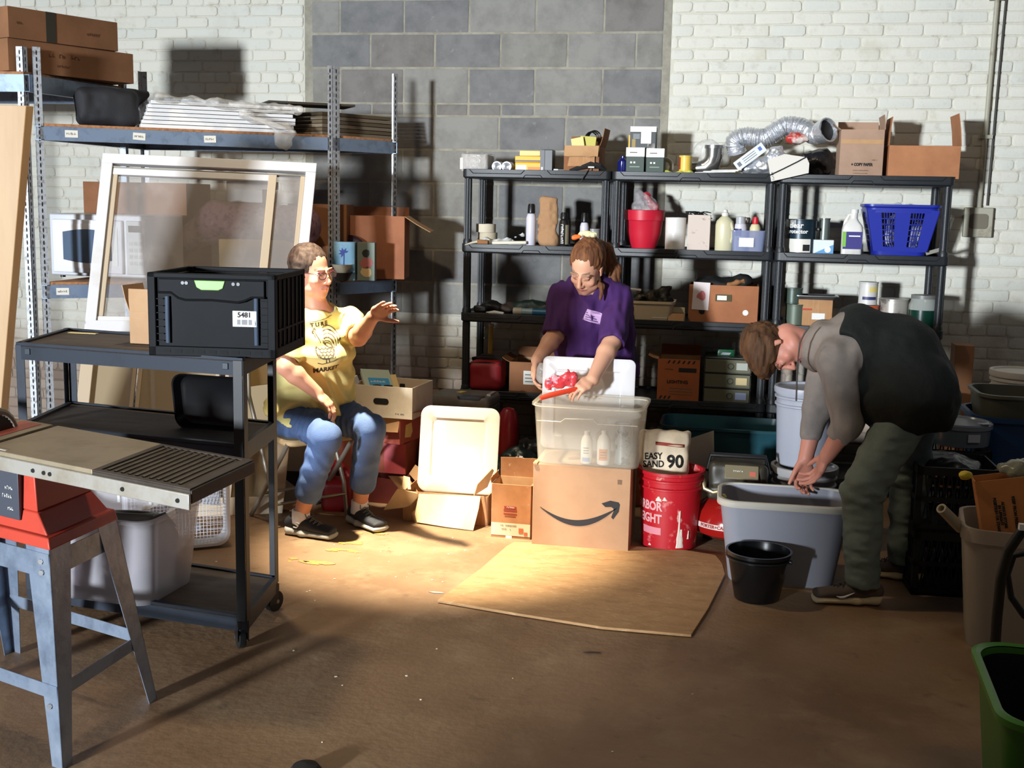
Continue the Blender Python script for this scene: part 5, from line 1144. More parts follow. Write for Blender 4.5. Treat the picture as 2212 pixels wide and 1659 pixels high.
# black folding crate with green handle grip
cw, cdp, ch = .445, .40, .285
T = thing('folding_crate', 'black plastic folding crate with a green handle grip and white label on the cart', 'crate', (-1.757,-3.215,1.0435), R(6))
bm_ = M('crate_black', rgb(12,14,17), .6, spec=.15, var=(rgb(17,19,23), 9,.45,.75)); bl = M('crate_black_rib', rgb(9,10,12), .6, spec=.15); hw, hd = cw/2, cdp/2
mb = MB(); mb.bx(-hw+.01,hw-.01,-hd+.01,hd-.01,.0,.012); obj('base', mb, bl, T)
mb = MB()
for sx in (-1,1):
    for sy in (-1,1): mb.box((sx*(hw-.014),sy*(hd-.014),ch/2),(.028,.028,ch))
mb.bx(-hw,hw,-hd,-hd+.02,0,.034); mb.bx(-hw,hw,hd-.02,hd,0,.034); mb.bx(-hw,-hw+.02,-hd,hd,0,.034); mb.bx(hw-.02,hw,-hd,hd,0,.034)
mb.bx(-hw,hw,-hd,-hd+.012,ch-.018,ch); mb.bx(-hw,hw,hd-.012,hd,ch-.018,ch); mb.bx(-hw,-hw+.012,-hd,hd,ch-.018,ch); mb.bx(hw-.012,hw,-hd,hd,ch-.018,ch); obj('frame', mb, bm_, T, bev=.003)
# front panel with recessed field
f_ = MB(); f_.bx(-hw+.028,hw-.028,-hd+.012,-hd+.020,.034,ch-.018); fp = obj('front_panel', f_, bm_, T)
top_curve = [(-.185,.218),(-.14,.218),(-.115,.200),(-.09,.194),(0,.196),(.09,.190),(.115,.196),(.14,.208),(.185,.208)]
mb = MB(); mb.prism([(x,z) for x,z in top_curve]+[(.185,ch-.02),(-.185,ch-.02)], .010, Matrix.Translation((0,-hd+.012,0)) @ Matrix.Rotation(R(90),4,'X')); obj('handle_plate', mb, bm_, fp, bev=.003)
mb = MB(); mb.tube([(x,-hd+.002,z) for x,z in top_curve], .004, 8); obj('moulded_edge', mb, bl, fp)
mb = MB(); mb.prism([(-.058,.262),(.050,.262),(.042,.236),(.026,.229),(-.034,.229),(-.050,.238)], .004, Matrix.Translation((0,-hd+.0022,0)) @ Matrix.Rotation(R(90),4,'X')); obj('green_grip', mb, M('green_grip', rgb(118,170,74), .4), fp, bev=.002, label='green handle grip')
for x in (-.098,-.085,.078,.095): mb = MB(); mb.cyl((x,-hd+.003,.252),(x,-hd-.001,.252),.006,n=14); obj('rivet', mb, M('rivet_grey', rgb(88,94,98), .4), fp)
for x in (-.155,.155):
    mb = MB(); mb.tube([(x,-hd+.006,.045),(x,-hd+.004,.12),(x,-hd+.006,.205)], .008, 10); obj('upright_rib', mb, M('sheen_rib', rgb(70,82,100), .3), fp)
    for k in range(7): mb = MB(); mb.bx(x+(.014 if x > 0 else -.042),x+(.042 if x > 0 else -.014),-hd+.004,-hd+.012,.05+.024*k,.053+.024*k); obj('side_rib', mb, bl, fp)
for k in range(9): mb = MB(); mb.bx(-.17+.04*k,-.145+.04*k,-hd-.001,-hd+.002,.012,.024); obj('base_slot', mb, bl, T)
mb = MB(); mb.bx(.075,.158,-hd-.0035,-hd-.002,.108,.162); lb_ = obj('paper_label', mb, paper_w, T, bev=.001); text('5481', .024, inkd, lb_, (.116,-hd-.0042,.148), bold=.0006); text('III IIIII III', .022, M('barcode_grey', rgb(150,150,152), .7), lb_, (.116,-hd-.0042,.123), bold=.0012, squeeze=.7, name='barcode')
for nm, sy in (('back_panel',1),):
    mb = MB(); y0_, y1_ = hd-.020, hd-.012
    mb.bx(-hw+.028,-.02,y0_,y1_,.034,ch-.018); mb.bx(.115,hw-.028,y0_,y1_,.034,ch-.018); mb.bx(-.02,.115,y0_,y1_,.034,.225); mb.bx(-.02,.115,y0_,y1_,ch-.026,ch-.018); obj(nm, mb, bm_, T)
for sx in (-1,1):
    mb = MB(); mb.bx(sx*(hw-.020) if sx > 0 else -hw+.012, hw-.012 if sx > 0 else -hw+.020,-hd+.028,hd-.028,.034,ch-.018); sp_ = obj('side_panel', mb, bm_, T)
    for k in range(7): mb = MB(); mb.bx(sx*hw-.006 if sx > 0 else -hw,sx*hw if sx > 0 else -hw+.006,-hd+.05+.055*k,-hd+.066+.055*k,.036,ch-.02); obj('side_rib', mb, bl, sp_)
    mb = MB(); mb.bx(sx*hw-.004 if sx > 0 else -hw-.001,sx*hw+.001 if sx > 0 else -hw+.004,-hd+.03,hd-.03,.09,.097); obj('side_bar', mb, bl, sp_)
# little carton on the cart
s1, s2 = Vector((-2.18,-3.16)), Vector((-2.02,-3.17))
T = carton('small_carton', 'small plain brown carton with tall flaps on the cart beside the black crate', (-2.09,-3.09,1.0435), R(-3), .165, .15, .118, M('light_cardboard', rgb(184,146,108), .8, var=(rgb(168,130,94), 5,.4,.7)), card_in, {'front':(.085,3),'left':(.10,16),'right':(.05,4),'back':(.08,4)})
patch(T,'tape',tape_m,.0,.05,0,.118,.15,t=.0006)
T = thing('paper_scrap', 'pale strip of paper lying at the back of the cart top', 'paper', (-2.50,-2.93,1.043)); mb = MB(); mb.bx(-.06,.06,-.012,.012,0,.0015); obj('paper', mb, ye2, T)
# black roasting tray leaning on the middle shelf
T = thing('black_tray', 'black rectangular tray with a raised rim propped upright on the cart middle shelf', 'tray', (-1.845,-3.19,.7375), rot=(R(8),0,R(-6)))
mb = MB(); rr_ = lambda w_,h_,y_,r_=.045: [(x,y_,z+.105) for x,z in rrect(w_,h_,r_,6)]
mb.rings([rr_(.245,.165,.035),rr_(.265,.185,.030),rr_(.290,.205,0),rr_(.300,.212,-.002),rr_(.300,.212,.004),rr_(.286,.200,.006),rr_(.262,.182,.036),rr_(.24,.16,.041)],True,True)
mb.v = [(x,-y,z) for x,y,z in mb.v]; mb.v = [(x,-(y)+.0,z) for x,y,z in mb.v]; obj('tray', mb, M('gloss_black', rgb(12,12,14), .3), T)
# milky tote on the bottom shelf with helmet-like ring
tx, ty_ = -2.215, -3.235
T = thing('milky_storage_tote', 'milky translucent storage tote on the cart bottom shelf, filled with odds and ends', 'tote', (tx,ty_,.127), R(-5))
mb = MB(); tub(mb,.46,.33,.52,.40,.325,.06,.004,rim=.010,rimh=.014); obj('tub', mb, clear_pl2, T)
for x in (-.12,.02,.15): mb = MB(); mb.bx(x,x+.012,.19,.205,.27,.325); obj('rib', mb, M('milky_rib', rgb(206,206,206), .4), T)
me = crumple((-.26,-.20,-.02),(.26,.20,.30),0,.020,12,.010,'contents',M('tote_contents', rgb(150,140,150), .7, var=[(rgb(60,60,84), 7,.5,.6),(rgb(196,176,140), 9,.6,.7)]),91,lambda s: s.box((0,0,.12),(.20,.14,.11),rad=.05).plane((0,0,0),(0,0,-1)))
o = obj('bundled_contents', me, None, loc=(tx,ty_,.140), rot=(0,0,R(-5))); tag(o, 'jumbled cloths and parts seen through the milky tote', 'clutter', kind='stuff')
T = thing('grey_pipe_ring', 'grey rubber ring coupling lying on top of the milky tote contents', 'ring', (tx+.06,ty_+.02,.395), rot=(R(-12),0,0)); mb = MB(); mb.tube([(.085*math.cos(2*math.pi*i/28),.075*math.sin(2*math.pi*i/28),0) for i in range(28)], .022, 12, closed=True); obj('ring', mb, M('grey_rubber', rgb(96,98,94), .5), T)
mb = MB(); mb.tube([(.09,-.03,-.01),(.13,-.02,.01),(.155,.0,-.03)], .022, 12); mb2 = obj('outlet', mb, M('grey_rubber'), T)
# ---- window frames
vinyl = M('white_vinyl', rgb(220,220,222), .35, var=(rgb(200,194,184), 4,.55,.8)); dusty = M('dusty_glass', rgb(176,170,166), .22, alpha=.34, var=(rgb(206,200,196), 6,.5,.75))
warm_vinyl = M('tan_vinyl_warm_lit', rgb(194,176,150), .45); warm_pane = M('glass_tan_reflection', rgb(166,148,118), .3, alpha=.85)  # lower half: warm lamplight, shade and pane reflection put into the colour
T = thing('window_unit', 'tall white vinyl sliding window unit with dusty panes leaning upright between cart and rack', 'window', (-3.14,-2.08,0)); o0 = Vector((-3.14,-2.08,0))
BL_,BR_,TL_,TR_ = [Vector(v)-o0 for v in ((-3.14,-2.08,0),(-2.18,-1.66,0),(-3.142,-1.60,1.788),(-2.147,-1.22,1.765))]
nrm = (BR_-BL_).cross(TL_-BL_).normalized(); W_ = (BR_-BL_).length; H_ = (TL_-BL_).length
def WP(u, v, d): return BL_*(1-u)*(1-v)+BR_*u*(1-v)+TL_*(1-u)*v+TR_*u*v - nrm*(.06-d)
def wbar(nm, u0,v0,u1,v1, d0,d1, m_):
    mb = MB(); mb.hexa([WP(u0,v0,d0),WP(u1,v0,d0),WP(u1,v0,d1),WP(u0,v0,d1),WP(u0,v1,d0),WP(u1,v1,d0),WP(u1,v1,d1),WP(u0,v1,d1)]); return obj(nm, mb, m_, T, bev=.003)
fu, fv, vm = .052/W_, .050/H_, .527; gv = M('vinyl_groove', rgb(150,146,138), .5)
wbar('head',0,1-fv,1,1,0,.06,vinyl); wbar('jamb',0,vm,fu,1-fv,0,.06,vinyl); wbar('jamb',1-fu,vm,1,1-fv,0,.06,vinyl); wbar('mid_rail',0,vm-.018,1,vm+.012,-.004,.06,vinyl)
wbar('head_groove',fu,1-fv-.012,1-fu,1-fv-.008,.008,.05,gv); wbar('inner_rail',fu,1-fv-.030,.80,1-fv-.012,.012,.05,vinyl); wbar('inner_stile',fu+.008,vm+.024,fu+.028,1-fv-.030,.012,.05,warm_vinyl); wbar('jamb_groove',fu,vm+.012,fu+.008,1-fv-.012,.02,.05,gv)
wbar('meeting_stile',.775,vm+.012,.815,1-fv-.012,.002,.055,warm_vinyl); wbar('meeting_groove',.79,vm+.012,.795,1-fv-.012,-.002,.002,gv); wbar('inner_sill',fu,vm+.012,1-fu,vm+.024,.008,.05,vinyl); wbar('right_stile',1-fu-.022,vm+.024,1-fu,1-fv-.012,.02,.05,warm_vinyl)
wbar('pane',fu+.028,vm+.024,.775,1-fv-.030,.028,.031,dusty); wbar('pane',.815,vm+.024,1-fu-.022,1-fv-.012,.036,.039,dusty)
wbar('jamb',0,0,fu*1.15,vm-.018,0,.06,warm_vinyl); wbar('jamb',1-fu*1.15,0,1,vm-.018,0,.06,warm_vinyl); wbar('bottom_rail',0,0,1,.05,-.002,.06,warm_vinyl)
for u_ in (.235,.262,.62,.665,.73): wbar('stile',u_,.05,u_+.018,vm-.018,.004,.055,warm_vinyl)
wbar('pane',fu,.05,.235,vm-.018,.028,.031,warm_pane); wbar('pane',.28,.05,.62,vm-.018,.028,.031,warm_pane); wbar('pane',.748,.05,1-fu,vm-.018,.028,.031,warm_pane)
# box fan
T = thing('box_fan', 'white box fan with a wire grille standing on the floor behind the cart', 'fan', (-2.19,-2.27,0), R(34))
wf = M('fan_white', rgb(216,216,222), .4); mb = MB(); S_ = .46
def fr(y_, s_, r_): return [(x-S_/2, y_, z+S_/2+.012) for x, z in rrect(s_, s_, r_, 6)]
mb.rings([fr(0,S_,.06), fr(.10,S_,.06), fr(.10,S_-.035,.05), fr(0,S_-.035,.05)], False, False, closed=True); obj('housing', mb, wf, T, bev=.003)
g = MB()
for k in range(26): zz = .035+k*.0155; g.tube([(-S_+.02,.002,zz),(-.02,.002,zz)], .0013, 5)
for k in range(26): xx = -S_+.03+k*.0155; g.tube([(xx,.004,.03),(xx,.004,S_-.005)], .0013, 5)
obj('grille', g, wf, T); g = MB()
for k in range(14): zz = .035+k*.03; g.tube([(-S_+.02,.097,zz),(-.02,.097,zz)], .0015, 5)
o = obj('rear_grille', g, wf, T)
for k in range(5):
    a_ = 2*math.pi*k/5; mb = MB(); c_ = Vector((-S_/2,.05,S_/2+.012)); e1 = Vector((math.cos(a_),0,math.sin(a_))); e2 = Vector((-math.sin(a_),0,math.cos(a_)))
    mb.hexa([c_+e1*.03-e2*.02-Vector((0,.012,0)),c_+e1*.19-e2*.05-Vector((0,.02,0)),c_+e1*.19+e2*.06+Vector((0,.02,0)),c_+e1*.03+e2*.02+Vector((0,.012,0)),c_+e1*.03-e2*.02-Vector((0,.009,0)),c_+e1*.19-e2*.05-Vector((0,.017,0)),c_+e1*.19+e2*.06+Vector((0,.023,0)),c_+e1*.03+e2*.02+Vector((0,.015,0))]); obj('blade', mb, M('fan_blade', rgb(170,172,178), .35), T)
mb = MB(); mb.cyl((-S_/2,.02,S_/2+.012),(-S_/2,.09,S_/2+.012),.045,n=24); obj('motor', mb, M('fan_blade'), T)
# white towel and sheet panel beside the chair
me = crumple((-.12,-.10,-.02),(.12,.10,.10),0,.010,24,.006,'towel',M('white_towel', rgb(206,210,218), .9),95,lambda s: s.ell((0,0,.02),(.085,.06,.035)).plane((0,0,0),(0,0,-1)))
o = obj('white_rag', me, None, loc=(-2.36,-1.60,0)); tag(o, 'white rag lying on the floor behind the cart', 'rag')
T = thing('grey_sheet_panel', 'pale grey sheet panel leaning behind the cart beside the chair legs', 'panel', (-2.30,-1.44,0), rot=(R(-12),0,R(8))); mb = MB(); mb.bx(-.30,.16,0,.012,.0,.60); obj('panel', mb, M('pale_panel', rgb(166,160,150), .6), T)
# ---- folding stepstool / chair under the seated woman
T = thing('folding_chair', 'metal folding chair under the seated woman with crossed tube legs', 'chair', (-2.02,-1.76,0))
tubm = M('dull_grey_tube', rgb(140,132,120), .4, .6); X_ = Vector((.755,-.655,0)); Y_ = Vector((.655,.755,0))
def cp(a, b_, z): return X_*a+Y_*b_+Vector((0,0,z))
for sy in (-1,1):
    mb = MB(); mb.tube([cp(.06,sy*.20,0),cp(.03,sy*.20,.18),cp(-.12,sy*.20,.47),cp(-.20,sy*.20,.62),cp(-.23,sy*.19,.83)], .011, 10); obj('leg', mb, tubm, T)
    mb = MB(); mb.tube([cp(-.24,sy*.18,0),cp(-.05,sy*.18,.20),cp(.16,sy*.18,.435)], .011, 10); obj('leg', mb, tubm, T)
mb = MB(); mb.tube([cp(-.12,-.18,.14),cp(-.12,.18,.14)], .008, 8); obj('stretcher', mb, tubm, T); mb = MB(); mb.tube([cp(.045,-.20,.12),cp(.045,.20,.12)], .008, 8); obj('stretcher', mb, tubm, T)
mb = MB(); mb.rings([[cp(x*s_,y*s_,zz) for x,y in rrect(.38,.38,.05,4)] for zz,s_ in ((.425,.97),(.432,1),(.448,1),(.455,.97))]); obj('seat', mb, M('tan_seat', rgb(176,146,104), .6), T)
mb = MB(); mb.rings([[cp(-.225-.03*(1-((j-4)/4)**2)+o_, -.20+.05*j, zz) for o_, zz in ((0,.66),(.012,.66),(.0,.82),(-.012,.82))] for j in range(9)]); obj('backrest', mb, M('tan_seat'), T, bev=.003)

# ---- table saw
FRp = Vector((-1.297,-4.505)); a_s = Vector((-.935,.350)).normalized(); b_s = Vector((.055,.998)).normalized(); TZ = .872
def SP(u, v, z): q = FRp + a_s*u + b_s*v; return Vector((q.x,q.y,z))
T = thing('table_saw', 'orange-red table saw on a steel stand with a slotted extension table at bottom left', 'table saw')
def slab3(name, u0,u1,v0,v1,z0,z1_, m_, par=None, bev=.002, label=None):
    mb = MB(); mb.hexa([SP(u0,v0,z0),SP(u1,v0,z0),SP(u1,v1,z0),SP(u0,v1,z0),SP(u0,v0,z1_),SP(u1,v0,z1_),SP(u1,v1,z1_),SP(u0,v1,z1_)]); return obj(name, mb, m_, par or T, bev=bev, label=label)
dk = M('grimy_cast_wing', rgb(78,68,60), .55, .3, var=[(rgb(54,46,40), 8,.4,.7),(rgb(150,142,130), 16,.66,.78)]); alu = M('dusty_aluminium', rgb(158,144,120), .5, .35, var=(rgb(136,122,98), 8,.45,.75)); railm = M('bright_rail', rgb(196,192,182), .35, .5, var=(rgb(160,142,110), 6,.5,.8))
DV = .352
slab3('main_table',.36,.82,0,DV,TZ-.022,TZ,alu); slab3('left_table',.845,1.5,0,DV,TZ-.022,TZ,alu); slab3('miter_slot',.82,.845,0,DV,TZ-.022,TZ-.008,M('slot_dark'))
ins = slab3('throat_plate',.88,.97,.03,DV-.02,TZ,TZ+.0015,M('red_insert', rgb(176,84,70), .5), label='faded red throat plate')
wg = slab3('extension_wing',0,.36,0,DV,TZ-.030,TZ-.004,dk)
slab3('wing_rim',0,.36,0,.018,TZ-.004,TZ,dk,wg,.001); slab3('wing_rim',0,.36,DV-.018,DV,TZ-.004,TZ,dk,wg,.001); slab3('wing_rim',0,.03,.018,DV-.018,TZ-.004,TZ,dk,wg,.001); slab3('wing_rim',.34,.36,.018,DV-.018,TZ-.004,TZ,dk,wg,.001)
rib_m = M('worn_rib', rgb(98,88,74), .5,.4, var=(rgb(70,60,50), 12,.45,.65))
for k in range(11): u = .052+.0265*k; slab3('wing_rib',u,u+.0105,.03,DV-.03,TZ-.004,TZ-.0005,rib_m,wg,.001)
fr_ = slab3('front_rail',-.004,1.5,-.012,0,TZ-.052,TZ-.012,railm); slab3('side_edge',-.006,0,0,DV,TZ-.038,TZ-.004,dk)
for u in (.035,.235,.52,.545,.59): 
    mb = MB(); c_ = SP(u,-.0125,TZ-.032); mb.cyl(c_,c_+Vector((0,-.002,0)),.006,n=14); obj('rail_hole', mb, M('slot_dark'), fr_)
redm = M('orange_red_paint', rgb(188,66,48), .42, var=(rgb(160,50,38), 6,.5,.8))
def prismoid(name, q0, z0, q1, z1_, m_, par=None, bev=.004):
    mb = MB(); mb.hexa([SP(u,v,z0) for u,v in q0]+[SP(u,v,z1_) for u,v in q1]); return obj(name, mb, m_, par or T, bev=bev)
body = prismoid('body', [(.58,.03),(1.12,.03),(1.12,.335),(.58,.335)], .64, [(.635,.045),(1.05,.045),(1.05,.31),(.635,.31)], .70, redm)
prismoid('upper_body', [(.635,.045),(1.05,.045),(1.05,.31),(.635,.31)], .70, [(.655,.055),(1.04,.055),(1.04,.30),(.655,.30)], TZ-.02, redm, body)
prismoid('base_flange', [(.555,.01),(1.15,.01),(1.15,.35),(.555,.35)], .612, [(.565,.015),(1.14,.015),(1.14,.345),(.565,.345)], .645, redm, body)
slab3('front_panel',.70,1.02,.030,.056,.67,.835,M('dark_grey_panel', rgb(66,70,80), .45),body); 
for k,(s__,zz) in enumerate((('~5',.76),('~6',.735),('~5',.70))): text(s__, .014, paper_w, body, tuple(SP(.745,.029,zz)), (R(90),0,math.atan2(-a_s.y,-a_s.x)))
mb = MB(); c_ = SP(.925,.165,TZ); e1 = Vector((b_s.x,b_s.y,0))
ring = [(c_ + e1*(.088*math.cos(2*math.pi*i/72)*(1.0 if i%2 else .955)) + Vector((0,0,-.035+.088*math.sin(2*math.pi*i/72)*(1.0 if i%2 else .955)))) for i in range(72)]
aw = Vector((a_s.x,a_s.y,0))*.0025; mb.rings([ring,[p+aw for p in ring]]); obj('saw_blade', mb, M('blade_dark', rgb(46,38,34), .35,.6), T, smooth=20)
mb = MB(); mb.tube([c_+e1*(.098*math.cos(R(a)))+Vector((0,0,-.035+.098*math.sin(R(a))))+aw*5 for a in range(20,165,12)], .012, 8); obj('blade_guard', mb, M('grey_guard', rgb(132,128,118), .5), T)
mb = MB(); mb.hexa([SP(1.02,.22,TZ),SP(1.16,.22,TZ),SP(1.16,.27,TZ),SP(1.02,.27,TZ),SP(1.04,.23,TZ+.03),SP(1.15,.23,TZ+.03),SP(1.15,.26,TZ+.03),SP(1.04,.26,TZ+.03)]); obj('fence_handle', mb, redm, T, bev=.006)
slab3('scale_tape',.73,.83,.012,.022,TZ,TZ+.001,paper_w)
gl = M('galvanized_leg', rgb(150,166,188), .4, .6, var=[(rgb(122,136,156), 12,.45,.7),(rgb(176,190,206), 5,.5,.8)], bump=(40,.001))
def saw_leg(base, t0_, inx, iny):
    # tapered L-channel leg from the flange down to the floor
    mb = MB(); B0 = Vector(base); T0 = Vector(t0_); ex = Vector((a_s.x,a_s.y,0)); ey = Vector((b_s.x,b_s.y,0))
    for e_, s_, o_, s2 in ((ex,inx,ey,iny),(ey,iny,ex,inx)):
        q0 = [B0,B0+e_*s_*.045,B0+e_*s_*.045+o_*s2*.003,B0+o_*s2*.003]; q1 = [T0,T0+e_*s_*.10,T0+e_*s_*.10+o_*s2*.003,T0+o_*s2*.003]; mb.hexa(q0+q1)
    l_ = obj('leg', mb, gl, T)
    for f_ in (.06,.11,.72):
        c_ = T0.lerp(B0,f_)+ex*inx*.035-ey*iny*.001; mb = MB(); mb.cyl(c_,c_-ey*iny*.006,.008,n=6); obj('bolt', mb, steel, l_)
    return l_
legs = [(SP(.50,-.03,0),SP(.56,.012,.613),1,1),(SP(.50,.47,0),SP(.56,.348,.613),1,-1),(SP(1.22,-.03,0),SP(1.14,.012,.613),-1,1),(SP(1.22,.47,0),SP(1.14,.348,.613),-1,-1)]
for L_ in legs: saw_leg(*L_)
def brace(i, j, f_, h=.045):
    A_ = legs[i][1].lerp(legs[i][0],f_); B_ = legs[j][1].lerp(legs[j][0],f_); mb = MB(); d_ = (B_-A_).normalized(); n_ = Vector((-d_.y,d_.x,0))*.003
    q = [A_,B_,B_+n_,A_+n_]; mb.hexa([p-Vector((0,0,h)) for p in q]+q); return obj('brace', mb, gl, T)
for i_,j_,f_,h_ in ((0,1,.02,.07),(2,3,.02,.07),(0,2,.02,.07),(0,1,.62,.04),(2,3,.62,.04),(1,3,.62,.04),(0,2,.62,.04)): brace(i_,j_,f_,h_)
# ================================================================ PEOPLE
def nv(v): v = np.array(v, float); return v/np.linalg.norm(v)
class Frame:
    """local frame: right, forward, up at an origin"""
    def __init__(s, o, f, u):
        s.o = np.array(o, float); s.f = nv(f); u = np.array(u, float); s.u = nv(u - s.f*(u@s.f)); s.r = np.cross(s.f, s.u)
        s.R = np.stack([s.r, s.f, s.u], 1)
    def p(s, x, y, z): return s.o + s.r*x + s.f*y + s.u*z
    def M4(s):
        m = Matrix.Identity(4)
        for i in range(3): m[i][0]=s.r[i]; m[i][1]=s.f[i]; m[i][2]=s.u[i]; m[i][3]=s.o[i]
        return m
def head(s, F, k=1.0, woman=True, smile=False):
    E = lambda c, r, kk=.012, op='add': s.ell(F.p(*[q*k for q in c]), [q*k for q in r], F.R, kk, op)
    Lb = lambda a, b, ra, rb, kk=.006, op='add': s.limb(F.p(*[q*k for q in a]), F.p(*[q*k for q in b]), ra if np.isscalar(ra) else ra, rb, F.r, kk, op)
    E((0,-.018,.035), (.074,.094,.086)); E((0,.034,-.028), (.058,.058,.078), .02); E((0,.046,-.076), (.044,.040,.036), .02)
    E((0,.066,-.100), (.022,.018,.016), .012)
    for sx in (-1,1):
        E((sx*.040,.062,-.030), (.022,.020,.020), .016); E((sx*.045,.02,-.072), (.020,.034,.024), .02)
        E((sx*.031,.099,.004), (.017,.013,.010), .009, 'sub')
        E((sx*.031,.0765,.003), (.0125,.0125,.0105), .003)
        Lb((sx*.018,.0885,.012), (sx*.044,.082,.011), .0042, .0040, .004)          # upper lid
        Lb((sx*.020,.0865,-.006), (sx*.041,.081,-.006), .0030, .0028, .004)        # lower lid
        Lb((sx*.012,.090,.024), (sx*.048,.080,.026), .0068, .0058, .010)           # brow
        E((sx*.0125,.099,-.036), (.008,.009,.007), .006)
        s.limb(F.p(sx*.076*k,-.004*k,.012*k), F.p(sx*.072*k,.004*k,-.030*k), (.006,.018), (.005,.010), F.r, .006)
    Lb((0,.090,.010), (0,.110,-.030), .0075, .0105, .008); E((0,.110,-.033), (.0105,.010,.0085), .006)
    Lb((-.024,.086,-.060), (0,.0955,-.0575), .0042, .0058, .004); Lb((.024,.086,-.060), (0,.0955,-.0575), .0042, .0058, .004)
    Lb((-.020,.085,-.069), (.020,.085,-.069), .0052, .0052, .004); Lb((0,.0925,-.070), (0,.0925,-.070), .006, .006, .004)
    Lb((-.026,.094,-.0640 + (.006 if smile else 0)), (0,.1005,-.0645), .0016, .0018, .003, 'sub'); Lb((.026,.094,-.0640 + (.006 if smile else 0)), (0,.1005,-.0645), .0016, .0018, .003, 'sub')
def head_col(F, V, base, lip=(.62,.24,.22), eye_open=True, brow=(.16,.10,.07), k=1.0, blush=.5):
    Q = (V - F.o) @ F.R / k; col = np.tile(np.array(base), (len(V),1)).astype(float)
    near = (np.abs(Q) < .14).all(1)
    def blend(m, c): col[:] = col*(1-m[:,None]) + np.array(c)*m[:,None]
    for sx in (-1,1):
        d = np.linalg.norm((Q-np.array((sx*.045,.07,-.03)))/np.array((.030,.03,.024)), axis=1); blend(np.clip(1.1-d,0,1)*near*.35*blush*2, (.66,.26,.20))
        d = np.abs(Q[:,2]-(.0265))/.0045; m = (d < 1) & (Q[:,0]*sx > .010) & (Q[:,0]*sx < .050) & (Q[:,1] > .06) & near; blend(m*.75, brow)
        if eye_open:
            e = np.array((sx*.031,.088,.003)); d = np.linalg.norm((Q-e)/np.array((.0105,.014,.0052)), axis=1); blend((d < 1)*near*1.0, (.72,.68,.64))
            d = np.linalg.norm((Q-e)[:, [0,2]], axis=1); blend(((d < .0052) & (Q[:,1] > .07))*near*1.0, (.05,.035,.03))
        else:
            e = np.array((sx*.031,.088,.002)); d = np.linalg.norm((Q-e)/np.array((.018,.02,.011)), axis=1); blend(np.clip(1.2-d,0,1)*near*.6, (.34,.17,.11))  # socket shade painted into the skin around closed eyes
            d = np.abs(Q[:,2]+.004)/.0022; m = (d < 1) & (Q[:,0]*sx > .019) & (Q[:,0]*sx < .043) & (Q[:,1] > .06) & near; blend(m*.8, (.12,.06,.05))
    d = np.sqrt((Q[:,0]/.027)**2+((Q[:,2]+.0645)/.0115)**2); blend(((d < 1) & (Q[:,1] > .075))*near*.75, lip)
    d = np.abs(Q[:,2]+.0645)/.0018; blend(((d < 1) & (np.abs(Q[:,0]) < .026) & (Q[:,1] > .07))*near*.8, (.22,.07,.06))
    return col
def hand(s, w, f, n, t, curl=(20,25,20), spread=6, thumb=(35,20), k=1.0, ind=0):
    """w wrist, f finger direction, n palm normal (fingers curl towards it), t thumb side"""
    w = np.array(w, float); f = nv(f); n = np.array(n, float); n = nv(n - f*(n@f)); t0 = np.array(t, float); t = np.cross(f, n); t = t if t@t0 > 0 else -t
    s.limb(w - f*.01, w + f*.05*k, (.026*k,.018*k), (.036*k,.0145*k), t, .012)
    s.limb(w + f*.04*k + t*.022*k, w + f*.085*k + t*.026*k, (.016*k,.013*k), (.012*k,.010*k), t, .012)
    s.limb(w + f*.04*k - t*.018*k, w + f*.082*k - t*.026*k, (.018*k,.013*k), (.012*k,.010*k), t, .012)
    s.limb(w + f*.05*k, w + f*.088*k, (.034*k,.012*k), (.030*k,.010*k), t, .010)
    L = [(.040,.024,.020),(.044,.028,.021),(.041,.026,.021),(.032,.020,.018)]
    for i in range(4):
        off = (.030-.0205*i)*k; a = R((1.4-i)*spread); d = f*math.cos(a)+t*math.sin(a); p = w + f*(.086-(.004 if i in (0,) else 0)-(.010 if i == 3 else 0))*k + t*off
        c = 0; r = (.0092,.0094,.0090,.0080)[i]*k
        for j in range(3):
            c += R(curl[j]*(1-.10*i if ind == 0 else (0.4 if i == 0 else 1)))
            dd = d*math.cos(c)+n*math.sin(c); q = p + dd*L[i][j]*k; s.limb(p, q, r, r*.9, None, .004); p = q; r *= .92
    a, b_ = R(thumb[0]), R(thumb[1]); p = w + f*.025*k + t*.024*k + n*.006; d = nv(f*math.cos(a)+t*math.sin(a)+n*.25); q = p+d*.042*k; s.limb(p, q, .0135*k, .0105*k, None, .008)
    d2 = nv(d + f*math.sin(b_)); s.limb(q, q+d2*.032*k, .0102*k, .0092*k, None, .005); s.limb(q+d2*.032*k, q+d2*.055*k, .0090*k, .0075*k, None, .004)
def arm(s, S, E_, W_, ru=.046, re=.037, rw=.024, infl=0, hand_=None):
    S, E_, W_ = map(lambda v: np.array(v, float), (S,E_,W_))
    s.limb(S, E_, ru, re, None, .02, infl=infl); m_ = E_*.7+W_*.3; s.limb(E_, m_, re, re*1.02, None, .015, infl=infl); s.limb(m_, W_, re*1.0, (rw*1.05), None, .015, infl=infl)
def leg(s, H, K_, A, rh=.088, rk=.056, ra=.036, infl=0, foot=None):
    H, K_, A = map(lambda v: np.array(v, float), (H,K_,A))
    s.limb(H, K_, rh, rk, None, .03, infl=infl); m_ = K_*.65+A*.35; s.limb(K_, m_, rk, rk*1.0, None, .02, infl=infl); s.limb(m_, A, rk*.98, ra, None, .02, infl=infl)
    if foot is not None:
        f = nv(foot); s.limb(A, A + f*.02 - np.array([0,0,.045]), .032, .024, None, .01); s.limb(A - f*.01 - np.array([0,0,.05]), A + f*.11 - np.array([0,0,.062]), (.024,.018), (.026,.012), np.cross(f,[0,0,1]), .01)
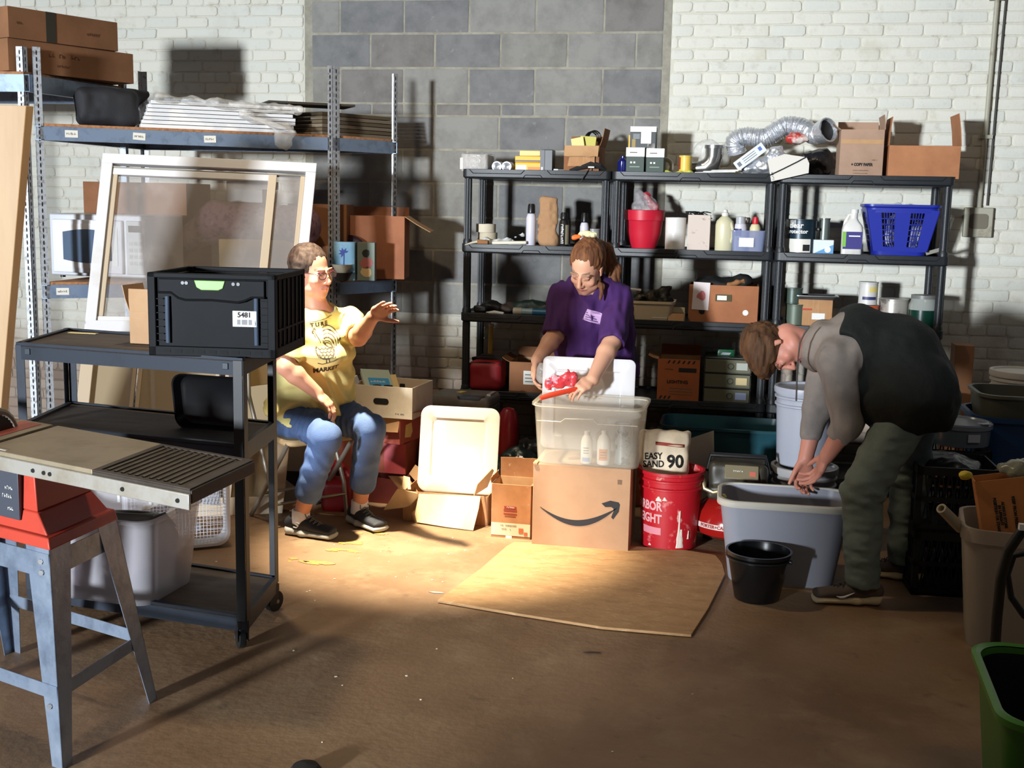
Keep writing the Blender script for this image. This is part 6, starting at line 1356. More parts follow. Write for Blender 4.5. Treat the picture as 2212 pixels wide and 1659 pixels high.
def shoe(par, A, f, L=.275, upper=None, sole=None, toe=None, lace=None, sock=None, origin=(0,0,0), logo=None):
    """A = ankle joint; f = toe direction on the ground"""
    f = nv([f[0], f[1], 0]); l = np.array([-f[1], f[0], 0]); u = np.array([0,0,1.]); g = np.array([A[0],A[1],0]) - f*.055
    s = SDF(g+np.array([-.24,-.24,0])+f*.1, g+np.array([.24,.24,.16])+f*.1, .0045)
    P = lambda a, b_, c: g + f*a + l*b_ + u*c
    s.limb(P(.0,0,.055), P(.07,0,.058), (.032,.035), (.036,.034), l, .02); s.limb(P(.07,0,.052), P(L-.055,.004,.038), (.038,.032), (.043,.018), l, .02)
    s.limb(P(.02,0,.075), P(.05,0,.085), (.030,.022), (.030,.02), l, .02); s.limb(P(.045,0,.085), P(.11,0,.065), (.020,.016), (.024,.014), l, .02)
    s.limb(P(.035,0,.12), P(.03,0,.095), (.027,.033), (.027,.033), l, .006, 'sub'); s.plane(P(0,0,.022), (0,0,-1))
    me = s.mesh('upper', upper, origin); up = obj('shoe_upper', me, None, par)
    s2 = SDF(g+np.array([-.24,-.24,-.01])+f*.1, g+np.array([.24,.24,.07])+f*.1, .0045)
    s2.limb(P(.0,0,.018), P(.08,-.002,.020), (.042,.021), (.040,.020), l, .02); s2.limb(P(.08,0,.018), P(L-.05,.004,.018), (.044,.018), (.050,.016), l, .02); s2.limb(P(-.01,0,.030), P(.02,0,.03), (.034,.018), (.036,.012), l, .01)
    s2.plane(P(0,0,.004), (0,0,-1)); obj('shoe_sole', s2.mesh('sole', sole, origin), None, up)
    o = np.array(origin)
    mb = MB()
    for i in range(5):
        a = .075+.020*i; z_ = .105-.0078*i
        mb.tube([Vector(P(a,-.022,z_-.012)-o), Vector(P(a+.004,0,z_+.002)-o), Vector(P(a,.022,z_-.012)-o)], .0026, 6)
        mb.tube([Vector(P(a,-.020,z_-.012)-o), Vector(P(a+.014,.0,z_-.002)-o), Vector(P(a+.02,.020,z_-.020)-o)], .0022, 6)
    for sx in (-1,1): mb.tube([Vector(P(.085,0,.100)-o), Vector(P(.09,sx*.02,.112)-o), Vector(P(.11,sx*.034,.095)-o), Vector(P(.10,sx*.012,.094)-o)], .0024, 6)
    obj('laces', mb, lace, up)
    return up, P
def press(par, me_src, origin, Mx, me, mat, off=.0015, direction=(0,1,0), sub=1, name='printed_lettering'):
    b = bvh_of(me_src, origin); drape(me, Mx, b, direction, off, sub)
    for v in me.vertices: v.co -= Vector(origin)
    me.materials.clear(); me.materials.append(mat); return obj(name, me, mat, par)
skin_a = M('skin_a', (.8,.6,.5), .5, vcol=True, sss=.25); skin_b = skin_a
SK1 = lin(rgb(204,146,120))[:3]; SK2 = lin(rgb(222,168,138))[:3]; SK3 = lin(rgb(206,140,120))[:3]
def hairmat(n, c1, c2): return M(n, c1, .7, spec=.25, var=(c2, 26, .42, .6, (1,1,.25)), bump=(120,.003,(1,1,.12)))
denim = M('blue_denim', rgb(66,88,128), .85, var=[(rgb(96,120,158), 3, .4, .8)], bump=(220,.0012))
denim2 = M('faded_denim', rgb(112,124,116), .85, var=[(rgb(84,94,90), 5, .45, .75)], bump=(220,.0012))

# ---------------------------------------------------------------- seated woman
O = np.array([-1.9,-1.85,0.0]); V3 = lambda v: np.array(tuple(v), float)
T = thing('person', 'seated woman in a pale yellow printed T-shirt, cropped jeans and glasses, one hand raised', 'person', O)
pel = np.array([-1.99,-1.77,.56]); che = np.array([-1.93,-1.84,.90]); nb = np.array([-1.905,-1.875,1.075])
latA = nv([.65,.75,0]); fwA = nv([.75,-.65,0])
LS = np.array([-1.795,-1.765,1.005]); RS = np.array([-2.03,-1.985,.995])
LE = V3(atY(774,728,-1.93)); LW = V3(atY(806,684,-2.06)); RE = V3(atY(618,792,-2.10)); RW = V3(atY(684,848,-2.03))
LH = pel+latA*.085+fwA*.02; RH = pel-latA*.085+fwA*.02
LK = V3(atY(800,925,-1.86)); RK = V3(atY(704,945,-2.06)); LA = V3(atY(777,1082,-1.76)); RA = V3(atY(650,1100,-2.00)); LA[2] = .10; RA[2] = .10
hc = V3(atY(674,588,-1.90)); HF = Frame(hc, (.90,-.42,-.10), (-.10,-.05,1))
def bodyA(s, infl=0):
    s.limb(pel, pel*.5+che*.5-np.array([0,0,.02]), (.165,.135), (.155,.135), latA, .03); s.limb(pel*.5+che*.5, che, (.155,.13), (.165,.12), latA, .03)
    s.limb(che, nb-np.array([0,0,.06]), (.16,.10), (.12,.07), latA, .03); s.limb(LS, RS, .052, .052, None, .03)
    for q in (LS,RS): s.ell(q-np.array([0,0,.005]), (.056,.056,.056), None, .02)
s = SDF(np.array([-2.35,-2.32,0.0]), np.array([-1.30,-1.45,1.42]), .0048)
bodyA(s); s.limb(nb-np.array([0,0,.03]), HF.p(0,-.015,-.06), .056, .052, None, .02); head(s, HF, 1.0, smile=True)
arm(s, LS, LE, LW, .05, .042, .027); arm(s, RS, RE, RW, .05, .043, .028)
lf = nv(V3(atY(846,655,-2.12))-LW); hand(s, LW, lf, (.15,-.75,-.5), (.5,-.2,-.6), (10,14,10), 2.5, (45,15), .95)
hand(s, RW, nv(V3(atY(726,888,-2.02))-RW), (-.2,.1,-1), (.2,.7,.1), (22,35,30), 2, (25,20), .95)
leg(s, LH, LK, LA, .09, .056, .034, foot=(.78,-.5,0)); leg(s, RH, RK, RA, .09, .056, .034, foot=(.95,-.25,0))
me = s.mesh('body', skin_a, O, lambda V: head_col(HF, V, SK1, blush=.7)); obj('body', me, None, T)
# hair pulled back, greying at the temples
hs = SDF(HF.o-.16, HF.o+.17, .004)
E = lambda c, r, k=.012, op='add': hs.ell(HF.p(*c), r, HF.R, k, op)
E((0,-.030,.040), (.086,.100,.096)); E((0,.072,-.004), (.066,.070,.080), .010, 'sub'); E((0,-.10,-.02), (.05,.04,.05)); E((.0,-.095,-.055), (.04,.035,.045))
E((-.084,.02,-.02), (.02,.03,.04), .01, 'sub'); E((.084,.02,-.02), (.02,.03,.04), .01, 'sub')
hs.disp(lambda P: .0035*_noise3(((P-HF.o)@HF.R)*np.array([1.6,.5,.6]), 90, 3))
obj('hair', hs.mesh('hair', hairmat('greying_brown_hair', rgb(50,34,26), rgb(84,68,58)), O, relax=0), None, T)
# glasses
gm = M('dark_glasses_frame', rgb(66,26,34), .3); mb = MB()
for sx in (-1,1):
    mb.tube([Vector(HF.p(sx*.033+.023*math.cos(2*math.pi*i/24), .104-.15*abs(.033+.023*math.cos(2*math.pi*i/24)*1)**1.6, .001+.017*math.sin(2*math.pi*i/24))-O) for i in range(24)], .0020, 6, closed=True)
    mb.tube([Vector(HF.p(sx*.057,.098,.010)-O), Vector(HF.p(sx*.076,.06,.012)-O), Vector(HF.p(sx*.082,-.01,.008)-O)], .0020, 6)
    mb.tube([Vector(HF.p(sx*(.012+.0075*i), .106-.002*i, .0125+.0045*math.sin(i*.5))-O) for i in range(7)], .0034, 6)
mb.tube([Vector(HF.p(-.011,.105,.006)-O), Vector(HF.p(0,.108,.009)-O), Vector(HF.p(.011,.105,.006)-O)], .0018, 6)
gl = obj('glasses', mb, gm, T)
for sx in (-1,1):
    mb = MB(); mb.rings([[Vector(HF.p(sx*.033+.022*math.cos(2*math.pi*i/24), yy, .001+.016*math.sin(2*math.pi*i/24))-O) for i in range(24)] for yy in (.1005,.1012)]); obj('lens', mb, M('lens_glass', rgb(230,236,240), .05, alpha=.16), gl)
# T-shirt
sh = SDF(np.array([-2.42,-2.36,.42]), np.array([-1.50,-1.45,1.16]), .0055)
p2 = pel + fwA*.01
sh.limb(p2+np.array([0,0,-.02]), p2*.5+che*.5-np.array([0,0,.01]), (.217,.186), (.186,.163), latA, .04); sh.limb(p2*.5+che*.5, che, (.182,.158), (.182,.140), latA, .04); sh.ell(che+fwA*.055-np.array([0,0,.03]), (.15,.15,.09), None, .05)
sh.limb(che, nb-np.array([0,0,.05]), (.170,.118), (.118,.082), latA, .03); sh.limb(LS, RS, .064, .064, None, .03)
sh.ell(p2+np.array([-.05,.0,-.02]), (.19,.19,.09), None, .05)
for S_, E_ in ((LS,LE),(RS,RE)): sh.limb(S_, S_*.28+E_*.72, .070, .068, None, .03)
for S_, E_ in ((LS,LE),(RS,RE)):
    d_ = nv(E_-S_); e_ = S_*.22+E_*.78; sh.ell(e_+d_*.052, (.074,.074,.05), Frame(e_, np.cross(d_,[0,0,1.]), d_).R, .006, 'sub')
sh.ell(nb+np.array([.01,-.01,.035]), (.082,.080,.060), None, .006, 'sub')
def foldA(P):
    q = P-che; f_ = q@fwA; l_ = q@latA; z_ = P[...,2]
    d = .011*_noise3(P*np.array([1,1,2.0]), 10, 5) + .005*_noise3(P, 24, 7)
    m_ = np.clip((.80-z_)/.16, 0, 1); d += m_*.012*np.sin((z_*1.0+.35*l_+.12*np.sin(l_*14))*62)
    return d
sh.disp(foldA); sh.plane((pel[0],pel[1],.555), (-.25,.2,-1))
shirt_m = M('pale_yellow_cotton', rgb(214,200,128), .85, var=(rgb(222,208,140), 5, .4, .7), bump=(260,.0008), sss=0)
me = sh.mesh('tshirt', shirt_m, O); ts = obj('tshirt', me, None, T)
# printed design on the shirt front: bird with feather arcs, lettering above and below
vw = nv([.55,-.83,.0]); up_ = np.array([-.02,-.02,1]); FD = Frame(V3(atY(702,735,-1.99)), -vw, up_)   # looking into the shirt
MD = Matrix.Identity(4)
for i in range(3): MD[i][0]=FD.r[i]; MD[i][1]=FD.u[i]; MD[i][2]=-FD.f[i]; MD[i][3]=FD.o[i]
pr = M('grey_shirt_print', rgb(112,100,84), .8)
def stroke(pts, r=.0024):
    mb = MB(); n = len(pts)
    for a, b_ in zip(pts[:-1], pts[1:]):
        d = Vector((b_[0]-a[0], b_[1]-a[1])); 
        if d.length < 1e-6: continue
        d.normalize(); nn = Vector((-d.y, d.x))*r
        mb.prism([(a[0]-nn.x,a[1]-nn.y),(b_[0]-nn.x,b_[1]-nn.y),(b_[0]+nn.x,b_[1]+nn.y),(a[0]+nn.x,a[1]+nn.y)], .0006)
    return mb
ds = MB()
def addm(m2): ds.add(m2.v, m2.f)
arc = lambda cx, cy, rx, ry, a0, a1, n=14: [(cx+rx*math.cos(R(a0+(a1-a0)*i/n)), cy+ry*math.sin(R(a0+(a1-a0)*i/n))) for i in range(n+1)]
addm(stroke(arc(-.004,-.045,.042,.040,150,400), .0032))                    # round breast
for i in range(4):
    for j in range(4): addm(stroke(arc(-.026+.017*j+.006*(i%2), -.030-.014*i, .009,.010,180,360,8), .0016))
for i in range(5): addm(stroke(arc(.024-.004*i, .004-.010*i, .050-.006*i, .058-.006*i, -15, 120), .0026))   # tail feathers
addm(stroke([(-.02,-.005),(-.032,.02),(-.040,.040),(-.046,.044),(-.052,.036),(-.044,.030),(-.040,.012)], .0022)); addm(stroke([(-.046,.046),(-.040,.056),(-.034,.046)], .0022)); addm(stroke([(-.01,0),(.004,-.02),(.018,-.034),(.032,-.032)], .0024))
addm(stroke([(-.040,-.104),(-.02,-.110),(.03,-.096),(.052,-.086)], .0022)); addm(stroke([(-.004,-.086),(-.002,-.104)], .002)); addm(stroke([(.008,-.086),(.012,-.100)], .002))
addm(stroke([(-.06,.080),(-.02,.086),(.03,.098),(.055,.108)], .0016))
dm = mesh_of('design', ds, pr, 0); press(ts, me, O, MD, dm, pr, .002, tuple(-vw), 1, 'bird_print')
tm = text_mesh('T U R E', .026, pr, .0004, .001); press(ts, me, O, MD @ Matrix.Translation((-.014,.070,0)) @ Matrix.Rotation(R(6),4,'Z'), tm, M('dark_shirt_print', rgb(70,60,50), .8), .002, tuple(-vw), 1)
tm = text_mesh('MARKET', .031, pr, .0004, .0012); press(ts, me, O, MD @ Matrix.Translation((.006,-.138,0)) @ Matrix.Rotation(R(8),4,'Z'), tm, M('dark_shirt_print'), .002, tuple(-vw), 1)
# cropped jeans
je = SDF(np.array([-2.32,-2.36,.10]), np.array([-1.40,-1.42,.75]), .0055)
je.limb(pel-latA*.05+np.array([0,0,-.01]), pel+latA*.05+np.array([0,0,-.01]), .150, .150, None, .03); je.limb(pel-latA*.05, pel+latA*.05+np.array([0,0,.06]), .14,.14,None,.03)
for H_, K_, A_ in ((LH,LK,LA),(RH,RK,RA)):
    je.limb(H_, K_, .104, .070, None, .03); c_ = K_*.30+A_*.70; je.limb(K_, c_, .070, .064, None, .025); je.plane((0,0,0),(0,0,-1))
    d_ = nv(A_-K_); c2 = K_*.20+A_*.80; je.ell(c2+d_*.03, (.090,.090,.034), Frame(c2, np.cross(d_,[0,1,0]), d_).R, .004, 'sub')
def foldJ(P):
    d = .0035*_noise3(P, 20, 9)
    for H_, K_, A_ in ((LH,LK,LA),(RH,RK,RA)):
        ax = nv(K_-H_); L_ = np.linalg.norm(K_-H_); t_ = (P-H_)@ax; r_ = np.linalg.norm((P-H_)-t_[...,None]*ax, axis=-1)
        m_ = np.clip(1-(r_-.115)/.03,0,1)*np.clip(t_/.05,0,1)*np.clip((L_+.02-t_)/.08,0,1); d += m_*.0042*np.sin(t_*120+7*_noise3(P,7,3)+3*_noise3(P,18,5))
        ax = nv(A_-K_); t_ = (P-K_)@ax; r_ = np.linalg.norm((P-K_)-t_[...,None]*ax, axis=-1); m_ = np.clip(1-(r_-.09)/.03,0,1)*np.clip(t_/.04,0,1)*np.clip((.36-t_)*4,0,1); d += m_*.0035*np.sin(t_*85+7*_noise3(P,8,4))
    return d
je.disp(foldJ); obj('jeans', je.mesh('jeans', denim, O), None, T)
shoe_blk = M('black_knit', rgb(40,42,48), .7, bump=(400,.0008)); sole_g = M('grey_white_sole', rgb(176,176,170), .6); lace_g = M('grey_lace', rgb(96,98,98), .8); sock_w = M('white_sock', rgb(214,212,220), .9)
for A_, f_ in ((LA,(.72,-.55,0)), (RA,(.95,-.20,0))):
    sk = SDF(A_-np.array([.09,.09,.09]), A_+np.array([.09,.09,.06]), .004); sk.limb(A_-np.array([0,0,.06]), A_+np.array([0,0,.022]), .046, .042, None, .01); sk.plane(A_+np.array([0,0,.028]), (0,0,1)); sk.plane(A_-np.array([0,0,.04]), (0,0,-1))
    obj('sock', sk.mesh('sock', sock_w, O), None, T)
    u_, P_ = shoe(T, A_, f_, .275, shoe_blk, sole_g, lace=lace_g, origin=O)
    if f_[0] > .9:
        mb = MB(); z0 = .058
        pts = [(.074,z0+.010),(.056,z0+.014),(.048,z0+.006),(.066,z0-.002),(.056,z0-.012),(.040,z0-.010)]
        mb.tube([Vector(P_(a,-.0425,c)-O) for a, c in pts], .0032, 6); obj('curved_emblem', mb, M('white_emblem', rgb(220,220,224), .5), u_)
for P0, c0 in ((LA,1),): pass

# ---------------------------------------------------------------- standing woman in purple
O = np.array([-.69,-1.2,0.0])
T = thing('person', 'standing woman in a purple T-shirt with a ponytail, leaning over the clear tote', 'person', O)
pel = np.array([-.665,-1.09,.80]); che = np.array([-.69,-1.20,1.055]); nb = np.array([-.70,-1.27,1.195])
lat = nv([1,.08,0]); fw = np.array([0,-1.,0])
RS = V3(atY(1216,640,-1.22)); LS = V3(atY(1334,642,-1.25)); RE = V3(atY(1200,724,-1.30)); LE = V3(atY(1322,738,-1.47)); RW = V3(atY(1160,778,-1.44)); LW = V3(atY(1280,820,-1.69))
hc = V3(atY(1268,578,-1.36)); HF = Frame(hc, (-.26,-.74,-.60), (-.04,-.55,.83))
s = SDF(np.array([-1.12,-1.92,0.0]), np.array([-.30,-.85,1.50]), .005)
def bodyB(s, i=0):
    s.limb(pel-lat*.06, pel+lat*.06, .13+i, .13+i, None, .03); s.limb(pel, che, (.165+i,.125+i), (.175+i,.118+i), lat, .03); s.limb(che, nb-np.array([0,0,.05]), (.17+i,.105+i), (.12+i,.07+i), lat, .03); s.limb(LS, RS, .055+i, .055+i, None, .03)
bodyB(s); s.limb(nb-np.array([0,0,.03]), HF.p(0,-.02,-.06), .056, .054, None, .02); head(s, HF, 1.02); s.ell(HF.p(0,.03,-.07), (.056,.045,.04), HF.R, .02)
arm(s, LS, LE, LW, .056, .045, .029); arm(s, RS, RE, RW, .054, .044, .029)
hand(s, RW, (-.05,-.25,-.95), (.9,-.3,-.1), (.15,-.95,.2), (25,30,20), 3, (30,20), .95)
hand(s, LW, nv(V3(atY(1238,842,-1.77))-LW), (-.3,.35,-.85), (-.5,-.4,.75), (35,45,30), 2, (40,25), .95)
for sx, dx in ((-1,-.06),(1,.08)): leg(s, pel+lat*sx*.09, np.array([-.67+sx*.10,-1.13,.46]), np.array([-.67+sx*.11,-1.08,.09]), .095, .06, .038, foot=(sx*.2,-1,0))
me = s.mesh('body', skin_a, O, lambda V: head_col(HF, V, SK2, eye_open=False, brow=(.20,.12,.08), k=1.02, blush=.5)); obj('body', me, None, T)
hb = hairmat('auburn_brown_hair', rgb(92,56,36), rgb(128,84,54))
hs = SDF(HF.o-np.array([.20,.19,.26]), HF.o+np.array([.26,.26,.19]), .0042)
E = lambda c, r, k=.012, op='add': hs.ell(HF.p(*c), r, HF.R, k, op)
E((0,-.030,.044), (.087,.098,.092)); E((0,.080,-.002), (.066,.070,.092), .012, 'sub'); E((.0,-.06,-.04), (.070,.05,.05)); 
ty = HF.p(.012,-.075,.120)
pts = [ty, V3(atY(1308,540,-1.20)), V3(atY(1326,585,-1.22)), V3(atY(1322,625,-1.27)), V3(atY(1306,652,-1.31))]
rr = [.026,.036,.040,.034,.012]
for i in range(4): hs.limb(pts[i], pts[i+1], rr[i], rr[i+1], None, .014)
hs.limb(HF.p(.070,.0,.01), V3(atY(1300,618,-1.36)), .018, .014, None, .012); hs.limb(V3(atY(1300,618,-1.36)), V3(atY(1296,648,-1.38)), .014, .007, None, .010)
hs.disp(lambda P: .0042*_noise3(P*np.array([1.5,1.5,.35]), 70, 6))
hr = obj('hair', hs.mesh('hair', hb, O, relax=0), None, T)
# flower clip and orange bloom
me = crumple(ty-.09, ty+.09, 0, .006, 60, .0035, 'flower', M('cream_petal', rgb(232,226,176), .6), 7, lambda q: [q.ell(ty+np.array([.016*k_,-.02+.004*(k_%2),.020+.006*(k_%2)]), (.018,.014,.014), None, .004) for k_ in (-2,-1,0,1,2)], O)
fl_ = obj('flower_clip', me, None, T)
me = crumple(ty-.12, ty+.09, 0, .004, 60, .0035, 'flower', M('orange_petal', rgb(232,112,44), .6), 8, lambda q: q.limb(ty+np.array([-.064,-.03,.006]), ty+np.array([-.040,-.03,.010]), .013, .009, None, .004), O)
obj('orange_bloom', me, None, fl_)
# purple T-shirt
purple = M('purple_cotton', rgb(60,24,84), .85, var=(rgb(72,32,98), 5, .4, .7), bump=(260,.0008))
sh = SDF(np.array([-1.12,-1.56,.62]), np.array([-.28,-.86,1.34]), .0055)
sh.limb(pel-np.array([0,0,.06]), pel*.5+che*.5, (.205,.165), (.20,.155), lat, .04); sh.limb(pel*.5+che*.5, che, (.20,.155), (.205,.15), lat, .04); sh.ell(che+fw*.07-np.array([0,0,.03]), (.165,.10,.10), None, .06)
sh.limb(che, nb-np.array([0,0,.03]), (.20,.125), (.125,.085), lat, .03); sh.limb(LS, RS, .062, .062, None, .03)
for S_, E_, e1 in ((LS,LE,.98),(RS,RE,.90)): sh.limb(S_, S_*(1-e1)+E_*e1, .072, .074, None, .03)
for S_, E_, e1 in ((LS,LE,1.02),(RS,RE,.94)):
    d_ = nv(E_-S_); e_ = S_*(1-e1)+E_*e1; sh.ell(e_+d_*.05, (.086,.086,.05), Frame(e_, np.cross(d_,[1,0,0]), d_).R, .006, 'sub')
sh.ell(nb+np.array([-.01,-.05,.03]), (.082,.080,.062), None, .006, 'sub')
sh.disp(lambda P: .013*_noise3(P*np.array([1.9,1,.45]), 10, 5) + .007*_noise3(P*np.array([2,1,.6]), 23, 7) + np.clip((.95-P[...,2])/.3,0,1)*.007*np.sin(P[...,0]*62+3*P[...,2]+2*_noise3(P,6,2)))
sh.plane((0,0,.70), (0,0,-1))
me = sh.mesh('tshirt', purple, O); ts = obj('tshirt', me, None, T)
cen = V3(atY(1282,682,-1.33)); MN = Matrix.Translation(cen) @ Matrix.Rotation(R(6),4,'Y') @ Matrix.Rotation(R(90),4,'X')
mb = MB(); mb.prism([(-.048,-.022),(.04,-.036),(.046,.022),(-.030,.034)], .0008)
tagm = mesh_of('tag', mb, paper_w, 0); nt_ = press(ts, me, O, MN, tagm, M('lilac_sticker', rgb(196,160,204), .6), .002, (0,1,0), 3, 'name_tag')
for k in range(4):
    mb = MB(); mb.prism([(-.034,-.018+.011*k),(.030,-.026+.011*k),(.030,-.022+.011*k),(-.034,-.014+.011*k)], .0006); lm_ = mesh_of('l', mb, ink, 0); press(nt_, me, O, MN, lm_, M('violet_ink', rgb(110,70,130), .8), .0036, (0,1,0), 1, 'tag_print')
# dark trousers
tr = SDF(np.array([-1.0,-1.4,.06]), np.array([-.34,-.85,.86]), .007)
tr.limb(pel-lat*.06, pel+lat*.06, .145, .145, None, .03)
for sx in (-1,1): tr.limb(pel+lat*sx*.09, np.array([-.67+sx*.10,-1.13,.46]), .108, .078, None, .03); tr.limb(np.array([-.67+sx*.10,-1.13,.46]), np.array([-.67+sx*.11,-1.08,.10]), .078, .062, None, .03)
tr.plane((0,0,.09),(0,0,-1)); tr.disp(lambda P: .004*_noise3(P,14,3)); obj('trousers', tr.mesh('trousers', M('dark_trousers', rgb(30,32,44), .85), O), None, T)
for sx in (-1,1): shoe(T, np.array([-.67+sx*.11,-1.08,.10]), (sx*.2,-1,0), .26, blackm, sole_g, lace=lace_g, origin=O)

# ---------------------------------------------------------------- bending person in grey hoodie and dark vest
O = np.array([.62,-2.2,0.0])
T = thing('person', 'person bending far forward in a grey hoodie, dark green vest and faded jeans', 'person', O)
pel = np.array([.765,-2.10,.845]); w1 = np.array([.70,-2.07,.985]); che = np.array([.52,-2.03,1.025]); nb = np.array([.375,-2.02,.995])
lat = np.array([0.04,1.,0]); RSn = np.array([.44,-2.19,.985]); LSn = np.array([.43,-1.87,.985])      # near and far shoulders
RE = V3(atY(1832,915,-2.20)); RW = V3(atY(1786,985,-2.14)); LE = np.array([.40,-1.86,.71]); LW = np.array([.36,-1.93,.50])
hc = V3(atY(1676,748,-2.04)); HF = Frame(hc, (.42,-.30,-.85), (-.88,0.05,-.42))
A1 = V3(atZ(1868,1262,.10)); A1 = np.array([.585,-2.36,.10]); K1 = V3(atY(1862,1062,-2.30)); A2 = np.array([.80,-1.98,.10]); K2 = np.array([.79,-1.99,.47])
H1 = pel+np.array([0,-.095,0]); H2 = pel+np.array([.01,.095,0])
s = SDF(np.array([.02,-2.56,0.0]), np.array([1.0,-1.72,1.25]), .0052)
s.limb(H1, H2, .12, .12, None, .03); s.limb(pel, w1, (.15,.115), (.145,.11), lat, .03); s.limb(w1, che, (.15,.11), (.165,.11), lat, .03); s.limb(che, nb, (.16,.10), (.11,.07), lat, .03); s.limb(RSn, LSn, .055, .055, None, .03)
s.limb(nb, HF.p(0,-.02,-.06), .058, .056, None, .02); head(s, HF, 1.05)
arm(s, RSn, RE, RW, .052, .043, .030); arm(s, LSn, LE, LW, .052, .043, .030)
hand(s, RW, nv(V3(atY(1762,1030,-2.10))-RW), (-.8,.1,-.3), (-.3,.8,.3), (20,35,30), 3, (35,25), 1.08); hand(s, LW, (-.1,-.1,-.95), (.3,-.9,0), (-.8,0,0), (30,40,30), 3, (30,20), 1.05)
leg(s, H1, K1, A1, .09, .058, .038, foot=(-1,-.08,0)); leg(s, H2, K2, A2, .09, .058, .038, foot=(-1,.1,0))
me = s.mesh('body', skin_a, O, lambda V: head_col(HF, V, SK3, brow=(.12,.08,.05), k=1.05)); obj('body', me, None, T)
hs = SDF(HF.o-.20, HF.o+.19, .0045)
E = lambda c, r, k=.012, op='add': hs.ell(HF.p(*c), [q*1.05 for q in r], HF.R, k, op)
E((0,-.022,.046), (.092,.104,.094)); E((0,.085,-.045), (.075,.060,.075), .012, 'sub'); E((0,.05,.085), (.07,.06,.045), .03)
hs.disp(lambda P: .008*_noise3(P*np.array([1.5,1.5,.4]), 50, 6)); obj('hair', hs.mesh('hair', hairmat('dark_brown_hair', rgb(66,44,28), rgb(92,62,38)), O, relax=0), None, T)
grey_f = M('grey_fleece', rgb(146,136,128), .95, var=(rgb(126,118,112), 7, .4, .7), bump=(160,.0012)); vest_m = M('dark_green_vest', rgb(18,26,22), .85, var=(rgb(12,16,15), 6, .4, .7), bump=(60,.003))
sh = SDF(np.array([.12,-2.50,.55]), np.array([1.02,-1.68,1.26]), .0058)
sh.limb(pel, w1, (.175,.14), (.175,.14), lat, .03); sh.limb(w1, che, (.18,.14), (.195,.135), lat, .04); sh.limb(che, nb, (.185,.13), (.125,.095), lat, .04); sh.limb(RSn, LSn, .076, .076, None, .03)
sh.limb(RSn, RE, .080, .062, None, .03); sh.limb(RE, RE*.6+RW*.4, .060, .052, None, .02); sh.limb(LSn, LE, .078, .062, None, .03); sh.limb(LE, LE*.5+LW*.5, .06, .05, None, .02)
hd = nb+np.array([.02,0,.07]); sh.limb(hd+np.array([0,-.09,-.015]), hd+np.array([0,.09,-.015]), .056, .056, None, .03); sh.limb(hd+np.array([-.05,-.09,-.07]), hd+np.array([0,-.08,-.01]), .04, .05, None, .03); sh.limb(hd+np.array([-.05,.09,-.07]), hd+np.array([0,.08,-.01]), .04, .05, None, .03)
sh.ell(HF.p(0,-.01,-.03), (.085,.09,.09), HF.R, .008, 'sub')
d_ = nv(RW-RE); e_ = RE*.58+RW*.42; sh.ell(e_+d_*.04, (.066,.066,.04), Frame(e_, np.cross(d_,[0,1,0]), d_).R, .005, 'sub')
sh.disp(lambda P: .009*_noise3(P*np.array([1.6,1,.8]), 12, 5) + .004*_noise3(P, 28, 7)); hoodie_me = sh.mesh('hoodie', grey_f, O); hd_o = obj('hoodie', hoodie_me, None, T)
ve = SDF(np.array([.28,-2.52,.55]), np.array([1.08,-1.68,1.27]), .0058)
ve.limb(pel-np.array([.03,0,.06]), w1, (.20,.165), (.20,.165), lat, .04); ve.ell(pel+np.array([-.02,0,-.02]), (.150,.18,.14), None, .04); ve.limb(w1, che, (.205,.165), (.215,.160), lat, .04); ve.limb(che, che*.5+nb*.5, (.21,.155), (.17,.13), lat, .03)
ve.limb(H1+np.array([-.01,0,.0]), H2, .178, .178, None, .04); ve.limb(pel+np.array([-.10,-.08,-.03]), pel+np.array([.02,-.02,-.10]), .13, .13, None, .05); ve.limb(w1+np.array([-.02,0,-.02]), che+np.array([0,0,-.08]), (.20,.13), (.20,.12), lat, .05)
ve.ell(RSn+np.array([.0,-.06,-.03]), (.105,.11,.15), None, .008, 'sub'); ve.ell(LSn+np.array([.0,.06,-.03]), (.105,.11,.15), None, .008, 'sub')
ve.plane(np.array([.462,0,1.15]), (-.93,0,.1)); ve.plane(np.array([.80,0,.70]), (.1,0,-1))
ve.disp(lambda P: .010*_noise3(P, 11, 15) + .003*_noise3(P, 30, 17)); vo = obj('vest', ve.mesh('vest', vest_m, O), None, T)
mb = MB(); mb.tube([Vector(V3(atY(px_, py_, Y_))-O) for px_, py_, Y_ in ((1924,838,-2.325),(1938,872,-2.33),(1952,900,-2.335),(1966,918,-2.33))], .0035, 6); obj('zip', mb, M('zip_metal', rgb(150,140,140), .5, .6), vo)
mb = MB(); mb.tube([Vector(V3(atY(px_, py_, -2.24))-O) for px_, py_ in ((1748,706),(1738,720),(1728,740),(1722,790),(1721,830),(1720,866))], .0035, 6); obj('hood_cord', mb, M('dark_cord', rgb(84,78,74), .8), hd_o)
je = SDF(np.array([.38,-2.56,.04]), np.array([1.05,-1.76,1.0]), .006)
je.limb(H1, H2, .140, .140, None, .03)
for H_, K_, A_ in ((H1,K1,A1),(H2,K2,A2)): je.limb(H_, K_, .110, .082, None, .03); je.limb(K_, A_, .082, .070, None, .03)
je.plane((0,0,.075),(0,0,-1)); je.disp(lambda P: .007*_noise3(P*np.array([1,1,1.8]), 11, 9)+.004*_noise3(P*np.array([1,1,2.6]), 24, 8)+.005*np.exp(-((P[...,2]-.48)/.07)**2)*np.sin(P[...,2]*90+P[...,0]*30+5*_noise3(P,9,2))); obj('jeans', je.mesh('jeans', denim2, O), None, T)
br = M('brown_knit', rgb(84,70,60), .75, bump=(400,.0008)); sl = M('cream_sole', rgb(206,186,146), .6)
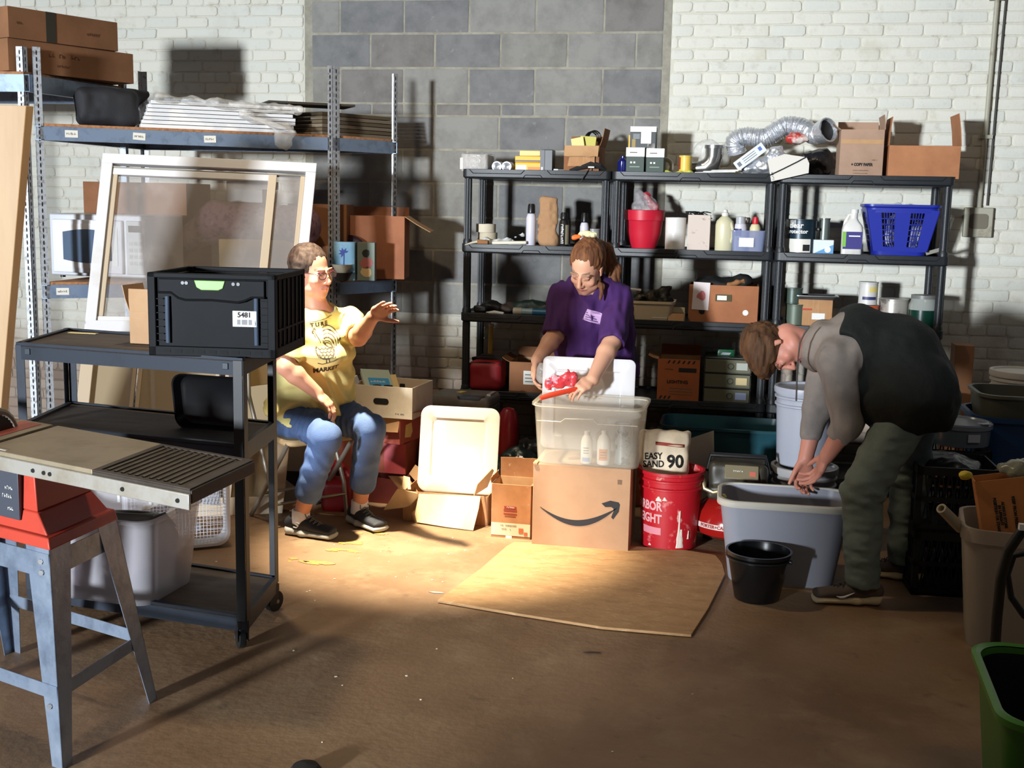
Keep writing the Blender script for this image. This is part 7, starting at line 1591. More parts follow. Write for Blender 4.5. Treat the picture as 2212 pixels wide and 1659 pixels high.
for A_, f_ in ((A1,(-1,-.10,0)), (A2,(-1,.15,0))):
    u_, P_ = shoe(T, A_, f_, .29, br, sl, lace=M('dark_lace', rgb(50,44,40), .8), origin=O)
    if A_ is A1:
        mb = MB(); mb.tube([Vector(P_(a,.0455-.0*a,c)-O) for a, c in ((.165,.040),(.150,.036),(.135,.038),(.110,.050),(.095,.058))], .004, 6, rr=[.0012,.0045,.005,.003,.0012]); obj('check_emblem', mb, M('white_emblem'), u_)
T2 = thing('olive_cloth', 'olive green cloth hanging out behind the bending person', 'cloth', (0,0,0))
me = crumple(V3(atY(2030,840,-2.0))-np.array([.2,.12,.22]), V3(atY(2030,840,-2.0))+np.array([.2,.12,.2]), 0, .008, 24, .006, 'cloth', M('olive_fabric', rgb(120,118,74), .85), 12, lambda q: q.limb(V3(atY(2036,812,-2.0)), V3(atY(2010,850,-2.0)), (.034,.02), (.03,.018), (1,0,.4), .01).limb(V3(atY(2010,850,-2.0)), V3(atY(1984,900,-2.02)), (.03,.018), (.018,.012), (1,0,.4), .01))
obj('cloth', me, None, T2)
# ================================================================ CLUTTER ON THE FLOOR, CENTRE
# big brown carton with the curved arrow
w_, d_2, h_ = .450, .36, .395
T = carton('large_carton', 'large brown cardboard carton with a black curved arrow mark under the clear tote', (-.632,-1.727,0), R(0), w_, d_2, h_, M('kraft_carton', rgb(176,138,104), .8, var=(rgb(160,122,90), 4,.4,.75)), card_in, {}, top=True)
def sm(t):  # underside and top of the smile curve
    x = -.185+.355*t; return x, .225-.095*math.sin(math.pi*(.06+.88*t))**.9 + .018*t
N_ = 26; lo_ = []; hi_ = []
for i in range(N_+1):
    t_ = i/N_; x, z = sm(t_); th_ = .002+.037*math.sin(math.pi*min(1,t_*1.02))**.8*(.45+.55*t_) ; lo_.append((x,z-th_*.5)); hi_.append((x,z+th_*.5))
MX = Matrix.Translation((-.004,-d_2/2-.0002,-.012)) @ Matrix.Rotation(R(90),4,'X')
arrow = obj('curved_arrow_mark', MB().prism(lo_+hi_[::-1], .0009, MX), M('print_black', rgb(30,28,30), .7), T)
mb = MB(); mb.prism([(.100,.240),(.140,.256),(.178,.250),(.185,.240),(.180,.205),(.156,.168),(.146,.178),(.156,.206),(.155,.220),(.145,.226),(.118,.224)], .0009, MX); obj('arrow_head', mb, M('print_black'), arrow)
mb = MB(); mb.prism([(.17,.356),(.19,.356),(.19,.334),(.17,.334)], .0007, MX); mb2 = obj('box_corner_print', mb, M('faint_ink'), T); 
mb = MB(); mb.bx(-w_/2-.001,-w_/2+.02,-d_2/2-.006,-d_2/2+.05,h_-.004,h_+.008); obj('torn_edge', mb, card_in, T, bev=.003)
# clear tote with bottles
tz = h_+.002
T = thing('clear_storage_tote', 'clear plastic storage tote with its rim flared, standing on the big brown carton', 'tote', (-.610,-1.765,tz), R(-1))
mb = MB(); tub(mb,.465,.29,.50,.335,.285,.05,.0035,rim=.012,rimh=.012); obj('tub', mb, clear_pl, T)
mb = MB(); mb.tube([(x,y,.272) for x,y in rrect(.505,.34,.055,6)], .003, 6, closed=True); obj('rim_step', mb, M('clear_rim', rgb(226,218,200), .3, alpha=.8), T)
mb = MB(); mb.tube([(x*.5,-.1655,z) for x,z in ((-.46,.205),(-.24,.205),(-.2,.22),(.06,.225),(.10,.205),(.46,.205))], .0022, 6); obj('moulded_line', mb, M('clear_rim'), T)
for k,(px,c1,hh,r_,lb) in enumerate(((1268,rgb(232,228,216),.150,.027,'white bottle with a blue label inside the clear tote, left of the pair'),(1305,rgb(232,228,216),.158,.031,'white bottle with an orange label inside the clear tote'))):
    x_ = atY(px,960,-1.86).x; T = bottle(lb, (x_,-1.865,tz+.007), M('opaque_white', c1, .4), [(r_-.003,0),(r_,.006),(r_,hh*.68),(r_*.75,hh*.82),(.011,hh*.9),(.011,hh*.93)], wht_pl, cap_prof=[(.013,hh*.9),(.013,hh),(.0001,hh+.001)])
    wrap_label(T,'label',(M('blue_lab',rgb(150,170,206),.6),M('orange_lab',rgb(216,140,80),.6))[k],r_,.012 if k == 0 else .022,.03 if k == 0 else .075,-38,38); 
    for j in range(3): wrap_label(T,'print_line',ink,r_+.001,.05+.012*j if k == 0 else .034+.012*j,.053+.012*j if k == 0 else .037+.012*j,-25,25)
x_ = atY(1347,960,-1.84).x; T = canister('tall grey printed can inside the clear tote at its right end', (x_-.005,-1.83,tz+.007), .036, .19, M('grey_print_can', rgb(150,156,156), .4,.3,var=(rgb(84,94,100), 24,.5,.56)), steel, name='tall_can')
T = thing('clear_film_scrap', 'clear plastic liner bunched in the right half of the clear tote', 'film', (0,0,0)); me = crumple((-.72,-1.93,tz),(-.36,-1.60,tz+.30),0,.010,18,.008,'liner',film,97,lambda s: s.limb((-.55,-1.70,tz+.06),(-.44,-1.72,tz+.24),(.06,.02),(.05,.014),(1,.2,0),.03)); obj('liner', me, None, T)
# two lids
def lid_panel(name, label, P0, w, h, tilt, rz, mat, r=.05):
    T = thing(name, label, 'lid', P0, rot=(R(tilt),0,R(rz)))
    mb = MB(); rg = lambda ww,hh,y,rr: [(x,y,z+h/2) for x,z in rrect(ww,hh,rr,7)]
    mb.rings([rg(w-.012,h-.012,.012,r-.004),rg(w,h,.010,r),rg(w,h,-.002,r),rg(w-.02,h-.02,-.006,r-.006),rg(w-.12,h-.12,-.006,r*.5),rg(w-.135,h-.135,.001,r*.5)], True, True); mb.v = [(x,y,z) for x,y,z in mb.v]
    obj('lid', mb, mat, T, bev=.0015); return T
lidm = M('white_lid_plastic', rgb(226,222,208), .35)
lid_panel('tote_lid', 'large white plastic tote lid leaning upright in the open carton, brightly lit', (-1.305,-1.545,.135), .405, .435, -11, 1, lidm, .05)
lid_panel('tote_lid', 'white clear tote lid standing behind the clear tote in front of the woman in purple', (-.655,-1.575,.402), .45, .45, -3, -1, M('translucent_lid', rgb(222,220,220), .2, alpha=.88), .03)
# red handled tool and bag in her hand
P_ = atY(1215,840,-1.78); T = thing('red_pruning_saw', 'long orange-red handled tool held over the clear tote', 'tool', (0,0,0))
q0, q1 = atY(1167,860,-1.84), atY(1252,838,-1.74); mb = MB(); mb.tube([q0, q0.lerp(q1,.3)+Vector((0,0,.002)), q0.lerp(q1,.7), q1], .012, 10, rr=[.011,.013,.012,.009]); obj('handle', mb, M('orange_red_grip', rgb(214,66,40), .4), T)
T = thing('red_bag', 'crumpled pink-red and clear packet held in the hands over the tote', 'packet', (0,0,0))
ctr = V3(atY(1212,825,-1.76)); me = crumple(ctr-np.array([.12,.08,.07]),ctr+np.array([.12,.08,.07]),0,.008,34,.005,'packet',M('pink_red_packet', rgb(206,60,66), .35, var=[(rgb(214,160,168), 22,.5,.56),(rgb(110,60,80), 30,.56,.62)]),99,lambda s: s.limb(ctr-np.array([.06,.0,.012]),ctr+np.array([.055,.02,.018]),(.030,.02),(.034,.02),(0,0,1),.01)); obj('packet', me, None, T)
T = thing('clear_bag', 'small clear plastic bag with a dark jar hanging from her right hand', 'bag', (0,0,0))
ctr = V3(atY(1172,806,-1.52)); me = crumple(ctr-np.array([.06,.06,.09]),ctr+np.array([.06,.06,.09]),0,.007,30,.005,'bag',film,98,lambda s: s.ell(ctr,(.032,.03,.05))); obj('bag', me, None, T)
mb = MB(); mb.cyl(Vector(ctr)+Vector((-.01,0,-.018)),Vector(ctr)+Vector((-.006,0,.014)),.014,n=14); obj('dark_jar', mb, M('maroon_jar', rgb(70,30,26), .4), T)
# printed open carton next to the big one
T = carton('printed_carton', 'small open worn carton with red and white print beside the big brown carton', (-.975,-1.715,0), R(-2), .192, .17, .262, M('worn_carton', rgb(178,126,82), .8, var=[(rgb(156,104,66), 8,.4,.7),(rgb(206,176,140), 26,.64,.72)]), card_in, {'back':(.095,-4,.04),'right':(.05,60,.25),'left':(.03,8,.1)})
patch(T,'lower_band',M('pale_print_band',rgb(206,196,164),.7),-.095,.095,.012,.072,.17); patch(T,'orange_print',M('orange_print',rgb(196,96,54),.7),.04,.062,.028,.052,.173); patch(T,'round_mark',M('orange_print'),.066,.082,.018,.034,.173)
patch(T,'red_stripe',M('deep_red_print',rgb(150,56,40),.7),-.035,.028,.132,.142,.17); patch(T,'red_stripe',M('deep_red_print'),-.035,.028,.116,.122,.17); patch(T,'red_stripe',M('deep_red_print'),-.030,.024,.106,.109,.17); patch(T,'red_outline',M('deep_red_print'),-.033,.026,.145,.156,.17)
text('~8', .009, paper_w, T, (-.003,-.0867,.150)); text('~16', .008, inkd, T, (-.01,-.0870,.062), name='small_print'); text('~9', .008, inkd, T, (-.02,-.0870,.044), name='small_print')
patch(T,'tape_remnant',paper_w,-.022,.008,-.0,.012,.18)
T = thing('paper_scraps', 'pale torn plastic scrap poking up behind the small printed carton', 'scrap', (-.985,-1.56,.30)); mb = MB()
for a_,s_ in ((-25,.05),(10,.06),(40,.045)): mb.box((.02*math.sin(R(a_)),0,.02),(.018,.003,s_),(0,R(a_),0))
obj('scrap', mb, M('grey_white_scrap', rgb(190,194,200), .6), T)
# open flattened carton holding the lid
pale = card_pale; T = thing('flattened_carton', 'opened pale cardboard carton with its flaps spread on the floor under the big white lid', 'box', (0,0,0))
def flap_poly(pts, nm='flap', m_=pale, th=.004, label=None):
    P = [Vector(p) for p in pts]; n_ = (P[1]-P[0]).cross(P[2]-P[0]).normalized()*th; mb = MB(); mb.rings([P,[p+n_ for p in P]]); return obj(nm, mb, m_, T, bev=.001)
# walls (low box)
X0,X1,Y0,Y1,Hc = -1.56,-1.13,-1.62,-1.28,.15
for q in (((X0,Y1,0),(X1,Y1,0),(X1,Y1,Hc),(X0,Y1,Hc)),((X0,Y0,0),(X0,Y1,0),(X0,Y1,Hc),(X0,Y0,Hc)),((X1,Y0,0),(X1,Y1,0),(X1,Y1,Hc),(X1,Y0,Hc)),((X0,Y0,0),(X1,Y0,0),(X1,Y0,Hc),(X0,Y0,Hc))): flap_poly(q,'wall',card)
flap_poly(((X0,Y0,.002),(X1,Y0,.002),(X1,Y1,.002),(X0,Y1,.002)),'bottom',card_in)
def AZ(px,py,z): return tuple(atZ(px,py,z))
g0 = [atY(905,1066,-1.625), atY(1038,1072,-1.625)]
flap_poly((g0[0],g0[1],AZ(1034,1098,.10),AZ(1022,1146,.004),AZ(962,1138,.006),AZ(900,1128,.008),AZ(896,1110,.05)))
flap_poly((atY(858,1056,-1.64),atY(902,1066,-1.64),AZ(900,1086,.09),AZ(876,1096,.07),AZ(828,1102,.05)))
flap_poly((tuple(atY(905,1066,-1.40)),tuple(atY(880,1030,-1.42)),tuple(atY(838,1028,-1.52)),tuple(atY(862,1058,-1.60))),m_=card_in)
flap_poly((tuple(atY(868,1058,-1.55)),tuple(atY(888,1058,-1.55)),tuple(atY(886,1032,-1.5)),tuple(atY(872,1028,-1.5))),m_=pale)
flap_poly((tuple(atY(900,1040,-1.36)),tuple(atY(912,1056,-1.40)),tuple(atY(914,1016,-1.34)),tuple(atY(898,1004,-1.34)),tuple(atY(884,1024,-1.34))),m_=card_in)
flap_poly((tuple(atY(1023,1070,-1.70)),tuple(atY(1052,1052,-1.60)),tuple(atY(1066,1016,-1.55)),tuple(atY(1062,1012,-1.55)),tuple(atY(1030,1046,-1.66))),m_=card_in)
# bankers box on a stack of reddish cartons behind the seated woman
def stackbox(nm, lb, c, rz, w, d, h, m_, flaps=None, top=False, **k): return carton(nm, lb, c, rz, w, d, h, m_, card_in, flaps, top=top, **k)
stackbox('red_carton', 'maroon printed carton at the bottom of the stack behind the seated woman', (-1.82,-1.18,0), R(-4), .46, .30, .165, M('maroon_card', rgb(116,44,38), .75, var=(rgb(96,36,32), 6,.4,.7)), top=True)
T = stackbox('reddish_carton', 'reddish carton with a pink panel in the middle of the stack behind the seated woman', (-1.83,-1.20,.167), R(-4), .44, .28, .165, M('red_brown_card', rgb(158,84,62), .78, var=(rgb(136,66,52), 6,.4,.7)), top=True); patch(T,'pink_panel',M('rose_print',rgb(176,72,78),.6),.10,.218,.002,.160,.28)
T = stackbox('open_pink_carton', 'open reddish carton with a pale label on its side under the white file box', (-1.80,-1.22,.335), R(-14), .40, .28, .135, card_p, {'right':(.08,60,.05),'front':(.07,168,.04)}); 
mb = MB(); mb.prism([(-.05,.03),(.01,.022),(.03,.05),(.02,.10),(-.04,.095)], .001, Matrix.Translation((.2005,-.04,0)) @ Matrix.Rotation(R(90),4,'Z') @ Matrix.Rotation(R(90),4,'X')); obj('pale_label', mb, ye2, T)
a_, b_ = atY(752,892,-1.42), atY(886,898,-1.42); zb = .472
T = carton('file_box', 'white cardboard file box with an oval hand hole on top of the reddish cartons', ((a_.x+b_.x)/2+.02,-1.25,zb), R(-6), .345, .30, .165, card_w, M('white_card_inner', rgb(214,196,170), .8), {})
mb = MB(); mb.prism([(x,z+.085) for x,z in rrect(.085,.032,.016,5)], .0012, Matrix.Translation((.0,-.1502,0)) @ Matrix.Rotation(R(90),4,'X')); obj('hand_hole', mb, M('slot_dark'), T); mb = MB(); mb.prism([(x,z+.12) for x,z in rrect(.03,.03,.004,2)], .0012, Matrix.Translation((-.0,.144,0)) @ Matrix.Rotation(R(90),4,'X')); obj('far_hand_hole', mb, M('slot_dark'), T)
text('~9', .008, ink, T, (-.08,-.1512,.028)); text('~9', .009, ink, T, (.105,-.1512,.026), name='small_print')
bxp = Vector((-1.80,-1.25,zb))
T = thing('paperback_book', 'blue and white printed book lying slanted in the white file box', 'book', (bxp.x-.01,bxp.y-.0,zb+.150), rot=(R(22),R(4),R(28))); mb = MB(); mb.bx(-.075,.075,-.11,.11,0,.022); obj('pages', mb, M('book_pages', rgb(216,206,180), .8), T); mb = MB(); mb.bx(-.077,.077,-.112,.112,.022,.0245); c_ = obj('cover', mb, M('grey_green_cover', rgb(176,188,170), .4), T); mb = MB(); mb.bx(-.05,.06,-.085,.02,.0245,.0255); obj('blue_panel', mb, M('bright_blue_print', rgb(60,150,196), .4), c_)
me_ = scribble(5, .026, paper_w); obj('title_lettering', me_, None, c_, (.0,-.02,.0262), (0,0,0))
T = thing('white_carton_piece', 'folded white card piece at the left side inside the file box', 'card', (bxp.x-.125,bxp.y-.06,zb+.145), rot=(R(20),R(-10),R(-15))); mb = MB(); mb.bx(-.03,.03,-.03,.03,0,.045); obj('card', mb, paper_w, T, bev=.002)
T = thing('cardboard_strip', 'orange and cream cardboard strip slanting in the file box', 'strip', (bxp.x+.09,bxp.y,zb+.135), rot=(R(24),R(-4),R(24))); mb = MB(); mb.bx(-.02,.02,-.12,.12,0,.006); obj('strip', mb, M('cream_orange', rgb(222,190,130), .7), T)
T = thing('sunglasses', 'dark sunglasses lying on the book in the file box', 'sunglasses', (bxp.x+.05,bxp.y-.10,zb+.155), R(4)); mb = MB()
for sx in (-.03,.03): mb.lathe([(.026,0),(.022,.008),(.0001,.010)], 20, (sx,0,0), sy=.6)
obj('lenses', mb, M('dark_lens', rgb(30,26,30), .15), T)
# red plastic can, planks, small things behind the shoes
T = thing('red_fuel_can', 'red plastic fuel can on the floor between the seated woman\'s legs', 'fuel can', (-1.93,-1.52,0), R(10))
s_ = SDF((-.14,-.12,-.01),(.14,.12,.30),.006); s_.box((0,0,.085),(.085,.07,.085),rad=.035).limb((-.05,0,.17),(.0,0,.25),.02,.016,None,.03).limb((.0,0,.25),(.065,0,.18),.016,.018,None,.03).limb((-.06,0,.16),(-.10,0,.235),.02,.016,None,.02); obj('can', s_.mesh('can', M('fuel_red', rgb(150,24,26), .4)), None, T)
mb = MB(); mb.cyl((-.10,0,.235),(-.115,0,.262),.02,n=16); obj('cap', mb, wht_pl, T)
plk = M('pale_plank', rgb(206,170,118), .7, var=(rgb(176,136,86), 8,.45,.7,(1,8,8)))
for k,(dx,dy,z_,rz,l_) in enumerate(((0,0,0,12,.42),(.03,.05,.021,8,.40),(-.02,.0,.042,16,.36),(.05,-.02,.063,5,.38))):
    T = thing('wood_plank', ORD[k]+' short pale wood plank from the floor in the pile behind the chair', 'plank', (-2.22+dx,-1.30+dy,z_+.16), R(rz)); mb = MB(); mb.bx(-l_/2,l_/2,-.045,.045,0,.019); obj('plank', mb, plk, T, bev=.001)
T = thing('dark_crate', 'dark crate under the pile of planks behind the chair', 'crate', (-2.20,-1.28,0)); mb = MB(); mb.bx(-.20,.20,-.13,.13,0,.158); obj('crate', mb, blackm, T, bev=.004)
T = thing('cardboard_sheet', 'flat tan cardboard sheet on the floor behind the woman\'s near shoe', 'cardboard', (-2.02,-1.56,0), R(-6)); mb = MB(); mb.bx(-.22,.18,-.06,.10,.0,.005); obj('sheet', mb, card, T)
# black straps and bag between file box and lid
me = crumple((-.24,-.16,-.02),(.24,.20,.52),0,.020,12,.010,'straps',M('black_cloth'),101,lambda s: s.limb((-.12,0,.20),(.09,.05,.42),(.05,.05),(.04,.03),None,.03).limb((.0,.02,.10),(.05,.05,.36),(.09,.07),(.08,.05),None,.03).ell((0,.02,.08),(.13,.08,.10)).plane((0,0,0),(0,0,-1)))
o = obj('black_bag', me, None, loc=(-1.47,-1.10,0)); tag(o, 'black bag with loose straps slumped between the file box and the white lid', 'bag')
T = thing('brown_box_stack', 'thin brown carton with white cans standing left of the big white lid', 'box', (-1.545,-1.14,0), R(4)); mb = MB(); mb.bx(-.045,.045,-.08,.08,0,.30); obj('carton', mb, card, T, bev=.003)
for k in range(2): patch(T,'white_bottle_print',paper_w,.0,.035,.03+.15*k,.14+.15*k,.16)
# grey tool case with yellow sticker, yellow level
T = thing('tool_case', 'grey hard plastic tool case with a yellow sticker beside the red bag', 'case', (-1.42,-.86,.42), R(-4)); cw2 = .34
gc = M('case_grey', rgb(96,92,86), .5, var=(rgb(118,112,102), 9,.5,.75)); mb = MB(); mb.rings([[(x*s_,y*s_,zz) for x,y in rrect(cw2,.26,.03,5)] for zz,s_ in ((0,.95),(.01,1),(.05,1.0),(.052,.985),(.058,1.01),(.095,1.0),(.11,.95))]); obj('case', mb, gc, T, bev=.002)
mb = MB(); mb.rings([[(x+.06,y-.095,zz) for x,y in rrect(.15,.07,.02,4)] for zz in (.095,.114)]); obj('handle_recess', mb, M('case_dark', rgb(54,56,60), .4), T)
mb = MB(); mb.box((-.03,.03,.112),(.035,.05,.002),(0,0,R(-20))); obj('yellow_sticker', mb, M('yellow_sticker_m', rgb(226,196,70), .5), T); mb = MB(); mb.box((.145,.02,.114),(.022,.12,.01)); obj('latch', mb, M('latch_grey', rgb(150,146,140), .4), T)
T = thing('dark_case', 'dark flat case under the grey tool case', 'case', (-1.40,-.86,.0), R(-2)); mb = MB(); mb.bx(-.18,.18,-.13,.13,.0,.417); obj('case', mb, M('brown_black', rgb(44,36,32), .6), T, bev=.01)
T = thing('yellow_spirit_level', 'yellow tool bar lying beside the grey tool case', 'tool', (-1.68,-.80,.45), R(-3)); mb = MB(); mb.tube([(-.09,0,.0),(.12,0,-.005)], .018, 10); mb.tube([(.095,0,-.01),(.10,0,-.10)], .016, 8); obj('bar', mb, M('tool_yellow', rgb(206,160,44), .5), T)
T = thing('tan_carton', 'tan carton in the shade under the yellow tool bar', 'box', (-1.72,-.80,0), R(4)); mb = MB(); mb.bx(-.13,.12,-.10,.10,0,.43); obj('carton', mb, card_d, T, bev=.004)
# dark tools between lid and clear tote
for k,(px,py,Y,s1_,h1_,c_,nm,lb,cat) in enumerate(((1120,990,-1.15,.13,.30,rgb(22,40,36),'power_tool','dark green power tool in the shade left of the big carton','tool'),(1150,880,-.75,.16,.16,rgb(24,24,24),'cable_heap','heap of black cable under the left shelf','cable'))):
    g_ = atY(px,py,Y); me = crumple((-.24,-.16,-.02),(.24,.18,.46),0,.030,13,.010,'tool',M('dt_%d'%k,c_,.35,bump=(40,.004)),110+k,lambda s: s.ell((0,0,h1_*.5),(s1_,.09,h1_*.6)).plane((0,0,0),(0,0,-1)))
    o = obj(nm, me, None, loc=(g_.x,Y,0 if k == 0 else .10)); tag(o, lb, cat)
g_ = atY(1098,905,-1.05); T = thing('red_ball', 'dark red round canister partly hidden behind the white lid', 'canister', (g_.x,-1.05,0)); mb = MB(); mb.lathe([(.05,0),(.06,.01),(.06,.40),(.05,.46),(.03,.49),(.0001,.50)],28); obj('canister', mb, M('dark_red_gloss', rgb(130,24,32), .3), T)
# red bucket with the joint compound bag
T = thing('red_bucket', 'red five gallon bucket smeared with white plaster next to the big carton', 'bucket', (-.232,-1.712,0), R(0))
plas = M('red_plaster_bucket', rgb(176,22,34), .4, var=[(rgb(226,196,184), 7,.635,.70,(1.4,1.4,.8)),(rgb(206,120,116), 18,.60,.72)])
pail(T, .128, .148, .372, plas, ribs=((.80,.84),(.90,.94)), lip=.008); wl = M('bucket_white_print', rgb(216,158,158), .6)
wrap_text(T,'HARBOR', .058, wl, .1396, .212, -50, taper=.05, bold=.002, squeeze=.78); wrap_text(T,'FREIGHT', .058, wl, .1364, .152, -50, taper=.05, bold=.002, squeeze=.78)
wrap_label(T,'small_print',M('pinkish_print',rgb(206,130,140),.6),.1324,.078,.112,-60,-14,.001,.1342)
mb = MB(); 
for (a_,z0_,z1__,w1_) in ((22,.02,.20,.010),(27,.02,.11,.016),(-20,.24,.262,.018),(-8,.245,.262,.012),(44,.06,.10,.006),(-40,.02,.03,.01)):
    n_=8; secs=[]
    for i in range(n_+1):
        t_=i/n_; z=z0_+(z1__-z0_)*t_; r_=.128+.020*z/.372+.0012; hw_=w1_*(1-.75*t_)*random.uniform(.75,1.2)/r_; aa=R(a_)
        secs.append([((r_-.001)*math.sin(aa-hw_),-(r_-.001)*math.cos(aa-hw_),z),((r_-.001)*math.sin(aa+hw_),-(r_-.001)*math.cos(aa+hw_),z),((r_+.0015)*math.sin(aa+hw_*.6),-(r_+.0015)*math.cos(aa+hw_*.6),z),((r_+.0015)*math.sin(aa-hw_*.6),-(r_+.0015)*math.cos(aa-hw_*.6),z)])
    mb = MB(); mb.rings(secs); obj('plaster_drip', mb, M('plaster_white', rgb(220,204,190), .8), T)
# bag of compound
bg = V3((-.262,-1.66,.30)); T = thing('plaster_bag', 'crumpled cream paper bag printed EASY SAND 90 standing in the red bucket', 'bag', tuple(bg))
s_ = SDF(bg-np.array([.17,.12,.12]), bg+np.array([.17,.12,.27]), .0055); s_.box(bg+np.array([-.01,0,.085]),(.112,.045,.145),rad=.03); s_.box(bg+np.array([-.01,-.012,.205]),(.116,.030,.035),rad=.016)
s_.disp(lambda P: .008*_noise3(P,14,3)+.006*_noise3(P,26,4)); me = s_.mesh('bag', M('cream_bag_paper', rgb(214,196,168), .75, var=(rgb(188,166,136), 8,.45,.75)), bg); bo = obj('bag', me, None, T)
def on_bag(s__, size, x, z, bold=.001, sq=1, mat=inkd, rz=-3):
    M4_ = Matrix.Translation((bg[0]+x, bg[1]-.2, bg[2]+z)) @ Matrix.Rotation(R(rz),4,'Y') @ Matrix.Rotation(R(90),4,'X')
    return press(bo, me, bg, M4_, text_mesh(s__, size, mat, .0004, bold, squeeze=sq), mat, .0016, (0,1,0), 1)
on_bag('EASY', .044, -.058, .120, .0012, .85); on_bag('SAND', .044, -.056, .082, .0012, .85); on_bag('90', .082, .045, .098, .0028, .95)
mb = MB(); mb.prism([(-.05,.176),(.085,.168),(.085,.184),(-.05,.192)], .0006); rd = mesh_of('stripe', mb, M('deep_red_print'), 0); press(bo, me, bg, Matrix.Translation((bg[0],bg[1]-.2,bg[2])) @ Matrix.Rotation(R(90),4,'X'), rd, M('deep_red_print'), .0016, (0,1,0), 2, 'red_stripe')
# red pancake tank behind the grey tote
T = thing('air_compressor', 'red pancake air compressor with a white lettered band behind the grey tote', 'compressor', (.055,-1.62,.03))
redg = M('glossy_red_tank', rgb(150,24,20), .18, coat=.5); mb = MB(); mb.lathe([(.0001,0),(.10,.004),(.17,.04),(.19,.085),(.19,.10),(.175,.145),(.11,.20),(.05,.225),(.0001,.232)],48); obj('tank', mb, redg, T); wrap_label(T,'white_band',M('band_white',rgb(206,190,184),.5),.1905,.078,.102,-75,30); wrap_text(T,'PORTER+CABLE', .021, M('deep_red_print'), .1915, .090, -24, bold=.0008)
for a_ in (30,150,270): mb = MB(); mb.cyl((.13*math.cos(R(a_)),.13*math.sin(R(a_)),-.03),(.13*math.cos(R(a_)),.13*math.sin(R(a_)),.03),.018,n=12); obj('foot', mb, blackp, T)
T2 = T; s_ = SDF((-.20,-.16,.16),(.24,.20,.46),.007); s_.box((.02,0,.31),(.135,.11,.075),rad=.03); s_.box((-.0,-.06,.24),(.12,.07,.035),rad=.02); s_.disp(lambda P: .006*_noise3(P,18,2)); obj('shroud', s_.mesh('shroud', M('olive_black', rgb(46,42,32), .45)), None, T2)
mb = MB(); mb.box((.035,-.120,.345),(.155,.008,.068),(R(-28),0,0)); pn = obj('control_panel', mb, M('olive_panel', rgb(110,100,76), .5), T2, bev=.006); text('~6', .012, paper_w, pn, (.02,-.1265,.352), (R(62),0,R(0))); mb = MB(); mb.box((.085,-.1265,.340),(.028,.004,.022),(R(-28),0,0)); obj('red_patch', mb, M('salmon_patch', rgb(180,90,74), .5), pn)
for sx in (-.02,.055): 
    mb = MB(); c_ = Vector((sx-.0,-.140,.258)); mb.cyl(c_,c_+Vector((0,-.016,.006)),.021,n=24); g_ = obj('gauge', mb, blackp, T2); mb = MB(); mb.cyl(c_+Vector((0,-.016,.006)),c_+Vector((0,-.0175,.0065)),.017,n=24); obj('dial', mb, paper_w, g_)
mb = MB(); mb.tube([(-.12,-.05,.33),(-.11,-.06,.41),(.14,-.06,.41),(.16,-.05,.33)], .012, 10); obj('handle', mb, blackp, T2)
mb = MB(); mb.tube([(-.14,-.10,.30),(-.13,-.125,.26),(-.09,-.13,.245),(-.07,-.13,.25)], .011, 10); obj('brass_fitting', mb, M('pale_brass', rgb(170,156,120), .35,.7), T2)
# teal bin with a sheet of paper, dark carton under the middle shelf
T = thing('teal_bin', 'dark teal plastic bin with papers under the middle shelf', 'bin', (.0,-.78,.10)); mb = MB(); tub(mb,.56,.30,.66,.38,.33,.07,.004,rim=.012,rimh=.014); obj('bin', mb, M('teal_plastic', rgb(30,74,84), .35), T)
T = thing('paper_sheet', 'folded pale paper sheet standing against the teal bin', 'paper', (0,0,0)); a1_,a2_,a3_,a4_ = [Vector(atY(px,py,-1.10+dy)) for px,py,dy in ((1488,972,0),(1552,970,0),(1542,930,.03),(1482,950,.02))]; a1_.z = a2_.z = .0; mb = MB(); mb.rings([[a1_,a2_,a3_,a4_],[p+Vector((0,.003,0)) for p in (a1_,a2_,a3_,a4_)]]); obj('sheet', mb, M('greyish_paper', rgb(180,174,156), .8), T)
T = thing('dark_shelf_box', 'flat dark case lying on the bottom shelf of the middle unit', 'case', (-.20,-.36,.088)); mb = MB(); mb.bx(-.18,.30,-.14,.14,0,.24); obj('case', mb, blackm, T, bev=.01)
T = thing('striped_carton', 'small orange carton with striped edge behind the plaster bag', 'box', (atY(1405,940,-1.0).x,-.98,.0)); mb = MB(); mb.bx(-.07,.10,-.06,.06,0,.32); obj('carton', mb, M('burnt_cardboard'), T, bev=.003)
for k in range(6): mb = MB(); mb.prism([(-.06+.025*k,.296),(-.05+.025*k,.296),(-.038+.025*k,.314),(-.048+.025*k,.314)], .0008, Matrix.Translation((0,-.06,0)) @ Matrix.Rotation(R(90),4,'X')); obj('warning_stripe', mb, inkd, T)
# grey tote, black bucket
T = thing('grey_tote', 'large empty grey plastic tote with a pale rim on the floor before the bending person', 'tote', (.268,-2.085,0), R(0)); mb = MB(); tub(mb,.44,.25,.535,.335,.362,.07,.0045,rim=.012,rimh=.020,n=8); obj('tub', mb, M('blue_grey_plastic', rgb(140,142,152), .45), T); 
mb = MB(); rr3 = lambda w,d,z: [(x,y,z) for x,y in rrect(w,d,.085,8)]; mb.rings([rr3(.562,.362,.340),rr3(.566,.366,.345),rr3(.566,.366,.362),rr3(.556,.356,.368),rr3(.532,.332,.368),rr3(.528,.328,.361)],False,False); obj('rim', mb, M('pale_rim_plastic', rgb(184,180,168), .45), T)
T3 = thing('yellow_foam_plug', 'small yellow sticker inside the left end of the grey tote rim', 'sticker', (.012,-2.10,.333)); mb = MB(); mb.lathe([(.0001,0),(.012,.004),(.014,.012),(.008,.022),(.0001,.024)],14); obj('sticker', mb, M('yellow_plug', rgb(206,196,96), .6), T3)
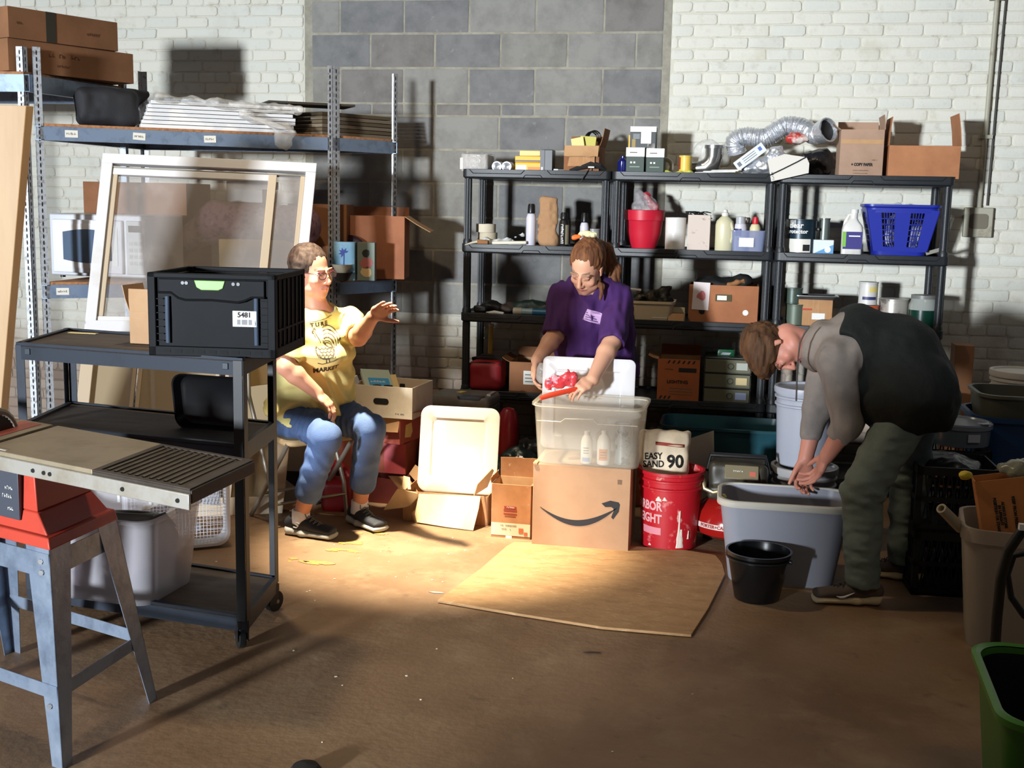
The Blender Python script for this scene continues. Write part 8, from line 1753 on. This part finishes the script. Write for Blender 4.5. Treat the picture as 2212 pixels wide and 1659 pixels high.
T = thing('black_bucket', 'black plastic bucket with a wire handle in front of the grey tote', 'bucket', (.165,-2.395,0), R(-20)); pail(T, .092, .128, .205, M('shiny_black_plastic', rgb(16,17,19), .25), ribs=((.88,.9),)); bail(T, .131, .175, 92, M('thin_wire', rgb(70,72,76), .3,.8), .0022, side=-1)
# white buckets stack
wb = M('dirty_white_bucket', rgb(158,156,156), .45, var=[(rgb(130,126,116), 4,.5,.8),(rgb(110,100,86), 9,.66,.8)])
T = thing('white_bucket', 'lower dirty white bucket with a grimy lid, under another white bucket', 'bucket', (.385,-1.52,0)); pail(T, .128, .148, .372, wb, ribs=((.80,.84),(.90,.94)), lid=True, lip=.008)
T = thing('white_bucket', 'upper white bucket with a ridged lid stacked on another bucket', 'bucket', (.375,-1.50,.384)); pail(T, .122, .140, .365, M('bluish_white_bucket', rgb(158,162,174), .4, var=(rgb(136,136,136), 5,.55,.8)), ribs=((.80,.84),(.90,.94)), lid=True, lip=.008)
# leaf and scrap on the floor
T = thing('dry_leaf', 'small dry brown leaf lying alone on the concrete in front of the plywood', 'leaf', tuple(atZ(1278,1411,0)), R(8)); mb = MB(); mb.rings([[(x,y,z) for x,y in ((-.032,0),(-.012,-.007),(.01,-.004),(.034,-.006),(.03,.005),(.006,.009),(-.014,.006))] for z in (.0005,.003)]); obj('leaf', mb, M('dry_leaf_m', rgb(58,42,26), .8), T)
T = thing('paper_crumb', 'crumpled white paper scrap on the floor left of the plywood corner', 'scrap', tuple(atZ(942,1281,0))); mb = MB(); mb.rings([[(x*.8,y*.8,z) for x,y in ((-.04,0),(-.01,-.012),(.02,-.006),(.045,-.002),(.02,.008),(-.012,.008))] for z in (.0005,.004)]); obj('scrap', mb, M('greyish_paper'), T)

# ================================================================ RIGHT SIDE
# milk crates
mk = M('milk_crate_black', rgb(16,16,18), .5)
def milk(lb, x, y, z, rz, w=.33, h=.272):
    T = thing('milk_crate', lb, 'crate', (x,y,z), rz, 'black milk crates on the floor at the right'); hw = w/2
    mb = MB(); mb.bx(-hw,hw,-hw,hw,0,.012)
    for sx in (-1,1):
        for sy in (-1,1): mb.box((sx*(hw-.012),sy*(hw-.012),h/2),(.024,.024,h))
    for a in range(4):
        Mx = Matrix.Rotation(math.pi/2*a,4,'Z')
        for z0,z1_ in ((0,.03),(h-.035,h),(h*.5-.01,h*.5+.01)):
            p = MB(); p.bx(-hw,hw,-hw,-hw+.008,z0,z1_); mb.add([Mx@Vector(v) for v in p.v], p.f)
        for k in range(9):
            u = -hw+.03+k*(w-.06)/8
            for s_ in (-1,1):
                p = MB(); p.hexa([Vector(q) for q in ((u-.003,-hw+.001,.03),(u+.003,-hw+.001,.03),(u+.003,-hw+.006,.03),(u-.003,-hw+.006,.03),(u-.003+s_*.03,-hw+.001,h-.035),(u+.003+s_*.03,-hw+.001,h-.035),(u+.003+s_*.03,-hw+.006,h-.035),(u-.003+s_*.03,-hw+.006,h-.035))]); mb.add([Mx@Vector(v) for v in p.v], p.f)
    obj('crate', mb, mk, T, smooth=0); return T
milk('black milk crate at the bottom of the nearer stack behind the bending person', .955, -2.02, 0, R(4)); milk('black milk crate at the top of the nearer stack behind the bending person', .955, -2.02, .275, R(1))
milk('black milk crate behind the stack, partly hidden by the bending person', 1.00, -1.64, 0, R(0)); milk('upper black milk crate of the rear stack under the clear round tub', 1.00, -1.64, .275, R(-2))
me_ = crumple((-.2,-.2,-.02),(.2,.2,.16),0,.018,16,.010,'clutter',M('crate_clutter', rgb(30,32,34), .35, var=(rgb(96,104,110), 26,.64,.7)),120,lambda s: s.ell((0,0,.02),(.13,.13,.05)).plane((0,0,0),(0,0,-1))); o = obj('crate_contents', me_, None, loc=(.955,-2.02,.50)); tag(o, 'dark jumble of small parts filling the nearer top milk crate', 'clutter', kind='stuff')
p_ = atY(2068,960,-1.70); T = thing('round_clear_tub', 'round clear tub with grey snap lid on the rear milk crates', 'tub', (p_.x+.01,-1.66,.552)); mb = MB(); mb.lathe([(.115,0),(.13,.005),(.135,.085),(.132,.087),(.13,.01),(.0001,.008)],40); obj('tub', mb, M('smoky_tub', rgb(110,124,136), .2, alpha=.7), T); mb = MB(); mb.lathe([(.137,.078),(.142,.082),(.142,.100),(.134,.106),(.122,.106),(.118,.099),(.0001,.099)],40); obj('lid', mb, M('blue_grey_lid', rgb(116,124,134), .25), T)
mb = MB(); mb.box((.09,-.085,.110),(.05,.045,.004),(R(-4),0,R(20))); obj('paper_tag', mb, M('tag_white', rgb(176,178,190), .6), T)
mb = MB(); mb.box((.04,-.135,.05),(.055,.003,.035),(0,0,R(16))); obj('side_label', mb, M('tag_white'), T)
# blue bin and black box stacks, white bucket at right edge
p_ = atY(2170,900,-1.45); T = thing('blue_bin', 'dark blue plastic bin at the right edge below the white bucket', 'bin', (p_.x+.07,-1.35,.0)); mb = MB(); tub(mb,.34,.34,.42,.42,.66,.10,.005,rim=.014,rimh=.022); obj('bin', mb, M('deep_blue_plastic', rgb(16,54,96), .4), T)
T = thing('olive_bin', 'olive grey bin nested inside the blue bin', 'bin', (p_.x+.07,-1.35,.56)); mb = MB(); tub(mb,.33,.33,.38,.38,.20,.09,.005,rim=.012,rimh=.014); obj('bin', mb, M('olive_grey_plastic', rgb(76,76,62), .5), T)
p_ = atY(2230,790,-.95); T = thing('white_bucket', 'white bucket with a pale lid cut off at the right edge of the view', 'bucket', (p_.x-.01,-.80,.42)); pail(T, .128, .148, .36, M('cream_white_bucket', rgb(206,200,190), .45), ribs=((.80,.84),(.90,.94)), lid=True, lip=.008)
T = thing('dark_cabinet', 'dark box supporting the white bucket at the right edge', 'box', (p_.x+.0,-.78,0)); mb = MB(); mb.bx(-.18,.22,-.18,.18,0,.418); obj('box', mb, blackm, T, bev=.006)
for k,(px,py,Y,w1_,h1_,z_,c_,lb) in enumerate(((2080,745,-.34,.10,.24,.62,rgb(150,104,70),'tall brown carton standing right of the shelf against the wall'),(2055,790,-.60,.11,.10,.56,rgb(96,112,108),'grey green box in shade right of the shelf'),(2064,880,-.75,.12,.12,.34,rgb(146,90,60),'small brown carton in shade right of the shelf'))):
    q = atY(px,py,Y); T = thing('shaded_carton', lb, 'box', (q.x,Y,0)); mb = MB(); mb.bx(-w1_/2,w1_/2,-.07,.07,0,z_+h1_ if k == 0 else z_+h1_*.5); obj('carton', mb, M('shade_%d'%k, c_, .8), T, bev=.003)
# tall milky bin with lettered carton, paper tube
bx_, by_ = 1.115, -2.66
T = thing('tall_clear_bin', 'tall milky plastic bin at the right with the lettered orange carton standing in it', 'bin', (bx_,by_,0), R(-8)); mb = MB(); tub(mb,.36,.30,.44,.36,.46,.07,.004,rim=.010,rimh=.05); obj('tub', mb, M('grimy_clear_plastic', rgb(196,184,166), .4, alpha=.62, translucent=.25), T)
me_ = crumple((-.2,-.17,-.02),(.2,.17,.42),0,.022,12,.010,'contents',M('bin_contents', rgb(150,120,92), .7, var=[(rgb(200,110,50), 6,.56,.62),(rgb(90,84,78), 9,.5,.6)]),130,lambda s: s.box((0,0,.17),(.13,.10,.16),rad=.05).plane((0,0,0),(0,0,-1))); o = obj('packed_contents', me_, None, loc=(bx_,by_,.012), rot=(0,0,R(-8))); tag(o, 'brown and orange things packed inside the tall milky bin', 'clutter', kind='stuff')
T = thing('lettered_carton', 'tilted orange-brown carton with printed care instructions standing in the milky bin', 'box', (1.085,-2.665,.40), rot=(R(-6),R(-12),R(-6))); W5, H5, D5 = .40, .235, .20
mb = MB(); mb.rings([[(x,y,z) for x,y in ((-.12,-D5/2),(W5-.12,-D5/2),(W5-.12,D5/2),(-.12,D5/2))] for z in (0,H5)]+[[(x,y,z) for x,y in ((-.116,-D5/2+.004),(W5-.124,-D5/2+.004),(W5-.124,D5/2-.004),(-.116,D5/2-.004))] for z in (H5,.01)]); obj('body', mb, M('orange_kraft', rgb(186,118,60), .8, var=(rgb(164,100,50), 5,.4,.7)), T, bev=.001)
for s__, u_, sz, v_ in (('ALWAYS STORE\nIN UPRIGHT\nPOSITION OR STAND', -.050, .0135, .105),('KEEP FROM FREEZING', .0, .0140, .10),('SEE INSIDE COVER\nFOR PROPER USE\nAND STORAGE INFO', .070, .0135, .105),('HANDLE WITH CARE', .120, .0150, .145),('THIS SIDE UP', .150, .0135, .12)):
    text(s__, sz, inkd, T, (u_,-D5/2-.0012,v_), (R(90),R(90),0), bold=.0007, space=.95)
me_ = crumple((-.16,-.10,-.03),(.20,.10,.10),0,.016,22,.008,'bag',M('greenish_film', rgb(150,150,126), .25, alpha=.75),131,lambda s: s.ell((0,0,.02),(.12,.06,.04))); o = obj('plastic_bag', me_, None, loc=(1.11,-2.64,.632)); tag(o, 'crumpled clear bag on top of the lettered orange carton', 'bag')
q = atY(2082,1022,-2.72); me_ = crumple((-.05,-.04,-.03),(.05,.04,.05),0,.006,40,.005,'cloth',M('bright_yellow_bit', rgb(214,186,50), .6),132,lambda s: s.ell((0,0,0),(.026,.02,.016))); o = obj('yellow_rag', me_, None, loc=(q.x+.005,-2.715,q.z-.008)); tag(o, 'small bright yellow item at the left end of the lettered carton', 'rag')
T = thing('paper_tube', 'rolled paper tube sticking out of the left side of the milky bin', 'tube', (0,0,0)); a1_, a2_ = Vector(atY(2033,1098,-2.78)), Vector(atY(2075,1140,-2.70)); mb = MB(); d_ = (a2_-a1_).normalized(); q_ = d_.to_track_quat('Z','Y'); n=20
mb.rings([[c+q_@Vector((r*math.cos(2*math.pi*k/n),r*math.sin(2*math.pi*k/n),0)) for k in range(n)] for c,r in ((a1_,.019),(a2_,.021),(a2_,.012),(a1_,.012))], closed=True); obj('tube', mb, M('aged_paper', rgb(166,154,128), .8), T)
# hose, green bin, handle and pot in the foreground corner
T = thing('black_hose', 'thick black hose arching down to the floor at the right edge', 'hose', (0,0,0)); hp = [Vector(atY(px,py,Y)) for px,py,Y in ((2235,1130,-3.20),(2205,1150,-3.20),(2178,1190,-3.18),(2162,1250,-3.16),(2154,1330,-3.14),(2148,1420,-3.12))]+[Vector((.945,-3.115,.0))]; mb = MB(); mb.tube(hp, .017, 16); obj('hose', mb, M('hose_black', rgb(24,24,22), .5), T); 
mb = MB(); mb.tube([Vector(atY(px,py,-3.12)) for px,py in ((2235,1190),(2190,1200),(2176,1240),(2184,1290),(2212,1330),(2235,1345))], .011, 12); obj('inner_loop', mb, M('hose_black'), T); c_ = Vector(atY(2158,1440,-3.15)); mb = MB(); mb.box(c_+Vector((.008,0,0)),(.012,.012,.04)); obj('white_tag', mb, paper_w, T)
c_ = Vector(atY(2208,1138,-3.22)); mb = MB(); mb.box(c_,(.02,.02,.02)); obj('pale_clip', mb, paper_w, T)
T = thing('green_bin', 'dark bin with a bright green rim in the bottom right corner', 'bin', (1.03,-4.12,0), R(-3)); mb = MB(); tub(mb,.58,.46,.66,.54,.40,.09,.006,rim=.0,rimh=.004); obj('bin', mb, M('green_plastic', rgb(58,110,30), .45), T)
mb = MB(); rg_ = lambda w,d,z: [(x,y,z) for x,y in rrect(w,d,.09,8)]; mb.rings([rg_(.665,.545,.385),rg_(.69,.57,.388),rg_(.69,.57,.404),rg_(.67,.55,.410),rg_(.648,.528,.404)],False,False); obj('rim', mb, M('leaf_green_rim', rgb(70,126,36), .4), T)
mb = MB(); mb.rings([[(x,y,z) for x,y in rrect(w,d,.09,8)] for w,d,z in ((.563,.443,.012),(.640,.520,.385))],True,False); obj('dark_liner', mb, blackp, T)
T = thing('black_pot', 'dark round pot cut off at the bottom edge beside the green bin', 'pot', (.555,-4.27,0)); mb = MB(); mb.lathe([(.10,0),(.115,.01),(.125,.15),(.130,.152),(.130,.158),(.120,.158),(.108,.015),(.0001,.012)],40); obj('pot', mb, M('worn_black_steel', rgb(34,36,30), .4,.4), T)
a1_, a2_ = Vector(atZ(1956,1518,.26)), Vector((.56,-4.16,.15)); mb = MB(); mb.tube([a1_,a1_.lerp(a2_,.5),a2_], .018, 12, rr=[.016,.017,.022]); obj('handle', mb, M('grey_handle_m', rgb(56,58,52), .5), T)
T = thing('rubber_stopper', 'dark rounded rubber object just showing at the bottom edge of the view', 'stopper', tuple(atZ(660,1675,0))); mb = MB(); mb.lathe([(.045,0),(.05,.01),(.035,.03),(.0001,.038)],24); obj('stopper', mb, blackm, T)
